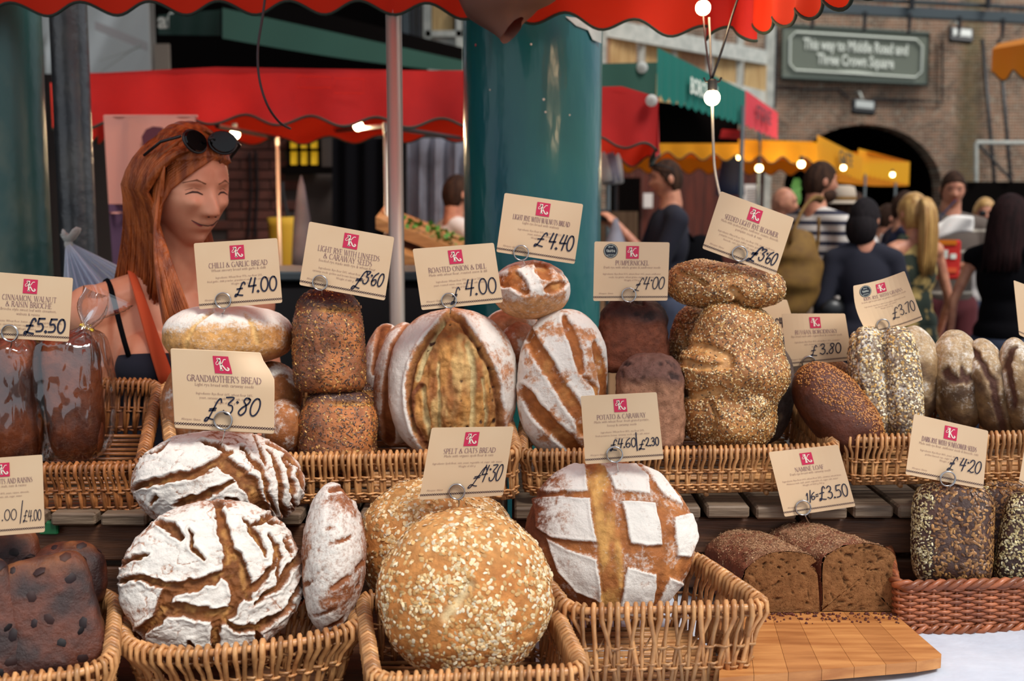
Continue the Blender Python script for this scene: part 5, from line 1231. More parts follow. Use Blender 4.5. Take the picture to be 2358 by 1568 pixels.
# cutting board of joined staves
bz = TZ + .016
cbd = thing('cutting_board', 'pale wooden cutting board with rounded corners in front of the cut dark loaves', 'board', P(1940, 1520, 1.85))
bl, br = P(1700, 1448, 1.98)[0], P(2075, 1448, 1.98)[0]; fl, frr = P(1655, 1600, 1.70)[0], P(2168, 1535, 1.78)[0]
nst = 7; yb_, yf_ = 2.12, 1.755
for k in range(nst):
    def xs(y, t): 
        a = bl + (fl - bl) * (2.12 - y) / (2.12 - 1.7); b = br - .03 + (frr - br + .03) * (2.12 - y) / (2.12 - 1.755); return a + (b - a) * t
    t0, t1 = k / nst, (k + 1) / nst - .0018
    y0, y1 = 1.685 + .075 * t0, 1.685 + .075 * t1
    pts = [(xs(y0, t0), y0), (xs(y1, t1), y1), (xs(yb_, t1), yb_), (xs(yb_, t0), yb_)]
    if k == nst - 1: pts = [(xs(y0, t0), y0), (xs(y1, t1) - .02, y1), (xs(y1, t1) - .006, y1 + .006), (xs(y1, t1), y1 + .02), (xs(yb_, t1), yb_), (xs(yb_, t0), yb_)]
    n = len(pts); V = [(x, y, bz - .018) for x, y in pts] + [(x, y, bz) for x, y in pts]
    F = [tuple(range(n - 1, -1, -1)), tuple(range(n, 2 * n))] + [(i, (i + 1) % n, n + (i + 1) % n, n + i) for i in range(n)]
    mesh('stave', V, F, M['board2'] if k in (2, 5) else M['board'], cbd)
# wooden crates / pallets carrying the upper row
PZ_ = 1.045
def crate(x0, x1, label, yf=2.09, y2=2.50, mt='wood2'):
    o = thing('wooden_crate', label, 'crate', ((x0 + x1) / 2, (yf + y2) / 2, TZ))
    for z in (PZ_ - .075, PZ_ - .150): mesh('front_board', *rbox(((x0 + x1) / 2, yf, z), (x1 - x0, .02, .068 if z > .95 else .055), .003), M[mt], o)
    mesh('back_board', *rbox(((x0 + x1) / 2, y2, PZ_ - .10), (x1 - x0, .02, .12), .003), M[mt], o)
    for x in (x0 + .01, x1 - .01): mesh('side_board', *rbox((x, (yf + y2) / 2, PZ_ - .10), (.02, y2 - yf, .12), .003), M[mt], o)
    n = max(2, int((x1 - x0) / .085))
    for k in range(n):
        x = x0 + (x1 - x0) * (k + .5) / n
        mesh('top_slat', *rbox((x, (yf + y2) / 2 - .02, PZ_ - .022 + rnd.uniform(-.002, .002)), ((x1 - x0) / n - .012 + rnd.uniform(-.006, .004), y2 - yf + .03, .024), .004), M['wood'], o)
    for x in (x0 + .05, x1 - .05):
        for y in (yf + .03, y2 - .03): mesh('leg', *rbox((x, y, (TZ + PZ_ - .18) / 2), (.04, .04, PZ_ - .18 - TZ + .002), .003), M[mt], o)
crate(-1.15, -.585, 'dark wooden crate under the leftmost upper basket')
crate(-.575, -.01, 'weathered wooden crate under the linseed and onion basket')
crate(0.0, .55, 'grey weathered wooden crate with chunky slat ends behind the potato loaf', 2.135)
crate(.56, 1.25, 'brown wooden crate behind the cut dark loaves', 2.135)
mesh('plastic_clip', *rbox(P(113, 1215, 2.07), (.036, .012, .026), .003), M['greentag'], label='small green plastic clip at the left crate, under the brioche basket', cat='clip')
for lab in ('back trestle carrying the rear of the crates',):
    o = thing('trestle', lab, 'trestle', (0, 2.45, 0)); mesh('rail', *rbox((.0, 2.44, TZ - .02), (2.6, .08, .035), .003), M['wood'], o)
    for x in (-1.1, 0, 1.1): mesh('leg', *rbox((x, 2.44, (TZ - .038) / 2), (.05, .05, TZ - .038), .003), M['wood'], o)

# ---------------------------------------------------------------- baskets
def rimpath(C, cr, m=14, cm=7):
    C = [np.asarray(c, float) for c in C]; out = []; w = []
    for i in range(4):
        p, a, b = C[i], C[(i - 1) % 4], C[(i + 1) % 4]
        ca = min(cr, np.linalg.norm(a - p) * .46); cb = min(cr, np.linalg.norm(b - p) * .46)
        s, e = p + (a - p) / np.linalg.norm(a - p) * ca, p + (b - p) / np.linalg.norm(b - p) * cb
        for t in np.linspace(0, 1, cm): out.append(s * (1 - t) ** 2 + 2 * p * t * (1 - t) + e * t * t)
        n2 = C[(i + 2) % 4]; nxt = b + (p - b) / np.linalg.norm(p - b) * min(cr, np.linalg.norm(p - b) * .46)
        for t in np.linspace(0, 1, m + 2)[1:-1]: out.append(e * (1 - t) + nxt * t)
    return np.array(out)
def basket(label, top, bot, cr=.05, sp=.0118, r=.0036, R=.0062, mt='wicker', style='upright', bands=(.08, .14, .20, .5, .56, .84), group=None, sag=0, x_front=False):
    o = thing('wicker_basket', label, 'basket', np.mean(bot, 0), group or 'wicker baskets of bread')
    Tp, Bp = rimpath(top, cr), rimpath(bot, cr * .8)
    if sag: Tp = Tp - np.array([0, 0, sag]) * np.exp(-((Tp[:, 0] - np.mean(Tp[:, 0])) / (np.ptp(Tp[:, 0]) * .35)) ** 2)[:, None]
    n0 = len(Tp); cl = np.concatenate([Tp, Tp[:1]]); L = np.concatenate([[0], np.cumsum(np.linalg.norm(np.diff(cl, axis=0), axis=1))])
    K = int(L[-1] / sp); K += K % 2
    ctr = Tp.mean(0)
    def at(s, A):
        s = s % L[-1]; i = min(np.searchsorted(L, s, 'right') - 1, n0 - 1); t = (s - L[i]) / (L[i + 1] - L[i] + 1e-9)
        return A[i] * (1 - t) + A[(i + 1) % n0] * t
    def frame(s):
        t = nz(at(s + .01, Tp) - at(s - .01, Tp)); n = np.cross(t, [0, 0, 1]); n = nz(n)
        if np.dot(n, at(s, Tp) - ctr) < 0: n = -n
        return t, n
    up = np.array([0, 0, 1.])
    mesh('rim', *tube(Tp, R, 8, closed=True), M[mt], o, smooth=True)
    bb = [np.asarray(q, float) for q in bot]; nb_ = 16
    for j in range(nb_):
        t = (j + .5) / nb_; p0, p1 = bb[0] * (1 - t) + bb[3] * t, bb[1] * (1 - t) + bb[2] * t; i0, i1 = p0 + (p1 - p0) * .02, p0 + (p1 - p0) * .98
        mesh('base_rod', *tube([i0, i0 * .5 + i1 * .5 + up * (.002 if j % 2 else -.001), i1], .0042, 6), M[mt], o, smooth=True)
    for t in (.2, .4, .6, .8): mesh('base_stick', *tube([bb[0] * (1 - t) + bb[1] * t - up * .004, bb[3] * (1 - t) + bb[2] * t - up * .004], .005, 6), M[mt], o, smooth=True)
    if style == 'upright':
        for k in range(K):
            s = (k + rnd.uniform(-.12, .12)) * sp; t, n = frame(s); a = at(s, Tp); ln = (.35 if k % 2 else -.15) * sp * 1.6 + rnd.uniform(-.002, .002)
            if x_front: ln = (1.9 if k % 3 == 0 else -.9 if k % 3 == 1 else .1) * sp
            b = at(s + ln, Bp); Q = R + r; rr = r * rnd.uniform(.85, 1.15)
            m1, m2 = b + (a - b) * .33, b + (a - b) * .68
            path = [b + n * r * .5, m1 + n * r * (.9 if k % 2 else -.2), m2 + n * r * (.2 if k % 2 else .9), a + n * Q - up * .012, a + n * Q * .85 + up * Q * .45, a + up * Q * 1.02 + t * .001, a - n * Q * .85 + up * Q * .4 + t * .002, a - n * Q - up * .012 + t * .003, a - n * (Q + r * .3) - up * .026 + t * .004]
            path = np.array(path); path[1:3] += (path[0] - path[3]) * 0
            mesh('willow_rod', *tube(path, [rr * .9, rr, rr * .95, rr, rr * 1.02, rr * 1.02, rr, rr * .9, rr * .5], 6), M[mt], o, smooth=True)
            if not x_front or k % 2 == 0:
                b2 = at(s + sp * (.45 if k % 2 else -.45), Bp); hgt = (a - b) * .74
                mesh('willow_rod', *tube([b2 - n * r * .6, b2 + hgt * .5 + n * r * .7, b2 * .15 + (b + hgt) * .85 - n * r * .8], [r * .8, r * .8, r * .25], 5), M[mt], o, smooth=True)
        for h in bands:
            P_ = []
            for k in range(K * 2):
                s = k * sp / 2; t, n = frame(s); q = at(s, Bp) * (1 - h) + at(s, Tp) * h; P_.append(q + n * (r * .6 + r * 1.15 * math.cos(math.pi * k / 2 + h * 40)))
            mesh('weaver', *tube(P_, r * .62, 5, closed=True), M[mt], o, smooth=True)
    else:
        ks = int(L[-1] / .021); ks += 1 - ks % 2
        for k in range(ks):
            s = k * L[-1] / ks; t, n = frame(s); a, b = at(s, Tp), at(s, Bp); mesh('stake', *tube([b, (a + b) / 2, a], .003, 6), M[mt], o, smooth=True)
        rows = 13
        for j in range(rows):
            h = .12 + .80 * j / (rows - 1); P_ = []
            for k in range(ks * 4):
                s = k * L[-1] / (ks * 4); t, n = frame(s); q = at(s, Bp) * (1 - h) + at(s, Tp) * h; P_.append(q + n * (.0034 * math.cos(math.pi * (k / 4 + j))) + up * rnd.uniform(-.0004, .0004))
            mesh('weaver', *tube(P_, .0034, 6, closed=True), M[mt], o, smooth=True)
        for A, zo, rr in ((Tp, .002, .006), (Bp, .006, .007)):
            for ph in range(3):
                P_ = []; kk = int(L[-1] / .008)
                for k in range(kk):
                    s = k * L[-1] / kk; t, n = frame(s); a = 2 * math.pi * (round(L[-1] / .06) * k / kk + ph / 3); P_.append(at(s, A) + up * (zo + math.sin(a) * rr) + n * math.cos(a) * rr)
                mesh('braid_strand', *tube(P_, .0052, 6, closed=True), M[mt], o, smooth=True)
    return o
def B4(pts, dz, inset=.02):
    """bottom corners below the top ones, drawn in a little"""
    c = np.mean(pts, 0); return [np.array([p[0] + (c[0] - p[0]) * inset * 2, p[1] + (c[1] - p[1]) * inset * 2, p[2] - dz]) for p in pts]
# lower row: FL, FR, BR, BL
T1 = [P(-240, 1600, 1.47), P(252, 1542, 1.54), P(268, 1365, 1.82), P(-150, 1365, 1.82)]
b = basket('basket of dark fruit loaves at the lower left corner', T1, B4(T1, .105), .06, mt='wicker')
T2 = [P(285, 1520, 1.60), P(835, 1462, 1.66), P(812, 1392, 1.83), P(282, 1398, 1.83)]
b = basket('round-cornered basket under the big floured round loaf', T2, B4(T2, .11, .1), .16, sp=.0136, r=.0043, mt='wicker', sag=.004)
T3 = [P(862, 1568, 1.50), P(1346, 1545, 1.52), P(1262, 1375, 1.81), P(832, 1372, 1.81)]
basket('basket under the big oat-covered round loaf, front edge cut by the picture', T3, B4(T3, .11), .035, sp=.0114, mt='wicker')
T4 = [P(1303, 1408, 1.70), P(1772, 1398, 1.71), P(1598, 1280, 1.97), P(1215, 1284, 1.97)]
T4[0] = P(1310, 1408, 1.70)
basket('empty-looking open basket with crossed rods under the floured potato loaf', T4, B4(T4, .128, .06), .04, sp=.0130, r=.0040, mt='wicker', x_front=True, bands=(.22, .28, .50, .9))
T5 = [P(2062, 1352, 1.945), P(2640, 1335, 1.97), P(2560, 1236, 2.2), P(2040, 1238, 2.2)]
basket('reddish-brown basket of horizontal weave at the right edge, with seeded square loaves', T5, B4(T5, .088, .01), .03, mt='wicker2', style='flat')
# upper row
U1 = [P(-160, 1082, 2.09), P(322, 1076, 2.09), P(366, 884, 2.45), P(-160, 872, 2.45)]
basket('upper left basket holding the bagged brioche loaves', U1, [U1[0] - [0, 0, .088], U1[1] - [0, 0, .088], P(352, 1000, 2.44), P(-140, 1000, 2.44)], .035, sp=.0112, mt='wicker3', bands=(.08, .14, .45, .52, .9))
U2 = [P(400, 1062, 2.10), P(1192, 1045, 2.10), P(1150, 905, 2.42), P(374, 888, 2.45)]
basket('long upper basket holding the chilli, linseed and onion loaves', U2, [U2[0] - [0, 0, .088], U2[1] - [-.0, 0, .088], P(1140, 1010, 2.42), P(384, 1000, 2.44)], .035, sp=.0112)
U3 = [P(1198, 1048, 2.12), P(1932, 1034, 2.12), P(1822, 925, 2.42), P(1215, 925, 2.42)]
basket('long upper basket holding the walnut, pumpernickel and seeded loaves', U3, [U3[0] - [-.01, 0, .080], U3[1] - [.02, 0, .080], P(1815, 1010, 2.42), P(1225, 1010, 2.42)], .04, sp=.0104, r=.0033)
U4 = [P(1958, 1014, 2.14), P(2560, 1000, 2.14), P(2460, 915, 2.42), P(1834, 938, 2.42)]
basket('upper right basket holding the dark and grey rye loaves', U4, [U4[0] - [-.0, 0, .088], U4[1] - [.0, 0, .088], P(2440, 1005, 2.42), P(1850, 1010, 2.42)], .04, sp=.0106, r=.0033)
# ---------------------------------------------------------------- breads
def vnormals(V, F):
    if F.shape[1] == 4: n = np.cross(V[F[:, 2]] - V[F[:, 0]], V[F[:, 3]] - V[F[:, 1]])
    N = np.zeros_like(V)
    for k in range(F.shape[1]): np.add.at(N, F[:, k], n)
    return N / (np.linalg.norm(N, axis=1)[:, None] + 1e-12)
class Ctx: pass
def c3(*c): return lin(*c)
def mixc(a, b, t): t = np.asarray(t)[:, None]; return a * (1 - t) + b * t
def loaf(label, px, py, Y, rx, ry, c, feat, N=46, yaw=0, pit=0, roll=0, ph=2, pv=2, flat=None, mt='bread', name='bread_loaf', cat='bread', group=None, taper=0, bend=0, back=1.0):
    group = group or ('loaves in the lower row' if Y < 2.0 or py > 1100 else 'loaves in the upper row')
    C = P(px, py, Y); s = mpp(C); a, b = rx * s, ry * s
    z = nz(CAM - C); x = nz(np.cross([0, 0, 1], z)); y = np.cross(z, x)
    E = np.array(Matrix.Rotation(roll, 3, 'Z') @ Matrix.Rotation(pit, 3, 'X') @ Matrix.Rotation(yaw, 3, 'Y'))
    R = np.stack([x, y, z], 1) @ E
    N = int(N * .75) if N < 80 else int(N * .82)
    d, F = cubesphere(N)
    ax, ay, az = np.abs(d / np.array([1, 1, 1])).T
    yb = np.where(d[:, 1] < 0, flat or pv, pv)
    rad = ((ax ** ph + az ** ph) ** (yb / ph) + ay ** yb) ** (-1 / yb)
    U = d * rad[:, None]                                 # unit shape
    if taper: U[:, 0] *= 1 + taper * U[:, 1]; U[:, 2] *= 1 + taper * U[:, 1]
    if bend: U[:, 0] += bend * (U[:, 1] ** 2 - .5)
    U[:, 2] = np.where(U[:, 2] < 0, U[:, 2] * back, U[:, 2])
    q = U * np.array([a, b, c]); n = vnormals(q, F)
    k = Ctx(); k.U, k.q, k.n = U, q, n; k.x, k.y, k.z = U.T; off = q @ E.T
    k.u = px + off[:, 0] / s; k.v = py - off[:, 1] / s; k.nz = (n @ E.T)[:, 2]; k.s = s; k.front = sm(-.1, .25, k.nz); k.a, k.b, k.c = a, b, c
    sd = int(abs(px * 7 + py * 13)) % 997
    k.fb = lambda sc_, o=4, e=0, st=(1, 1, 1): fbm(q * sc_ * np.array(st) + 31.7, o, sd + e)
    disp, colr, fl = feat(k)
    disp = disp + (k.fb(14, 3, 90) - .5) * .05 * min(a, b) + (k.fb(55, 3, 91) - .5) * .0035
    q2 = q + n * disp[:, None]
    W = q2 @ R.T + C
    colr = colr * (.86 + .28 * k.fb(30, 3, 92))[:, None]
    cc_ = np.concatenate([np.clip(colr, 0, 1), np.asarray(fl, float)[:, None]], 1)
    # an object's origin is the lowest point of the loaf
    i = W[:, 2].argmin(); org = np.array([W[:, 0].mean(), W[:, 1].mean(), W[i, 2]])
    o = thing(name, label, cat, org, group) if getattr(feat, 'seeds', None) else None
    if o is None: m_ = mesh(name, W, F, M[mt], smooth=True, col=cc_, label=label, cat=cat, group=group, org=org); k.obj = m_
    else: mesh('crust', W, F, M[mt], o, smooth=True, col=cc_); k.obj = o
    k.W, k.F, k.Wn = W, F, vnormals(W, F); k.R, k.C = R, C
    if getattr(feat, 'seeds', None):
        for sp in feat.seeds: scatter(k, **sp)
    return k
def scatter(k, n, size, colors, name='seeds', mask=None, mt='seed', lift=.3, jitter=.25, seed=5, upright=0):
    """small flattened grains pressed into the crust, joined as one part"""
    r = np.random.default_rng(seed + n)
    w = (k.Wn @ nz(CAM - k.C) > -.25).astype(float)
    if mask is not None: w = w * np.clip(mask(k), 0, 1)
    # area weighting
    A = np.zeros(len(k.W)); c = k.W[k.F]; ar = np.linalg.norm(np.cross(c[:, 2] - c[:, 0], c[:, 3] - c[:, 1]), axis=1)
    for j in range(4): np.add.at(A, k.F[:, j], ar)
    w = w * A
    if w.sum() <= 0: return
    idx = r.choice(len(k.W), n, p=w / w.sum()); edge = math.sqrt(ar.mean())
    nn = k.Wn[idx]; t = r.normal(size=(n, 3)); t -= nn * (t * nn).sum(1)[:, None]; t /= np.linalg.norm(t, axis=1)[:, None]
    nn2 = nn + r.normal(size=(n, 3)) * jitter; nn2 -= t * (nn2 * t).sum(1)[:, None]; nn2 /= np.linalg.norm(nn2, axis=1)[:, None]
    bt = np.cross(nn2, t); l, wd, h = size; sc_ = r.uniform(.7, 1.25, n)[:, None]
    p = k.W[idx] + t * r.uniform(-edge, edge, (n, 1)) * .5 + bt * r.uniform(-edge, edge, (n, 1)) * .5 + nn * h * lift
    ring = [(1, 0), (.62, .8), (-.62, .8), (-1, 0), (-.62, -.8), (.62, -.8)]
    V = [p + nn2 * h * .5 * sc_] + [p + t * l * .5 * a * sc_ + bt * wd * .5 * b * sc_ - nn2 * h * .1 for a, b in ring]
    V = np.stack(V, 1).reshape(-1, 3)
    f = np.array([(0, i + 1, (i + 1) % 6 + 1) for i in range(6)]); F = (f[None] + np.arange(n)[:, None, None] * 7).reshape(-1, 3)
    cs = np.array([lin(*c) for c in colors]); cc_ = cs[r.integers(0, len(cs), n)] * r.uniform(.75, 1.2, (n, 1))
    mesh(name, V, F, M[mt], k.obj, smooth=False, col=np.repeat(np.clip(cc_, 0, 1), 7, 0), kind='stuff')
def warped(k, amt=8, sc_=22, e=0):
    return k.u + (k.fb(sc_, 4, 10 + e) - .5) * 2 * amt, k.v + (k.fb(sc_, 4, 20 + e) - .5) * 2 * amt
def cracks(k, lines, amt=12, sc_=30, soft=5):
    u, v = warped(k, amt, sc_); u2, v2 = warped(k, 7, 80, 5); u, v = u + u2 - k.u, v + v2 - k.v; m = np.zeros(len(u)); rim = np.zeros(len(u)); base = np.zeros(len(u))
    rag = (k.fb(70, 3, 44) - .5) * 7
    for w, pts in lines:
        d, t = dpoly(u, v, pts); w2 = w * (1 - .55 * np.abs(2 * t - 1) ** 3) + rag * min(1, w / 8)
        m = np.maximum(m, sm(w2 + soft * .5, w2 - soft * .5, d)); base = np.maximum(base, sm(w2 * 1.0, 0, d)); rim = np.maximum(rim, np.exp(-((d - w2 - 4) / 4) ** 2))
    return m * k.front, rim * k.front, base * k.front
def seeded(f, *seeds): f.seeds = list(seeds); return f

# --- grandmother's loaf, the front round one
G1 = [(11, [(510, 1160), (517, 1207), (527, 1269), (523, 1321), (547, 1372), (530, 1405), (489, 1434), (486, 1500)]), (13, [(525, 1318), (480, 1338), (437, 1347), (396, 1357), (379, 1390), (362, 1417), (331, 1434), (325, 1475)]),
      (7, [(286, 1318), (320, 1318), (344, 1323), (379, 1342), (420, 1352)]), (4, [(292, 1283), (320, 1275), (348, 1262)]), (7, [(368, 1192), (390, 1205), (406, 1214), (424, 1240)]), (12, [(379, 1395), (430, 1395), (482, 1412), (520, 1405)]),
      (15, [(535, 1270), (548, 1310), (558, 1340), (565, 1376)]), (5, [(566, 1198), (585, 1241), (603, 1292)]), (6, [(562, 1368), (603, 1338), (628, 1314), (634, 1265)]), (6, [(580, 1398), (599, 1374), (640, 1359), (668, 1321), (690, 1290)]),
      (7, [(510, 1431), (545, 1450), (582, 1452), (620, 1431), (655, 1407), (694, 1355)]), (5, [(582, 1452), (588, 1480), (580, 1500)]), (4, [(615, 1240), (644, 1300), (636, 1355)]), (7, [(437, 1468), (434, 1492)]), (4, [(575, 1215), (640, 1200)]),
      (3, [(440, 1225), (452, 1262), (475, 1285)]), (3, [(600, 1200), (640, 1225)]), (4, [(652, 1250), (668, 1290)])]
def f_grand(lines, edgefl=.25):
    def f(k):
        m, rim, base = cracks(k, [(w * 1.15 + .5, p_) for w, p_ in lines])
        rg = 1 - np.abs(2 * k.fb(20, 4, 50, (1, 1.5, 1)) - 1); fine = np.maximum(sm(.60, .72, k.fb(60, 4, 5, (1, 2.2, 1))) * .45, sm(.955, .99, rg) * .9)
        colr = mixc(c3(152, 94, 46), c3(102, 58, 26), k.fb(40, 3, 1)); colr = mixc(colr, c3(194, 142, 78), base * .8 * sm(.45, .7, k.fb(70, 3, 2))); colr = mixc(colr, c3(196, 138, 108), (1 - m) * .5)
        r_ = np.sqrt(np.clip(k.x ** 2 + k.y ** 2, 0, 1))
        fl = 1.02 - .30 * sm(.80, 1.0, r_) - fine * .5 - .34 * sm(.5, .75, k.fb(16, 4, 7))
        fl = fl * (1 - m) - .4 * m
        fl = np.where(k.z < -.05, fl * .5, fl)
        disp = -m * .0105 + rim * .0028 - fine * .0012 + (k.fb(46, 4, 9, (1, 1.8, 1)) - .5) * .006 * (1 - m) + (k.fb(90, 4, 12) - .5) * .008 * m
        return disp, colr, fl
    return f
loaf('big round loaf with cracked floury top standing front left in its basket', 491, 1333, 1.76, 206, 181, .062, f_grand(G1), N=136, pit=.03, back=.9)
G2 = [(8, [(322, 1115), (350, 1104), (379, 1100), (420, 1096), (465, 1084), (505, 1062), (530, 1050)]), (15, [(505, 1062), (545, 1090), (575, 1128), (600, 1176), (610, 1215)]), (7, [(405, 1158), (440, 1148), (480, 1138), (530, 1110)]), (5, [(616, 1036), (637, 1097), (647, 1166), (644, 1210)]),
      (11, [(622, 1022), (665, 1052), (690, 1080), (702, 1150)]), (4, [(560, 1030), (596, 1090), (616, 1142), (628, 1190)]), (6, [(318, 1140), (335, 1175), (350, 1200)]), (4, [(470, 1020), (500, 1030), (525, 1050)]), (4, [(340, 1045), (380, 1030), (400, 1012)]), (5, [(655, 1060), (668, 1120), (672, 1180)]), (4, [(585, 1010), (600, 1040), (606, 1080)]),
      (3, [(370, 1130), (360, 1150)]), (6, [(520, 1145), (545, 1172), (560, 1205)])]
loaf('second cracked floury round loaf behind and above the front one', 507, 1112, 1.97, 194, 122, .10, f_grand(G2), N=92, roll=-.09)
def f_half(k):
    st = k.fb(26, 4, 3, (.5, 1.6, 1)); u, v = warped(k, 6, 20)
    d = (v + u * .55) / 44; band = np.abs(((d + (k.fb(18, 3, 6) - .5) * 1.1) % 1) - .5) * 2
    m = sm(.68, .86, band) * sm(.42, .6, st) * sm(1150, 1230, v)
    colr = mixc(c3(172, 108, 66), c3(120, 66, 34), st)
    fl = .70 - .42 * sm(.42, .7, k.fb(26, 5, 8)) - .75 * m - .35 * sm(.75, 1, np.abs(k.x)) ; d2, _ = dpoly(u, v, [(764, 1132), (790, 1126), (818, 1150)]); g = sm(9, 4, d2); fl -= .9 * g
    return -m * .005 - g * .006 + (k.fb(50, 4, 9) - .5) * .005, colr, fl
loaf('narrow floured loaf standing on edge right of the front round loaf', 765, 1282, 1.80, 74, 170, .085, f_half, N=70, roll=-.06, bend=-.10)
# --- potato loaf with square flour patches
Z2 = lambda *p: [(780 + x / 2.904, 1028 + y / 2.904) for x, y in p]
PP = [Z2((1440, 215), (1560, 130), (1650, 150), (1668, 312), (1540, 325), (1330, 340)), Z2((1300, 372), (1500, 352), (1682, 362), (1700, 500), (1730, 640), (1560, 630), (1430, 620), (1330, 560)), Z2((1745, 135), (1980, 125), (2060, 210), (2068, 330), (1960, 318), (1850, 308), (1800, 200)),
      Z2((1885, 372), (2105, 382), (2140, 520), (2148, 648), (2040, 650), (1940, 640), (1915, 500)), Z2((1985, 118), (2150, 190), (2290, 390), (2170, 345), (2080, 230)), Z2((1925, 785), (2110, 835), (2115, 920), (2065, 1120), (1850, 1120), (1900, 950)), Z2((2200, 850), (2340, 900), (2260, 1060), (2160, 1130), (2075, 1110)),
      Z2((2222, 470), (2340, 440), (2400, 560), (2340, 720), (2248, 715)), Z2((1400, 620), (1560, 690), (1735, 745), (1772, 1025), (1600, 960), (1480, 830))]
def f_potato(k):
    u, v = warped(k, 3.2, 34); q = np.full(len(u), -1e9)
    for p_ in PP: q = np.maximum(q, sdpoly(u, v, p_))
    patch = sm(-2.5, 2.5, q) * k.front
    left = sm(1330, 1215, k.u + (k.v - 1240) * .1 + (k.fb(30, 3, 3) - .5) * 40); low = sm(1330, 1420, k.v) * sm(1420, 1300, k.u)
    d, t = dpoly(u, v, Z2((1690, 100), (1760, 330), (1790, 560), (1830, 800), (1830, 950), (1790, 1120))); mid = sm(30, 18, d)
    colr = mixc(c3(186, 120, 62), c3(150, 84, 40), k.fb(30, 4, 1)); colr = mixc(colr, c3(222, 172, 96), mid * .75 * sm(.3, .6, k.fb(50, 3, 2, (1, .5, 1)))); colr = mixc(colr, c3(110, 54, 28), np.clip(left + low, 0, 1) * (1 - mid))
    dust = .34 * sm(.35, .62, k.fb(40, 4, 4)) + .12 * sm(1180, 1110, k.v)
    fl = np.maximum(patch * (1.0 - .35 * sm(.5, .75, k.fb(38, 4, 16)) - .30 * sm(9, 0, q) * k.fb(90, 2, 18) - .50 * np.clip(left + low * 1.3, 0, 1) - .35 * np.clip(left + low, 0, 1) * k.fb(60, 3, 6)), dust * (1 - mid * .6) * (1 - left))
    edge = np.exp(-((q - 3) / 4) ** 2)
    disp = patch * .0045 + edge * .0016 * k.front + mid * .003 * k.front + (k.fb(70, 3, 8) - .5) * .004 * (1 - patch)
    return disp, colr, fl
loaf('big round loaf with square white flour patches and a golden split', 1403, 1240, 1.88, 197, 180, .075, f_potato, N=128, pit=-.04)
# --- oat loaves
def f_oat(k):
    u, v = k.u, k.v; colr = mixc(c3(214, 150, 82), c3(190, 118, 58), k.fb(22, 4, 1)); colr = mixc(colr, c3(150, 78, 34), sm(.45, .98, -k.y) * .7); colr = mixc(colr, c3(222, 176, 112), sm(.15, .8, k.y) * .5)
    ln = [(1030, 1415), (1052, 1388), (1080, 1352)] if k.s < .00077 else [(1000, 1190), (1030, 1180)]
    d, t = dpoly(*warped(k, 4, 30), ln); g = sm(22, 2, d) * (k.s < .00077); colr = mixc(colr, c3(224, 198, 150), g)
    return -g * .007 + (k.fb(20, 3, 5) - .5) * .006, colr, np.full(len(u), -.3) + .30 * sm(.62, .72, k.fb(60, 3, 7))
oatc = [(224, 190, 138), (232, 208, 164), (208, 166, 108), (196, 148, 90), (236, 220, 188)]
seeded(f_oat, dict(n=2900, size=(.0078, .0058, .0017), colors=oatc, name='oat_flakes', mt='flake', mask=lambda k: (.28 + sm(.38, .60, fbm(k.q * 22 + 5, 3, 3))) * (1 - .9 * sm(16, 8, dpoly(k.u, k.v, [(1020, 1420), (1052, 1388), (1095, 1340)])[0]))))
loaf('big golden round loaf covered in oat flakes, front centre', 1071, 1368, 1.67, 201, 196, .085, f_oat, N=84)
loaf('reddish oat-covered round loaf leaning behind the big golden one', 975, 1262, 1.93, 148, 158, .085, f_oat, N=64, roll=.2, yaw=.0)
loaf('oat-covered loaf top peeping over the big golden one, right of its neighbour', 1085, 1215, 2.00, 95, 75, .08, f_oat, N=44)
# --- dark fruit loaves, lower left
def f_fruit(k):
    lump = k.fb(24, 3, 3); colr = mixc(c3(92, 46, 28), c3(42, 22, 20), sm(.3, .7, k.fb(28, 4, 1))); colr = mixc(colr, c3(128, 76, 40), sm(.5, 1, k.y) * sm(.4, .6, lump))
    return (lump - .5) * .007, colr, np.full(len(k.u), -.5)
seeded(f_fruit, dict(n=18, size=(.018, .015, .006), colors=[(24, 18, 20), (46, 26, 24), (34, 20, 22), (70, 38, 26)], name='raisins', lift=.05, jitter=.3, mt='flake'))
loaf('dark oblong fruit loaf standing in front at the lower left', 118, 1415, 1.66, 104, 136, .045, f_fruit, N=56, roll=.10, ph=5, pv=5, mt='breadg', taper=-.08)
loaf('dark fruit loaf with whole raisins on its crown, behind the oblong one', 158, 1330, 1.78, 82, 84, .05, f_fruit, N=44, ph=3, pv=2.6, mt='breadg')
loaf('dark fruit loaf behind at the left edge, under the raisin price card', 22, 1330, 1.80, 70, 110, .05, f_fruit, N=34, ph=4, pv=4, mt='breadg')
loaf('dark fruit loaf cut off by the lower left corner of the picture', -40, 1440, 1.62, 82, 150, .045, f_fruit, N=34, roll=.12, ph=5, pv=5, mt='breadg')
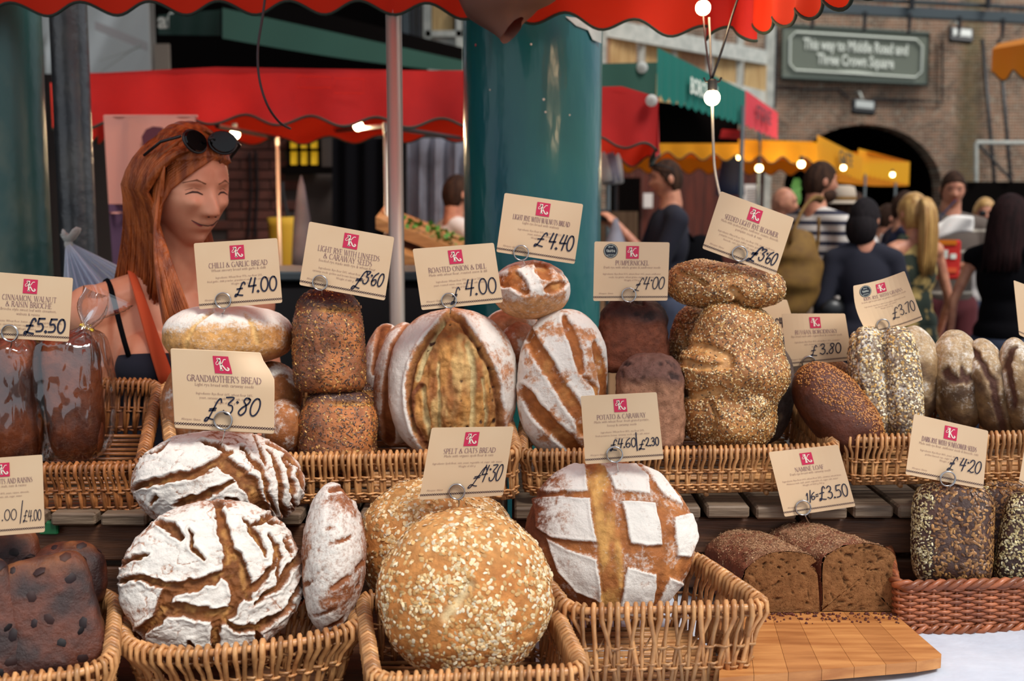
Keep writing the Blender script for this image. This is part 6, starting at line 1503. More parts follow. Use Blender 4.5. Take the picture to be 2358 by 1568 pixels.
# --- chilli & garlic
def f_chilli(k):
    u, v = warped(k, 2, 20); d1, _ = dpoly(u, v, [(492, 718), (454, 745), (436, 780), (434, 800)]); d2, _ = dpoly(u, v, [(566, 726), (578, 750), (588, 790)])
    g = np.maximum(sm(7, 2, d1), sm(8, 2, d2)) * k.front
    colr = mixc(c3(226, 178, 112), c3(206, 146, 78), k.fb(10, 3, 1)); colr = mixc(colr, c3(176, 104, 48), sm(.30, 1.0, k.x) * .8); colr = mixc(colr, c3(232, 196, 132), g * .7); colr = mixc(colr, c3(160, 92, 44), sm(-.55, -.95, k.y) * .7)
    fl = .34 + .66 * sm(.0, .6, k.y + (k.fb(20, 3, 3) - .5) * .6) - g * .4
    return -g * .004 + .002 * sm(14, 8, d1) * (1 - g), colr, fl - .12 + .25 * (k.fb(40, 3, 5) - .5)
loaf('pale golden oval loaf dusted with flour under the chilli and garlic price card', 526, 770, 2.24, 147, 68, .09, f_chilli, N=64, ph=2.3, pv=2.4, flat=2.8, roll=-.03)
def f_brown(fcol=(184, 120, 66), dcol=(140, 80, 40), am=.55):
    def f(k):
        colr = mixc(c3(*fcol), c3(*dcol), k.fb(18, 4, 1)); s_ = sm(.48, .66, k.fb(26, 4, 4)); return (k.fb(26, 3, 5) - .5) * .006, colr, am * s_ + .12
    return f
loaf('floured brown loaf behind the grandmother\'s price card', 632, 905, 2.27, 62, 75, .06, f_brown(), N=44, roll=.25)
loaf('brown loaf half hidden left of the lower linseed loaf', 655, 985, 2.2, 52, 66, .06, f_brown(am=.3), N=40)
loaf('pale floured loaf end behind the grandmother\'s price card, left side', 430, 930, 2.3, 55, 95, .05, f_brown((214, 150, 104), (190, 120, 70), .4), N=34)
# --- linseed tin loaves
def f_lin(k):
    v = k.y; colr = mixc(c3(192, 118, 60), c3(124, 72, 42), sm(.35, .65, k.fb(16, 4, 1))); top = sm(.60, .74, v + (k.fb(14, 3, 2) - .5) * .25); colr = mixc(colr, c3(58, 38, 40), top * .92)
    sl = np.exp(-((v - .60) / .035) ** 2) * sm(-.5, .1, k.x) * k.front; colr = mixc(colr, c3(198, 146, 70), sl)
    return (k.fb(16, 3, 4) - .5) * .010 + top * .004 - sl * .004, colr, np.full(len(v), -.4)
lint = [(104, 68, 44), (88, 58, 42), (66, 46, 38), (132, 90, 52)]; ling = [(198, 146, 76), (180, 130, 64), (214, 168, 96)]
seeded(f_lin, dict(n=2600, size=(.0056, .0026, .0014), colors=lint, name='linseeds'), dict(n=420, size=(.0058, .0030, .0018), colors=ling, name='golden_seeds', seed=9))
loaf('tall linseed tin loaf with dark crown, standing on top of another', 757, 785, 2.22, 83, 116, .068, f_lin, N=60, ph=3.2, pv=2.5, flat=8, mt='breadg')
loaf('linseed tin loaf with a scorched domed crown, underneath its taller twin', 779, 992, 2.20, 89, 98, .072, f_lin, N=60, ph=3.2, pv=2.3, flat=8, mt='breadg', roll=-.02)
loaf('third linseed loaf, a dark sliver between the stacked pair and the onion loaf', 830, 945, 2.33, 66, 66, .07, f_lin, N=30, ph=3, pv=3)
# --- onion loaf
Z4 = lambda *p: [(600 + x / 3.336, 680 + y / 3.336) for x, y in p]
OP = Z4((1455, 120), (1380, 200), (1270, 330), (1160, 520), (1125, 700), (1130, 880), (1180, 1040), (1290, 1240), (1820, 1240), (1860, 1000), (1855, 850), (1830, 700), (1790, 560), (1700, 400), (1600, 240), (1540, 160))
def f_onion(k):
    u, v = warped(k, 5, 26); q = sdpoly(u, v, OP) ; ins = sm(-3, 3, q) * k.front
    colr = mixc(c3(204, 148, 80), c3(150, 92, 44), sm(.3, .7, k.fb(30, 4, 1, (1.5, .6, 1)))); colr = mixc(colr, c3(226, 190, 124), sm(.5, .7, k.fb(30, 3, 2, (1.6, .5, 1))) * .7)
    e = np.exp(-((q - 6) / 7) ** 2) * sm(0, 3, q); colr = mixc(colr, c3(122, 68, 36), e * .85 * ins)
    cr = np.zeros(len(u))
    for pts, w in ((Z4((1400, 200), (1280, 420), (1210, 640)), 6), (Z4((1590, 380), (1630, 560), (1640, 800), (1625, 1010)), 6), (Z4((1250, 700), (1270, 900), (1300, 1130)), 5), (Z4((1370, 520), (1370, 1010)), 3), (Z4((1700, 640), (1740, 900), (1730, 1100)), 3)):
        d, t = dpoly(u, v, pts); cr = np.maximum(cr, sm(w + 3, w - 2, d + (k.fb(40, 2, 5) - .5) * 6))
    cr *= ins; colr = mixc(colr, c3(222, 206, 152), cr * .8)
    d, t = dpoly(u, v, Z4((1240, 680), (1180, 760), (1170, 900), (1230, 1100), (1280, 1180))); ear = sm(8, 3, d); colr = mixc(colr, c3(130, 74, 40), ear * ins)
    outc = mixc(c3(206, 150, 112), c3(190, 128, 84), k.fb(20, 3, 7)); colr = mixc(outc, colr, ins)
    fl = (.92 - .6 * sm(.44, .72, k.fb(24, 5, 8)) - .3 * sm(.7, 1.0, k.y) * sm(.2, -.2, k.x * 0 + .0) - .35 * sm(.74, .98, np.abs(k.y))) * (1 - ins) - .35 * ins
    disp = -ins * .008 - cr * .007 + e * ins * -.009 + np.exp(-((q + 5) / 5) ** 2) * .004 * k.front + ear * .005 * ins + ((k.fb(34, 4, 9, (1.6, .6, 1)) - .5) * .020 + (k.fb(80, 3, 19) - .5) * .007) * ins
    dots = sm(.74, .80, k.fb(75, 2, 33)) * ins; colr = mixc(colr, c3(70, 40, 26), dots)
    return disp - dots * .002, colr, fl
loaf('large upright oval loaf burst open down the middle under the roasted onion price card', 1043, 885, 2.25, 150, 174, .085, f_onion, N=112, ph=2.15, pv=2.3)
def f_onside(ct):
    def f(k):
        u, v = warped(k, 3, 24); d, t = dpoly(u, v, ct); g = sm(17, 11, d) * k.front
        colr = mixc(c3(214, 158, 120), c3(190, 126, 84), k.fb(18, 3, 1)); colr = mixc(colr, mixc(c3(168, 102, 52), c3(112, 62, 34), k.fb(40, 3, 2)), g)
        return -g * .006, colr, (.72 - .4 * sm(.45, .65, k.fb(30, 4, 4))) * (1 - g) - .3 * g
    return f
loaf('pinkish floured loaf side by side behind the burst onion loaf, outermost on the left', 884, 855, 2.36, 52, 112, .08, f_onside([(905, 700), (885, 760), (868, 850)]), N=44, roll=-.1)
loaf('floured loaf with a dark split between the outermost one and the burst onion loaf', 918, 885, 2.32, 62, 144, .08, f_onside([(942, 760), (912, 800), (896, 880), (892, 960), (896, 1010)]), N=60, roll=-.12)
# --- walnut loaves
Z5 = lambda *p: [(1200 + x / 3.336, 680 + y / 3.336) for x, y in p]
W1 = [(15, Z5((40, 240), (110, 400), (210, 560), (330, 740), (430, 900), (470, 1050))), (11, Z5((330, 170), (390, 330), (430, 450), (462, 590))), (12, Z5((560, 370), (610, 520), (640, 700), (640, 830))), (17, Z5((20, 720), (110, 860), (230, 990), (360, 1110), (450, 1220))), (5, Z5((480, 620), (560, 700), (600, 800)))]
def f_walnut(lines, am=.98):
    def f(k):
        u, v = warped(k, 6, 34); m = np.zeros(len(u)); rim = m.copy()
        for w, pts in lines:
            d, t = dpoly(u, v, pts); w2 = w * (1 - .5 * np.abs(2 * t - 1) ** 4); m = np.maximum(m, sm(w2 + 3, w2 - 3, d)); rim = np.maximum(rim, np.exp(-((d - w2 - 5) / 5) ** 2))
        m *= k.front; colr = mixc(c3(186, 114, 52), c3(146, 82, 38), k.fb(28, 4, 1)); colr = mixc(colr, c3(214, 158, 92), sm(.55, .75, k.fb(24, 3, 3)) * .6); colr = mixc(c3(206, 144, 98), colr, np.clip(m + .2, 0, 1))
        fl = am * (1 - .6 * sm(.46, .72, k.fb(26, 5, 4)) - .25 * sm(.5, .6, k.fb(90, 2, 14))) * (1 - m) + m * .30 * sm(.55, .68, k.fb(50, 3, 6)); fl -= .3 * sm(.82, 1, np.abs(k.y))
        return -m * .006 + rim * .0018 * k.front + (k.fb(40, 3, 9) - .5) * .006 * m, colr, fl
    return f
loaf('tall oval walnut loaf with slanting brown slashes between white flour bands', 1295, 880, 2.24, 104, 168, .078, f_walnut(W1), N=84, roll=-.05, ph=2.2, pv=2.3)
W2 = [(16, [(1150, 650), (1185, 640), (1210, 672)]), (16, [(1240, 612), (1262, 640)]), (10, [(1258, 668), (1300, 655)]), (10, [(1300, 625), (1318, 650)])]
def f_wtop(k):
    d, c_, fl = f_walnut(W2, .95)(k); low = sm(-.1, -.55, k.y); fl = fl * (1 - low) + .25 * low; return d, mixc(c_, c3(220, 166, 106), low * .8), fl
loaf('small round walnut loaf balanced on top under the walnut price card', 1222, 668, 2.27, 92, 68, .085, f_wtop, N=70)
loaf('floured loaf end under the small round loaf', 1178, 748, 2.40, 62, 40, .07, f_brown((216, 160, 118), (196, 132, 88), .6), N=34)
loaf('rosy floured loaf behind the tall walnut loaf', 1192, 800, 2.36, 44, 66, .07, f_brown((206, 136, 96), (176, 100, 62), .6), N=34)
# --- pumpernickel tin loaves
def f_pump(body, dark):
    def f(k):
        top = sm(.24, .54, k.y + (k.fb(16, 3, 2) - .5) * .3); colr = mixc(c3(*body), c3(*[q * .72 for q in body]), k.fb(14, 4, 1)); colr = mixc(colr, c3(*dark), top * .85)
        cr = sm(.55, .64, k.fb(34, 4, 6)) * (.25 + .75 * top); colr = mixc(colr, c3(34, 20, 20), cr * .85 * top); return top * .004 - cr * .005 + (k.fb(22, 3, 4) - .5) * .008 + (k.fb(70, 3, 14) - .5) * .007, colr, np.full(len(k.u), -.45)
    return f
loaf('dark pumpernickel tin loaf with a blackened crown under its price card', 1457, 772, 2.32, 81, 85, .07, f_pump((132, 70, 44), (46, 28, 28)), N=56, ph=3, pv=2.7, flat=8, mt='breadp', taper=-.07)
loaf('rosy brown pumpernickel tin loaf in front of the blackened one', 1497, 925, 2.22, 79, 107, .066, f_pump((176, 126, 96), (104, 72, 66)), N=60, ph=3.2, pv=3, flat=9, mt='breadp', taper=-.04)
# --- seeded bloomers
def f_bloom(sl):
    def f(k):
        u, v = warped(k, 6, 22); m = np.zeros(len(u))
        for w, p_ in sl: d, t = dpoly(u, v, p_); m = np.maximum(m, sm(w + 3, w - 3, d))
        m *= k.front; k.m = m; colr = mixc(c3(188, 130, 70), c3(150, 96, 50), k.fb(20, 4, 1)); colr = mixc(colr, c3(204, 152, 92), m)
        return -m * .010 + (k.fb(13, 3, 4) - .5) * .022, colr, np.full(len(u), -.4)
    return seeded(f, dict(n=3400, size=(.0044, .0028, .0016), colors=[(232, 200, 144), (214, 170, 104), (200, 150, 84), (240, 218, 176), (110, 82, 54), (88, 68, 52)], name='sesame_and_linseeds', mask=lambda k: 1 - .82 * k.m, mt='seed'))
_fb = f_bloom([(13, [(1588, 800), (1630, 806), (1675, 826)]), (8, [(1580, 838), (1620, 850), (1680, 842)]), (10, [(1560, 905), (1610, 912), (1660, 898)]), (5, [(1640, 930), (1655, 960), (1648, 1000)])])
def f_bloomL(k):
    d, c_, fl = _fb(k); return d + (k.fb(9, 2, 70) - .5) * .05 + .008 * np.sin(k.y * 7 + 1), c_, fl
seeded(f_bloomL, dict(_fb.seeds[0], n=6500))
loaf('seeded bloomer lying across the top of the pile under its price card', 1669, 657, 2.28, 136, 56, .075, f_bloom([(9, [(1688, 668), (1706, 690), (1690, 706)]), (5, [(1560, 620), (1600, 640), (1625, 655)])]), N=64, roll=-.10, ph=2.2, pv=2.4, mt='breadg')
loaf('pale seeded bloomer standing at the back left of the pile', 1600, 800, 2.38, 62, 96, .07, f_bloom([(5, [(1560, 745), (1575, 800)])]), N=46, mt='breadg')
loaf('large knobbly seeded bloomer in front of the pile with splits across it', 1684, 868, 2.24, 116, 156, .085, f_bloomL, N=84, roll=-.12, mt='breadg', ph=2.3, pv=2.5)
loaf('small knobbly end of a seeded bloomer on the right of the pile', 1726, 925, 2.21, 50, 68, .06, f_bloom([(4, [(1690, 960), (1722, 968), (1745, 960)])]), N=40, roll=.25, mt='breadg')
def f_grey(k):
    colr = mixc(c3(104, 88, 80), c3(72, 60, 58), sm(.3, .7, k.fb(20, 4, 1))); p_ = sm(.66, .74, k.fb(18, 3, 3)); return (k.fb(22, 3, 4) - .5) * .006, mixc(colr, c3(150, 124, 96), p_ * .7), np.full(len(k.u), -.3) + .3 * sm(.5, .7, k.fb(50, 3, 5))
loaf('smooth dark grey rye loaf half hidden behind the seeded pile', 1775, 905, 2.34, 55, 115, .07, f_grey, N=44, mt='breadp', roll=-.05)
# --- borodinsky
def f_boro(k):
    colr = mixc(c3(104, 50, 26), c3(72, 34, 20), k.fb(20, 4, 1)); return (k.fb(20, 3, 4) - .5) * .004, colr, np.full(len(k.u), -.5)
seeded(f_boro, dict(n=2000, size=(.0034, .0032, .0026), colors=[(172, 108, 50), (150, 88, 40), (190, 128, 66)], name='coriander_seeds', mask=lambda k: sm(-.15, .35, k.x + .35 * k.y + (fbm(k.q * 30, 3, 4) - .5) * .7)))
loaf('glossy dark brown loaf sprinkled with coriander seeds, slanting in the upper right basket', 1928, 948, 2.22, 72, 128, .07, f_boro, N=60, roll=.72, ph=2.3, pv=2.4, mt='breadg')
loaf('dark brown loaf tucked behind the coriander loaf and its price card', 1905, 868, 2.38, 60, 40, .05, f_boro, N=30, mt='breadg')
# --- pale seeded long loaves
def f_pale(k):
    ridge = np.exp(-((k.x + .55 + .1 * np.sin(k.y * 4)) / .10) ** 2); colr = mixc(c3(168, 140, 108), c3(110, 92, 76), k.fb(26, 4, 1)); colr = mixc(colr, c3(92, 62, 46), ridge * .7)
    return -ridge * .004, colr, .25 + .35 * sm(.5, .7, k.fb(40, 3, 3))
seeded(f_pale, dict(n=3000, size=(.0062, .0046, .0020), colors=[(226, 196, 136), (238, 226, 200), (206, 160, 92), (150, 128, 104), (116, 100, 90), (232, 214, 176)], name='grain_flakes', mt='flake'))
loaf('long pale grain-crusted loaf, left of the matching pair', 2006, 885, 2.27, 46, 132, .06, f_pale, N=56, roll=.13, ph=2.4, pv=3.2)
loaf('long pale grain-crusted loaf, right of the matching pair, price card holder above', 2075, 885, 2.25, 45, 132, .06, f_pale, N=56, roll=.13, ph=2.4, pv=3.2)
def f_rye(seam):
    def f(k):
        p_ = sm(.46, .60, k.fb(15, 4, 2) + .18 * k.y); colr = mixc(c3(134, 106, 72), c3(84, 62, 46), sm(.3, .7, k.fb(30, 4, 1))); colr = mixc(colr, c3(190, 162, 122), p_ * .8)
        u, v = warped(k, 14, 34); m = np.zeros(len(u))
        for w, q_ in seam: d, t = dpoly(u, v, q_); m = np.maximum(m, sm(w + 4, w - 3, d))
        m *= k.front; colr = mixc(colr, c3(84, 52, 40), m); return -m * .005 + (k.fb(24, 3, 4) - .5) * .007, colr, (p_ * .30 + .26 * sm(.5, .65, k.fb(30, 4, 6))) * (1 - m)
    return f
loaf('tan mottled rye loaf behind the grain-crusted pair', 2108, 862, 2.36, 60, 112, .075, f_rye([]), N=50, roll=.10)
loaf('mottled rye loaf with a dark torn patch, right of the tan one', 2206, 878, 2.33, 62, 120, .07, f_rye([(9, [(2180, 860), (2205, 872), (2230, 868)]), (5, [(2208, 848), (2224, 880)])]), N=50, roll=.12)
loaf('floured brown rye loaf with a ragged dark seam, second from the right edge', 2282, 895, 2.30, 52, 118, .07, f_rye([(8, [(2235, 812), (2270, 850), (2292, 920), (2318, 990)])]), N=50, roll=.28)
loaf('floured rye loaf cut off by the right edge of the upper basket', 2345, 890, 2.27, 46, 112, .07, f_rye([(7, [(2330, 806), (2318, 850), (2335, 930)])]), N=46, roll=.16)
loaf('rye loaf beyond the right edge of the picture', 2425, 900, 2.3, 52, 110, .07, f_rye([]), N=30, roll=.1)
# --- square seeded loaves at the right edge
def f_sq(k):
    colr = mixc(c3(84, 52, 40), c3(52, 34, 30), k.fb(26, 3, 1)); return (k.fb(20, 3, 4) - .5) * .004, colr, np.full(len(k.u), -.4)
sqd = [(150, 104, 58), (124, 84, 50), (170, 124, 72), (100, 68, 44)]; sqp = [(206, 190, 140), (186, 166, 112), (220, 208, 168), (150, 128, 88)]
seeded(f_sq, dict(n=1200, size=(.0092, .0052, .0028), colors=sqd, name='sunflower_seeds', mask=lambda k: sm(-.55, -.3, k.x)), dict(n=1300, size=(.0060, .0036, .002), colors=sqp, name='pale_seeds', seed=3, mask=lambda k: sm(-.35, -.6, k.x + (fbm(k.q * 30, 2, 2) - .5) * .3)))
loaf('seed-studded square loaf standing in the reddish basket, under the sunflower price card', 2192, 1232, 2.07, 87, 116, .058, f_sq, N=56, ph=3.6, pv=4.5, roll=.02, mt='breadg')
loaf('second seed-studded square loaf, partly behind the first', 2300, 1228, 2.13, 60, 104, .058, f_sq, N=46, ph=5, pv=6, mt='breadg')
def f_sq2(k): return f_sq(k)
seeded(f_sq2, dict(n=2200, size=(.0062, .0040, .002), colors=sqp, name='pale_seeds'))
loaf('pale seed-covered square loaf at the right edge of the reddish basket', 2368, 1245, 2.06, 62, 105, .05, f_sq2, N=40, ph=4, pv=5, roll=-.12, mt='breadg')
loaf('seeded loaf lying behind the square loaves', 2300, 1122, 2.17, 66, 20, .05, f_sq, N=34, ph=3, pv=3, mt='breadg')
# --- cut dark tin loaves on the board
def cutloaf(label, face, Yf, backv, seed):
    f0 = np.array([P(x, y, Yf) for x, y in face]); C = f0.mean(0)
    # densify the outline
    pts = []; n = len(face)
    for i in range(n):
        p0, p1, p2, p3 = (f0[(i + j - 1) % n] for j in range(4))
        for s in np.linspace(0, 1, 9)[:-1]: pts.append(.5 * (2 * p1 + (p2 - p0) * s + (2 * p0 - 5 * p1 + 4 * p2 - p3) * s * s + (3 * p1 - p0 - 3 * p2 + p3) * s ** 3))
    pts = np.array(pts); m = len(pts); pts[:, 2] = np.maximum(pts[:, 2], bz + .001)
    o = thing('cut_loaf', label, 'bread', [C[0], C[1], pts[:, 2].min()]); bv = np.asarray(backv, float); K = 26; V = []
    for j in range(K + 1):
        t = j / K; r_ = 1 - .0 * t - .35 * sm(.86, 1.0, t) ** 2; c = pts.mean(0)
        ring = c + (pts - c) * r_ + bv * t; ring[:, 2] = np.maximum(ring[:, 2], bz + .001); V.append(ring)
    V = np.concatenate(V); F = []
    for j in range(K):
        for i in range(m): F.append((j * m + i, j * m + (i + 1) % m, (j + 1) * m + (i + 1) % m, (j + 1) * m + i))
    cen = V.mean(0); nn = V - (cen + np.outer(((V - cen) @ nz(bv)), nz(bv))); nn /= np.linalg.norm(nn, axis=1)[:, None] + 1e-9
    inner = (V - f0.mean(0)) @ nz(bv) > .001
    V2 = V + nn * ((fbm(V * 30, 4, seed) - .5) * .010 + (fbm(V * 120, 2, seed) - .5) * .003)[:, None] * inner[:, None]; V2[:, 2] = np.maximum(V2[:, 2], bz + .001)
    up = sm(.2, .8, nn[:, 2]); colr = mixc(mixc(c3(140, 80, 54), c3(108, 62, 44), fbm(V * 24, 3, seed)), c3(156, 116, 86), up * sm(.35, .6, fbm(V * 40, 4, seed + 3)))
    k = Ctx(); F = np.array(F); mesh('crust', V2, F, M['breadp'], o, smooth=True, col=np.concatenate([colr, np.full((len(V), 1), -.5)], 1))
    k.W, k.F, k.Wn = V2, F, vnormals(V2, F); k.Wn = np.where((k.Wn * nn).sum(1)[:, None] < 0, -k.Wn, k.Wn); k.C = C; k.obj = o; k.up = up
    scatter(k, 2600, (.0040, .0018, .0012), [(166, 126, 92), (140, 98, 68), (110, 74, 52), (184, 148, 112)], name='bran_flecks', mask=lambda k: .12 + k.up)
    # cut face: concentric grid so that the crumb relief is real
    G = 26; V = [pts.mean(0)]; 
    for g in range(1, G + 1): V += list(pts.mean(0) + (pts - pts.mean(0)) * (g / G) * .985)
    V = np.array(V); fn = -nz(bv); V = V + fn * .0015; hole = sm(.64, .74, fbm(V * 150, 3, seed + 5)); V = V - fn[None] * (hole * .004)[:, None]
    F = [(0, 1 + i, 1 + (i + 1) % m) for i in range(m)]
    for g in range(G - 1):
        for i in range(m): F.append((1 + g * m + i, 1 + (g + 1) * m + i, 1 + (g + 1) * m + (i + 1) % m, 1 + g * m + (i + 1) % m))
    colr = mixc(mixc(c3(156, 110, 70), c3(126, 86, 54), fbm(V * 40, 4, seed + 6)), c3(62, 38, 24), hole * .8)
    mesh('cut_face', V, F, M['crumb'], o, smooth=True, col=np.concatenate([colr, np.full((len(V), 1), -.6)], 1))
    return o
cutloaf('cut dark loaf on the board, left one of the two, lower crown', [(1712, 1325), (1730, 1296), (1770, 1273), (1820, 1269), (1862, 1276), (1880, 1290), (1866, 1303), (1882, 1322), (1884, 1448), (1840, 1452), (1722, 1456), (1714, 1400)], 1.97, (-.055, .155, .0), 3)
cutloaf('cut dark loaf on the board, right one of the two, price card above it', [(1893, 1298), (1916, 1268), (1960, 1252), (2010, 1252), (2046, 1264), (2062, 1284), (2055, 1310), (2056, 1440), (2040, 1447), (1960, 1452), (1892, 1450), (1892, 1380)], 1.975, (-.080, .155, .0), 8)
cr_ = MB()
for j in range(160):
    q = P(rnd.uniform(1730, 2060), 1452, 1.965) + [0, -rnd.random() ** 2 * .05, 0]; q[2] = bz + .001; cr_.add(*rbox(q, (.003 * rnd.uniform(.5, 1.5),) * 3, .0005))
cr_.build('bread_crumbs', M['kiosk'], label='dark crumbs scattered on the board along the cut loaves', cat='crumbs', kind='stuff')
# --- brioche in clear bags
def f_brio(k):
    colr = mixc(c3(150, 74, 30), c3(84, 38, 18), sm(.3, .7, k.fb(14, 4, 1))); return (k.fb(14, 3, 4) - .5) * .012, colr, np.full(len(k.u), -.4)
k1 = loaf('glossy brown brioche loaf in a clear bag at the left edge', 38, 925, 2.26, 56, 150, .055, f_brio, N=46, ph=4, pv=4, mt='breadg', roll=-.03, name='brioche_loaf')
k2 = loaf('glossy brown brioche loaf in a clear bag tied with yellow tape', 170, 912, 2.27, 64, 148, .055, f_brio, N=46, ph=4, pv=4, mt='breadg', roll=.03, name='brioche_loaf')
def bag(label, px, py, Y, rx, ry, neck, tip, seed):
    o = thing('clear_bag', label, 'bag', P(px, py + ry, Y)); C = P(px, py, Y); s = mpp(C); d, F = cubesphere(44)
    ax = np.abs(d); rad = (ax[:, 0] ** 3.4 + ax[:, 1] ** 3.4 + ax[:, 2] ** 3.4) ** (-1 / 3.4); U = d * rad[:, None]; q = np.stack([U[:, 0] * rx * s, U[:, 1] * .078, U[:, 2] * ry * s], 1)
    t = fbm(q * np.array([22, 22, 7]), 3, seed); cre = 1 - np.abs(2 * fbm(q * np.array([30, 30, 11]) + 9, 3, seed + 2) - 1); q = q * (1 + (t[:, None] - .5) * .16 + (cre[:, None] ** 6 - .3) * .05 + .03)
    top = sm(.72, 1.0, U[:, 2]); nk = P(*neck, Y) - C; q[:, 0] = q[:, 0] * (1 - .8 * top) + nk[0] * top; q[:, 2] += top * (nk[2] - ry * s) * .9; q[:, 1] *= 1 - .8 * top
    mesh('bag_body', q + C, F, M['film'], o, smooth=True)
    a, b = P(*neck, Y), P(*tip, Y); dv = b - a; sd = nz(np.cross(dv, [0, 1, 0]))
    def ff(u, v):
        an = 2 * math.pi * u; r_ = .008 + .034 * v ** .8 * (1 + .45 * math.sin(an * 3 + v * 5)) ; return a + dv * v + sd * r_ * math.cos(an) * (1 + .2 * math.sin(9 * v + 4 * an)) + np.array([0, 1, 0]) * r_ * .6 * math.sin(an)
    V, F = grid(ff, 40, 16); mesh('bag_neck', V, F, M['film'], o, smooth=True)
    mesh('yellow_tape', *tube([a - sd * .014, a + sd * .014], .005, 8, flat=.6), M['label_y'], o)
bag('clear crinkled bag around the brioche at the left edge', 38, 918, 2.26, 66, 160, (60, 765), (70, 730), 3)
bag('clear crinkled bag around the brioche, twisted top with yellow tape', 172, 905, 2.27, 74, 160, (200, 755), (236, 672), 8)
# white knotted bag behind
wb = thing('white_plastic_bag', 'white plastic bag hanging by its knotted handles behind the brioche', 'bag', P(230, 720, 2.95))
kn = P(158, 562, 2.95)
def wbf(x0, y0, x1, y1, x2, y2, x3, y3, dy, ph):
    def f(u, v):
        a = np.array([x0 + (x1 - x0) * u, y0 + (y1 - y0) * u]); b = np.array([x3 + (x2 - x3) * u, y3 + (y2 - y3) * u]); q = a * (1 - v) + b * v
        return P(q[0], q[1], 2.95 + dy + .035 * v * math.sin(u * 34 + ph) * (1 if v > .02 else .2) + .05 * math.sin(math.pi * u) * v)
    return f
V, F = grid(wbf(152, 566, 162, 562, 300, 720, 142, 720, -.03, 0), 70, 10); mesh('bag_front', V, F, M['bagwhite'], wb, smooth=True)
V, F = grid(wbf(160, 560, 166, 560, 330, 640, 240, 720, .03, 1), 50, 8); mesh('bag_side', V, F, M['bagwhite'], wb, smooth=True)
V, F = grid(wbf(150, 566, 156, 562, 290, 800, 140, 800, .10, 2), 30, 8); mesh('bag_back', V, F, M['bagwhite'], wb, smooth=True)
for (x, y) in ((138, 520), (182, 512), (146, 530), (176, 522)):
    mesh('handle_loop', *tube(bez([kn, P((x + 158) / 2 - 4, (y + 562) / 2, 2.93), P(x, y, 2.93), P(x + 8, y + 16, 2.95), kn + [.004, 0, .004]], 9), [.006, .009, .011, .011, .010, .011, .010, .008, .005], 6, flat=.35), M['white'], wb, smooth=True)
mesh('knot', *ellips(kn, (.011, .010, .017), None, 6), M['white'], wb, smooth=True)
mesh('tie_cord', *tube([kn + [0, .01, 0], P(166, 556, 3.57)], .003, 5), M['white'], wb)
# ---------------------------------------------------------------- price cards
def arc(cx, cy, rx, ry, a0, a1, n=9):
    return [(cx + rx * math.cos(math.radians(a)), cy + ry * math.sin(math.radians(a))) for a in np.linspace(a0, a1, n)]
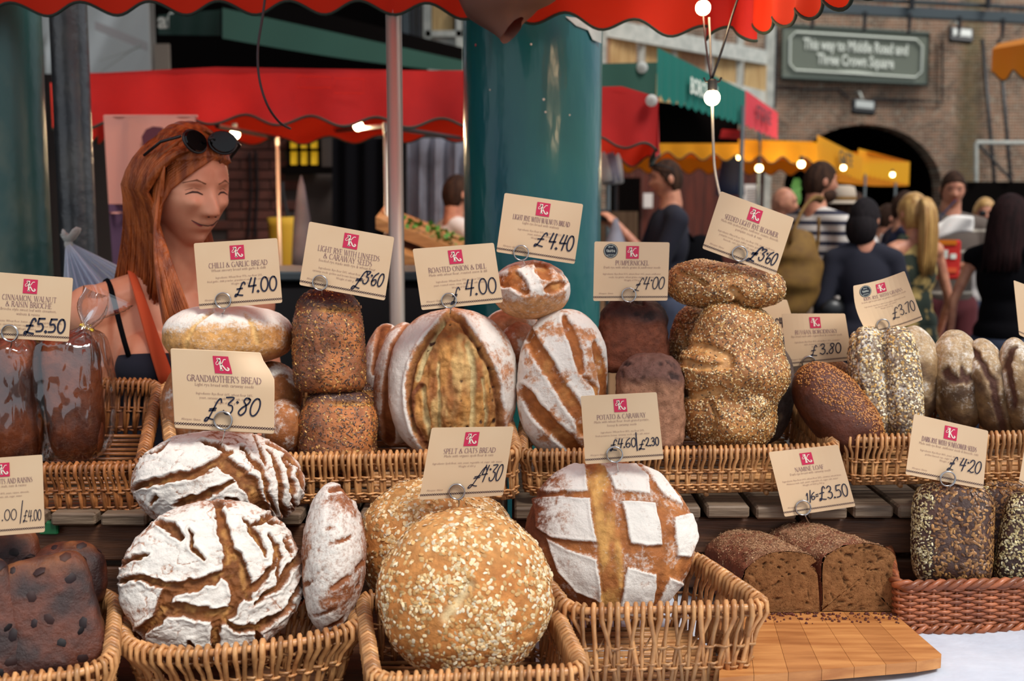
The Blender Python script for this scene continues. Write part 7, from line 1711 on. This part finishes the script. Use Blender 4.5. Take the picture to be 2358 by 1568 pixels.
# Roman capitals: (advance, thick strokes, thin strokes, serif feet)
CAPS = {
 'A': (.74, [[(.36, 1), (.68, 0)]], [[(.06, 0), (.36, 1)], [(.17, .34), (.56, .34)]], [(.06, 0), (.68, 0)]),
 'B': (.62, [[(.12, 0), (.12, 1)], arc(.26, .74, .22, .24, 60, -60), arc(.26, .25, .27, .25, 60, -60)], [[(.12, 1), (.3, 1)], [(.12, .5), (.34, .5)], [(.12, 0), (.34, 0)]], [(.12, 0), (.12, 1)]),
 'C': (.68, [arc(.40, .5, .34, .5, 115, 245)], [arc(.40, .5, .30, .5, 115, 40), arc(.40, .5, .30, .5, 245, 320)], []),
 'D': (.76, [[(.12, 0), (.12, 1)], arc(.28, .5, .40, .48, 62, -62)], [[(.12, 1), (.44, .96)], [(.12, 0), (.44, .04)]], [(.12, 0), (.12, 1)]),
 'E': (.58, [[(.12, 0), (.12, 1)]], [[(.12, 1), (.5, 1), (.5, .86)], [(.12, .52), (.42, .52)], [(.12, 0), (.52, 0), (.52, .15)]], [(.12, 0), (.12, 1)]),
 'F': (.54, [[(.12, 0), (.12, 1)]], [[(.12, 1), (.5, 1), (.5, .86)], [(.12, .52), (.42, .52)]], [(.12, 0), (.12, 1)]),
 'G': (.74, [arc(.40, .5, .34, .5, 115, 245), [(.64, .06), (.64, .42)]], [arc(.40, .5, .30, .5, 115, 40), arc(.40, .5, .30, .5, 245, 315)], [(.64, .42)]),
 'H': (.78, [[(.12, 0), (.12, 1)], [(.64, 0), (.64, 1)]], [[(.12, .52), (.64, .52)]], [(.12, 0), (.12, 1), (.64, 0), (.64, 1)]),
 'I': (.30, [[(.15, 0), (.15, 1)]], [], [(.15, 0), (.15, 1)]), 'J': (.34, [[(.2, .05), (.2, 1)]], [[(.2, .05), (.12, -.12), (.02, -.12)]], [(.2, 1)]),
 'K': (.68, [[(.12, 0), (.12, 1)], [(.28, .55), (.64, 0)]], [[(.12, .42), (.58, 1)]], [(.12, 0), (.12, 1), (.64, 0), (.58, 1)]),
 'L': (.56, [[(.12, 0), (.12, 1)]], [[(.12, 0), (.5, 0), (.5, .16)]], [(.12, 0), (.12, 1)]),
 'M': (.90, [[(.16, 1), (.44, .05)], [(.76, 0), (.76, 1)]], [[(.14, 0), (.16, 1)], [(.44, .05), (.74, 1)]], [(.14, 0), (.76, 0)]),
 'N': (.78, [[(.14, 1), (.64, 0)]], [[(.14, 0), (.14, 1)], [(.64, 0), (.64, 1)]], [(.14, 0), (.64, 1)]),
 'O': (.78, [arc(.39, .5, .33, .5, 125, 235), arc(.39, .5, .33, .5, -55, 55)], [arc(.39, .5, .33, .5, 55, 125), arc(.39, .5, .33, .5, 235, 305)], []),
 'P': (.58, [[(.12, 0), (.12, 1)], arc(.26, .73, .25, .26, 62, -62)], [[(.12, 1), (.34, .98)], [(.12, .47), (.34, .48)]], [(.12, 0), (.12, 1)]),
 'R': (.66, [[(.12, 0), (.12, 1)], arc(.26, .75, .23, .24, 62, -62), [(.32, .5), (.62, 0)]], [[(.12, 1), (.34, .98)], [(.12, .5), (.34, .52)]], [(.12, 0), (.12, 1), (.62, 0)]),
 'S': (.54, [[(.12, .80), (.18, .62), (.38, .42), (.44, .24)]], [arc(.28, .78, .17, .21, 40, 180), arc(.26, .22, .19, .22, 0, -150)], []),
 'T': (.64, [[(.32, 0), (.32, 1)]], [[(.04, .86), (.04, 1), (.60, 1), (.60, .86)]], [(.32, 0)]), 'U': (.76, [[(.12, 1), (.12, .3)]], [arc(.37, .28, .25, .28, 180, 360), [(.62, .28), (.62, 1)]], [(.12, 1), (.62, 1)]),
 'V': (.70, [[(.06, 1), (.36, 0)]], [[(.36, 0), (.64, 1)]], [(.06, 1), (.64, 1)]), 'W': (1.0, [[(.06, 1), (.30, 0)], [(.48, 1), (.72, 0)]], [[(.30, 0), (.48, 1)], [(.72, 0), (.94, 1)]], [(.06, 1), (.48, 1), (.94, 1)]),
 'Y': (.66, [[(.33, 0), (.33, .48)], [(.06, 1), (.33, .48)]], [[(.33, .48), (.60, 1)]], [(.33, 0), (.06, 1), (.60, 1)]), 'Q': (.78, [arc(.39, .5, .33, .5, 125, 235), arc(.39, .5, .33, .5, -55, 55), [(.4, .05), (.68, -.2)]], [arc(.39, .5, .33, .5, 55, 125), arc(.39, .5, .33, .5, 235, 305)], []),
 'X': (.66, [[(.06, 1), (.6, 0)]], [[(.06, 0), (.6, 1)]], [(.06, 1), (.6, 0), (.06, 0), (.6, 1)]), 'Z': (.6, [[(.54, 1), (.06, 0)]], [[(.06, 1), (.54, 1)], [(.06, 0), (.54, 0)]], []),
 '&': (.80, [[(.22, .78), (.70, .02)], arc(.28, .24, .20, .24, 110, 250)], [arc(.32, .80, .13, .19, -60, 220), [(.22, .45), (.42, .62)], [(.30, 0), (.48, .06), (.66, .36)]], []),
 "'": (.22, [[(.12, 1), (.10, .76)]], [], []), ',': (.22, [[(.12, .06), (.06, -.16)]], [], []), '.': (.22, [[(.11, 0), (.11, .05)]], [], []), '%': (.8, [arc(.2, .78, .12, .2, 0, 360)], [[(.1, 0), (.7, 1)], arc(.6, .2, .12, .2, 0, 360)], []),
 '1': (.4, [[(.2, 0), (.2, 1)]], [[(.2, 1), (.08, .85)]], [(.2, 0)]), '0': (.6, [arc(.3, .5, .24, .5, 125, 235), arc(.3, .5, .24, .5, -55, 55)], [arc(.3, .5, .24, .5, 55, 125), arc(.3, .5, .24, .5, 235, 305)], []), ' ': (.34, [], [], []), 'É': (.58, [[(.12, 0), (.12, 1)]], [[(.12, 1), (.5, 1), (.5, .86)], [(.12, .52), (.42, .52)], [(.12, 0), (.52, 0), (.52, .15)], [(.26, 1.1), (.4, 1.28)]], [(.12, 0), (.12, 1)]),
}
HAND = {
 '0': (.62, [arc(.3, .5, .25, .5, 70, 430, 16)]), '1': (.3, [[(.02, .7), (.16, 1), (.14, 0)]]), '2': (.6, [[(.06, .78), (.2, 1), (.42, .95), (.46, .68), (.24, .3), (.02, .04), (.16, .10), (.34, .0), (.56, .06)]]),
 '3': (.6, [[(.06, .98), (.50, .98), (.22, .60), (.46, .50), (.50, .24), (.34, .02), (.12, .04), (.0, .22)]]), '3r': (.6, [[(.08, .86), (.24, 1), (.44, .90), (.40, .66), (.20, .54), (.46, .46), (.50, .18), (.28, .0), (.04, .12)]]),
 '4': (.62, [[(.22, 1.0), (.06, .48), (.06, .42), (.56, .46)], [(.50, .98), (.42, .5), (.34, -.02)]]), '5': (.62, [[(.14, .96), (.10, .56), (.34, .60), (.50, .36), (.40, .08), (.06, .02)], [(.14, .96), (.54, .98)]]),
 '6': (.60, [[(.46, 1.0), (.18, .76), (.04, .36), (.14, .04), (.38, .02), (.50, .24), (.38, .46), (.14, .38), (.06, .26)]]), '7': (.56, [[(.04, .90), (.46, 1.0), (.34, .5), (.24, 0)]]),
 '8': (.62, [[(.50, .92), (.28, 1.0), (.18, .82), (.36, .58), (.42, .24), (.22, .0), (.04, .16), (.16, .42), (.44, .66), (.52, .90), (.40, 1.0)]]), '/': (.36, [[(.30, 1.35), (.16, -.35)]]), '|': (.3, [[(.14, 1.35), (.12, -.3)]]), '.': (.26, [[(.10, .02), (.12, .04)]]), '·': (.26, [[(.12, .72), (.14, .74)]]), '=': (.5, [[(.08, .62), (.40, .66)], [(.08, .36), (.40, .40)]]), ' ': (.3, []),
 '£': (.78, [[(.66, .86), (.56, 1.02), (.42, .90), (.30, .40), (.16, .0), (.02, -.06), (.08, .10), (.34, .02), (.62, -.02)], [(.10, .50), (.50, .54)]]), '£2': (.80, [[(.72, .92), (.62, 1.12), (.48, .96), (.34, .40), (.18, -.14), (.02, -.20), (.12, .0), (.36, -.08), (.52, -.10)], [(.16, .50), (.50, .56)], [(.14, .40), (.48, .45)]]),
}
def smooth2(p, n=5):
    if len(p) < 3: return p
    q = [np.array(a, float) for a in p]; out = []
    for i in range(len(q) - 1):
        p0 = q[max(i - 1, 0)]; p1 = q[i]; p2 = q[i + 1]; p3 = q[min(i + 2, len(q) - 1)]
        for s in np.linspace(0, 1, n + 1)[:-1]: out.append(.5 * (2 * p1 + (p2 - p0) * s + (2 * p0 - 5 * p1 + 4 * p2 - p3) * s * s + (3 * p1 - p0 - 3 * p2 + p3) * s ** 3))
    out.append(q[-1]); return out
class Flat:
    """flat strokes in card coordinates (millimetres, y down), mapped onto the curved card"""
    def __init__(s): s.V = []; s.F = []
    def stroke(s, pts, w, disc=True):
        p = [np.array(a, float) for a in pts]; n = len(p); b = len(s.V)
        for i in range(n):
            t = p[min(i + 1, n - 1)] - p[max(i - 1, 0)]; t = t / (np.hypot(*t) + 1e-9); q = np.array([-t[1], t[0]]) * w / 2
            if i == 0: s.V += [p[i] + q - t * w * .4, p[i] - q - t * w * .4]
            elif i == n - 1: s.V += [p[i] + q + t * w * .4, p[i] - q + t * w * .4]
            else: s.V += [p[i] + q, p[i] - q]
        for i in range(n - 1): s.F.append((b + 2 * i, b + 2 * i + 1, b + 2 * i + 3, b + 2 * i + 2))
    def poly(s, pts): b = len(s.V); s.V += [np.array(a, float) for a in pts]; s.F.append(tuple(range(b, b + len(pts))))
def caps_width(t): return sum(CAPS.get(c, CAPS[' '])[0] for c in t)
def caps(fl, text, cx, y, h, squeeze=1.0):
    """a line of capitals centred on cx with its baseline at y"""
    W = caps_width(text) * h * squeeze; x = cx - W / 2
    for c in text:
        adv, thick, thin, feet = CAPS.get(c, CAPS[' ']); M_ = lambda q: [(x + a * h * squeeze, y - b * h) for a, b in q]
        for t in thick: fl.stroke(M_(t), h * .105)
        for t in thin: fl.stroke(M_(t), h * .05)
        for a, b in feet: fl.stroke(M_([(a - .08, b), (a + .08, b)]), h * .04)
        x += adv * h * squeeze
def hand(fl, seq, x, y, h, slant=.18, w=.11, gap=0.0):
    tot = sum(HAND[c][0] for c in seq) * h + slant * h; k = min(1.0, (97 - x) / tot) * (1 if len(seq) > 1 else 1)
    for c in seq:
        adv, st = HAND[c]
        for t in st: fl.stroke([(x + (a + slant * b) * h * k, y - b * h) for a, b in smooth2(t)], h * w * (1.6 if c in '.·' else 1))
        x += (adv + gap) * h * k
    return x
_tc = {}
def small_glyphs(body):
    if body in _tc: return _tc[body]
    cu = bpy.data.curves.new('t', 'FONT'); cu.body = body; cu.size = 1; cu.align_x = 'CENTER'; cu.resolution_u = 1
    o = bpy.data.objects.new('tmp', cu); me = bpy.data.meshes.new_from_object(o); V = [np.array(v.co[:2]) for v in me.vertices]; F = [tuple(p.vertices) for p in me.polygons]
    bpy.data.objects.remove(o); bpy.data.meshes.remove(me); _tc[body] = (V, F); return V, F
def small(fl, body, cx, y, size, maxw):
    V, F = small_glyphs(body); w = max(v[0] for v in V) - min(v[0] for v in V); k = min(size * .92, maxw / w); b = len(fl.V)
    fl.V += [np.array([cx + v[0] * k, y - v[1] * size]) for v in V]; fl.F += [tuple(i + b for i in f) for f in F]
def card(label, cor, Y, title, sub, ing, price, ring=None, award=False, bend=0.0, curl=0, dY=(0, 0, 0, 0), shaft=None, cat='price card', logo=True, lw=1.0, border=True):
    """cor: TL, TR, BR, BL pixels; card coordinates run 0..100 across and 0..H down"""
    cor = [np.array(c, float) for c in cor]; yy = [Y + d for d in dY]
    wpx = (np.hypot(*(cor[1] - cor[0])) + np.hypot(*(cor[2] - cor[3]))) / 2; hpx = (np.hypot(*(cor[3] - cor[0])) + np.hypot(*(cor[2] - cor[1]))) / 2; H = 100 * hpx / wpx
    def at(x, y, off=0.0):
        u, v = x / 100, y / H
        p = (cor[0] * (1 - u) + cor[1] * u) * (1 - v) + (cor[3] * (1 - u) + cor[2] * u) * v; d = (yy[0] * (1 - u) + yy[1] * u) * (1 - v) + (yy[3] * (1 - u) + yy[2] * u) * v
        if curl: p = p - np.array([curl * u * u * (1 - sm(.0, .36, v)), 0]); d = d + .02 * sm(.55, 1, u) * (1 - sm(0, .4, v)) * (curl > 0)
        d = d + bend * math.sin(math.pi * u) - off
        if bend > .012: p = p + np.array([-10 * math.sin(math.pi * v) * (1 - u), 4 * math.sin(math.pi * u)])
        return P(p[0], p[1], d)
    base = at(50, H); o = thing('price_card', label, cat, base, 'price cards on the stall')
    rc = 2.2
    def edge(u, v):   # rounded corners
        x, y = u * 100, v * H; ex = min(x, 100 - x); ey = min(y, H - y)
        if ex < rc and ey < rc:
            dx, dy = rc - ex, rc - ey; r_ = max(dx, dy); L = math.hypot(dx, dy); k = r_ / L if L > 0 else 1; nx, ny = dx * k, dy * k
            x = rc - nx if x < 50 else 100 - rc + nx; y = rc - ny if y < H / 2 else H - rc + ny
        return at(x, y)
    us = [0, .4 * rc / 100, rc / 100] + list(np.linspace(.08, .92, 11)) + [1 - rc / 100, 1 - .4 * rc / 100, 1]; vs = [0, .4 * rc / H, rc / H] + list(np.linspace(.1, .9, 8)) + [1 - rc / H, 1 - .4 * rc / H, 1]
    V = np.array([edge(u, v) for v in vs for u in us]); nu, nv = len(us), len(vs); th = np.array([0, .0009, 0]); m = len(V)
    F = [(j * nu + i, (j + 1) * nu + i, (j + 1) * nu + i + 1, j * nu + i + 1) for j in range(nv - 1) for i in range(nu - 1)]
    ringi = [i for i in range(nu)] + [j * nu + nu - 1 for j in range(1, nv)] + [(nv - 1) * nu + i for i in range(nu - 2, -1, -1)] + [j * nu for j in range(nv - 2, 0, -1)]
    F = F + [tuple(i + m for i in reversed(f)) for f in F] + [(ringi[k], ringi[(k + 1) % len(ringi)], ringi[(k + 1) % len(ringi)] + m, ringi[k] + m) for k in range(len(ringi))]
    mesh('card_sheet', np.concatenate([V, V + th]), F, M['card'], o, smooth=bool(curl))
    def out(name, fl, mt, off, par=None, kind=None):
        if not fl.V: return None
        return mesh(name, [at(a, b, off) for a, b in fl.V], fl.F, mt, par or o)
    if logo:
        s0 = 17.0 * lw; x0, y0 = 51 - s0 / 2, H * .070
        f = Flat(); g_ = s0 / 6
        for i in range(6):
            for j in range(6): f.poly([(x0 + i * g_, y0 + j * g_), (x0 + i * g_, y0 + j * g_ + g_), (x0 + i * g_ + g_, y0 + j * g_ + g_), (x0 + i * g_ + g_, y0 + j * g_)])
        lg = out('logo_patch', f, M['logo'], .0007)
        f = Flat(); g = lambda q: [(x0 + a * s0, y0 + (1 - b) * s0) for a, b in q]
        f.stroke(g([(.40, .84), (.40, .20)]), s0 * .12); f.stroke(g([(.33, .20), (.50, .20)]), s0 * .05)
        f.stroke(g(smooth2([(.44, .50), (.56, .66), (.66, .80), (.78, .82)])), s0 * .05); f.stroke(g(smooth2([(.46, .52), (.58, .36), (.68, .22), (.80, .20), (.86, .28), (.80, .33)])), s0 * .085)
        f.stroke(g(smooth2([(.40, .78), (.30, .74), (.16, .62), (.14, .52), (.20, .49), (.30, .56), (.36, .72), (.32, .86), (.24, .86), (.26, .78), (.40, .74)])), s0 * .035)
        out('logo_letter', f, M['logo_w'], .0011, lg)
    f = Flat(); y = H * .070 + 17.0 * lw + 8.6 * (1 if len(title) < 3 else .9); th_ = 6.0
    for t in title:
        k = min(1.0, 74 / (caps_width(t) * th_)); caps(f, t, 51, y, th_, max(k, .62) * .98); y += 7.4
    out('title_lettering', f, M['title'], .0007)
    f = Flat(); y -= 3.0
    for t in sub: small(f, t, 51, y, 4.4, 78); y += 5.0
    y += 3.4
    for t in ing: small(f, t, 51, y, 3.4, 84); y += 4.2
    if border and title: small(f, 'Allergens: Gluten', 17, H * .885, 3.0, 22)
    out('small_print', f, M['small'], .0007)
    f = Flat()
    for (seq, x, yv, h, sl, w) in price: hand(f, seq, x, yv * H, h, sl, w)
    out('price_lettering', f, M['ink'], .0010)
    if border:
        f = Flat(); n = 38
        for i in range(n):
            cx = (i + .5) * 100 / n; cy = H * .935; q = 1.15
            f.stroke([(cx + q * a, cy + q * b) for a, b in ((-1, 0), (0, -1), (1, 0), (0, 1), (-1, 0))], .62)
            f.stroke([(cx + 1.32, cy - .5), (cx + 1.32, cy + .5)], .4)
        ob_ = out('chain_border', f, M['chain'], .0007)
    if award:
        f = Flat(); c0 = (22, H * .155); r_ = 9.5 if award is True else award; f.poly([(c0[0] + r_ * math.cos(a), c0[1] - r_ * math.sin(a)) for a in np.linspace(0, 2 * math.pi, 29)[:-1]]); bd = out('award_badge', f, M['cardedge'], .0008)
        f = Flat(); small(f, 'taste', c0[0], c0[1] + 1.6, 6.6, 15); small(f, 'great', c0[0], c0[1] - 4.6, 3.4, 9); small(f, 'gold 2013', c0[0], c0[1] + 6.4, 2.8, 12)
        f.stroke([(c0[0] + r_ * .88 * math.cos(a), c0[1] + r_ * .88 * math.sin(a)) for a in np.linspace(0, 2 * math.pi, 33)], .4); out('badge_lettering', f, M['signtext'], .0012, bd)
    if ring:
        rx, ry, rr = ring; Yr = Y + float(np.mean(dY)); c = P(rx, ry, Yr - .004 + bend * .8); r_ = rr * mpp(c); h = thing('wire_card_holder', 'steel wire ring holder gripping the card: ' + label.split(' card')[0].replace('price', '').strip(), 'card holder', c - [0, 0, r_], 'wire holders of the price cards')
        h['label'] = ' '.join(('steel wire ring holding the ' + label.split(',')[0]).split()[:15])
        pts = [c + np.array([r_ * math.cos(a), -.0015 + .0065 * (a - math.pi) / (4 * math.pi), r_ * math.sin(a)]) for a in np.linspace(-math.pi * .42, -math.pi * .42 + 3.9 * math.pi, 60)]
        mesh('ring', *tube(pts, .00125, 8), M['wire'], h, smooth=True)
        sx, sy = shaft or (rx + 4, ry + rr + 28); q = P(sx, sy, Yr + .012)
        mesh('shaft', *tube(bez([pts[0], (pts[0] + q) / 2 + [.001, 0, -.003], q], 8), .00125, 8), M['wire'], h, smooth=True)
    return o
P4 = ['£', ' ', '4', '.', '0', '0']
card('chilli and garlic bread price card, four pounds, over the pale golden loaf', [(446, 560), (638, 548), (650, 697), (459, 712)], 2.16, ['CHILLI & GARLIC BREAD'], ['Wheat savoury bread with garlic & chilli'], ['Ingredients: Wheat flour 77%, rye flour 23%,', 'fried garlic, chilli powder, granulated onion, salt, yeast, water.', 'Weight of 600 g'], [(['£'], 44, .835, 15, .25, .12), (['4', '.', '0', '0'], 60, .80, 17, .10, .11)], (514, 692, 18), shaft=(512, 722))
card('linseed and caraway price card, three pounds sixty, above the tall linseed loaf', [(712, 510), (908, 546), (886, 692), (689, 656)], 2.15, ['LIGHT RYE WITH LINSEEDS', '& CARAWAY SEEDS'], ['Seeded rye made with rye & wheat flour'], ['Ingredients: Rye flour 50%, wheat flour 30%, yeast,', 'caraway seeds, golden and brown linseeds, sugar, salt, water.', 'Weight of 680 g'], [(['£2'], 60, .86, 17, .22, .085), (['3', '·', '6', '0'], 71, .80, 15, .25, .10)], (737, 651, 17), shaft=(741, 680))
card('roasted onion and dill price card, four pounds, over the large burst loaf', [(950, 573), (1137, 559), (1158, 696), (971, 714)], 2.15, ['ROASTED ONION & DILL'], ['Made with wheat flour, roasted onion & dill'], ['Ingredients: Wheat flour 77%, rye flour 23%,', 'yeast, roasted onion, onion, dill leaves, salt, water.', 'Weight of 500 g'], [(['£2'], 37, .91, 15, .16, .09), (['4', '.', '0', '0'], 56, .83, 19, .10, .085)], (1034, 692, 17), shaft=(1036, 722))
card('walnut rye price card, four pounds forty, highest card against the teal column', [(1162, 444), (1343, 470), (1323, 608), (1143, 580)], 2.22, ['LIGHT RYE WITH WALNUTS BREAD'], ['Light rye bread with walnuts'], ['Ingredients: Rye flour 50%, wheat flour 42%,', 'yeast, walnuts, caraway.', 'Weight of 630 g'], [(['£'], 46, .79, 17, .25, .10), (['4', '.', '4', '0'], 63, .80, 19, .14, .10)], (1200, 582, 17), shaft=(1212, 612))
card('pumpernickel price card, four pounds, with a round black award badge', [(1369, 556), (1542, 558), (1537, 692), (1366, 693)], 2.24, ['PUMPERNICKEL'], ['Dark rye with whole grains & sunflower seeds'], ['Ingredients: Rye flour 51%, wheat flour 16%, yeast, sunflower', 'seeds, rye grains, wheat grains, sugar, salt, water.', 'Weight of 700 g'], [(['£2'], 54, .81, 14, .25, .075), (['4', '·', '0', '0'], 66, .80, 16, .18, .08)], (1448, 679, 16), shaft=(1450, 705), award=9.6)
card('seeded light rye bloomer price card, three pounds sixty, tilted over the top bloomer', [(1660, 440), (1829, 502), (1786, 634), (1617, 572)], 2.20, ['SEEDED LIGHT RYE BLOOMER'], ['Made with spelted grains, sunflower, sesame, linseeds,', 'pumpkin seeds & oats'], ['Ingredients: Mixed flour 73%, rye flour 17%, yeast, sunflower,', 'pumpkin seeds, poppy, millet, sesame, golden and brown', 'linseeds, oats, vegetable oil, sugar, salt, water.', 'Weight of 600 g'], [(['£2'], 59, .885, 17, .2, .12), (['3', '·', '6', '0'], 72, .86, 16, .22, .10)], (1703, 584, 17), shaft=(1690, 610))
card('floppy price card behind the seeded pile reading four pounds sixty', [(1680, 690), (1812, 690), (1837, 772), (1700, 785)], 2.43, [], [], [], [(['£'], 62, .78, 18, .1, .10), (['4', '.', '6', '0'], 76, .74, 17, .1, .10)], logo=False)
card('Russian Borodinsky price card, three pounds eighty, above the coriander loaf', [(1800, 722), (1946, 722), (1963, 829), (1812, 845)], 2.36, ['RUSSIAN BORODINSKY'], ['Rye bread made with organic flour & coriander seeds'], ['Ingredients: Rye flour 85%, wheat flour 15%, coriander,', 'malt, molasses, sugar, salt, water.', 'Weight of 700 g'], [(['£'], 38, .83, 15, .1, .10), (['3r', '.', '8', '0'], 52, .82, 16, .12, .10)], (1862, 835, 15), shaft=(1868, 860), bend=-.008)
card('curled price card with black badge, three pounds seventy, above the grain-crusted pair', [(1965, 658), (2083, 624), (2125, 736), (2000, 772)], 2.28, ['100% RYE WITH GRAINS'], ['Sourdough bread with rye grains, sunflower seeds'], ['Ingredients: Rye flour, whole rye grains, sunflower seeds,', 'rye, linseed, sugar, salt, water.', 'Weight of 500 g'], [(['£'], 54, .80, 18, .1, .075), (['3r', '.', '7', '0'], 68, .78, 19, .1, .075)], (2033, 749, 14), shaft=(2040, 772), award=11, bend=.014)
card('dark rye with sunflower seeds price card, four pounds twenty, right side', [(2105, 953), (2276, 992), (2264, 1126), (2085, 1092)], 2.04, ['DARK RYE WITH SUNFLOWER SEEDS'], ['Made with rye flour, sunflower seeds & linseeds, oats'], ['Ingredients: Rye flour 80%, yeast, water, sunflower seeds,', 'golden linseed, rye, sugar, linseeds, salt, water.', 'Weight of 500 g'], [(['£2'], 52, .76, 14, .15, .085), (['4', '·', '2', '0'], 66, .76, 16, .2, .085)], (2182, 1102, 17), shaft=(2186, 1130), bend=.006)
card('naminé loaf price card, one sixth for three pounds fifty, over the cut dark loaves', [(1770, 1041), (1930, 1024), (1970, 1166), (1807, 1190)], 2.08, ['NAMINÉ LOAF'], ['Dark rye bread with caraway seeds'], ['Ingredients: Rye flour 60%, wheat flour 20%, caraway, wheat bran,', 'Molasses malt, malt, yeast, vegetable oil, sugar, salt, water.', 'Weight of 3000 g, 500 g'], [(['1', '/', '6', '='], 36, .80, 10, .15, .13), (['£', '3r', '.', '5', '0'], 54, .82, 18, .10, .085)], (1849, 1169, 17), shaft=(1864, 1205), bend=.006)
card('potato and caraway price card with two prices, stuck in the flour-patched loaf', [(1337, 912), (1512, 903), (1528, 1057), (1348, 1069)], 1.855, ['POTATO & CARAWAY'], ['Made with wheat flour, fresh grated potato,', 'honey & caraway seeds'], ['Ingredients: Wheat flour 80%, rye flour 20%,', 'fresh potatoes, honey, caraway seeds, yeast, salt, water.', 'Weight of 1000 g'], [(['£'], 33, .82, 13, .08, .10), (['4', '.', '6', '0'], 43, .79, 11.5, .08, .11), (['|'], 66, .80, 14, .0, .10), (['£'], 70, .83, 11.5, .08, .11), (['2', '.', '3r', '0'], 79, .79, 10.5, .06, .12)], (1415, 1046, 18), shaft=(1424, 1085))
card('spelt and oats price card, four pounds thirty, in front of the reddish oat loaf', [(994, 985), (1183, 982), (1158, 1141), (965, 1151)], 1.83, ['SPELT & OATS BREAD'], ['Made with organic spelt flour & oats'], ['Ingredients: Spelt flour, oats, yeast, vegetable oil, sugar, salt, water.', 'Weight of 650 g'], [(['£2'], 57, .82, 19, .28, .065), (['4', '·', '3', '0'], 69, .78, 20, .26, .07)], (1052, 1132, 18), shaft=(1056, 1165))
card('grandmother\'s bread price card with a curled corner, three pounds eighty', [(392, 802), (633, 812), (631, 1000), (402, 986)], 1.90, ['GRANDMOTHER\'S BREAD'], ['Light rye bread with caraway seeds'], ['Ingredients: Rye flour 66%, wheat flour 34%,', 'yeast, caraway seeds, sugar, salt, water.', 'Weight of 800 g'], [(['£2'], 31, .84, 17, .30, .085), (['3', '·'], 49, .79, 17, .18, .085), (['8', '0'], 63, .79, 17, .30, .09)], (514, 968, 21), shaft=(508, 1024), curl=32)
card('cinnamon, walnut and raisin brioche price card, five pounds fifty, left edge', [(-28, 625), (168, 640), (158, 787), (-42, 776)], 2.10, ['CINNAMON, WALNUT', '& RAISIN BRIOCHE'], ['Brioche style sweet loaf with cinnamon,', 'walnuts & raisins'], ['Ingredients: Wheat flour, butter, yeast, eggs, vegetable oil, milk,', 'raisins, cinnamon, brown sugar, sugar, salt, sweet cinnamon.', 'Weight of 400 g'], [(['£'], 48, .90, 17, .10, .13), (['5', '.', '5', '0'], 61, .87, 16, .08, .13)], (23, 767, 19), shaft=(24, 800), lw=.98)
card('price card ending in \'and raisins\', cut off by the left edge above the fruit loaves', [(-90, 1060), (97, 1047), (103, 1225), (-84, 1240)], 1.72, ['RYE WITH NUTS AND RAISINS'], ['Rye bread with malt, nuts & raisins'], ['Ingredients: Rye flour 80%, yeast, raisins, almonds,', 'hazelnuts, walnuts, salt, sugar, water.'], [(['.', '0', '0'], 47, .81, 13, .06, .07), (['/'], 68, .80, 16, .06, .07), (['£', '4', '.', '0', '0'], 74, .84, 13, .06, .07)])
card('blank edge of a price card at the right edge above the rye loaves', [(2334, 645), (2480, 700), (2470, 830), (2347, 771)], 2.34, [], [], [], [], bend=.005)
card('blank edge of a price card at the right edge beside the sunflower card', [(2358, 1040), (2500, 1050), (2490, 1180), (2346, 1110)], 2.05, [], [], [], [], logo=False)
# ---------------------------------------------------------------- bake the modifiers of the figures into their meshes
bpy.context.view_layer.update()
dg_ = bpy.context.evaluated_depsgraph_get()
new = [(o, bpy.data.meshes.new_from_object(o.evaluated_get(dg_))) for o in REM]
for o, me in new:
    old = o.data; o.modifiers.clear(); o.data = me
    me.name = old.name; bpy.data.meshes.remove(old)
    if not me.materials: pass
    me.polygons.foreach_set('use_smooth', np.ones(len(me.polygons), bool))
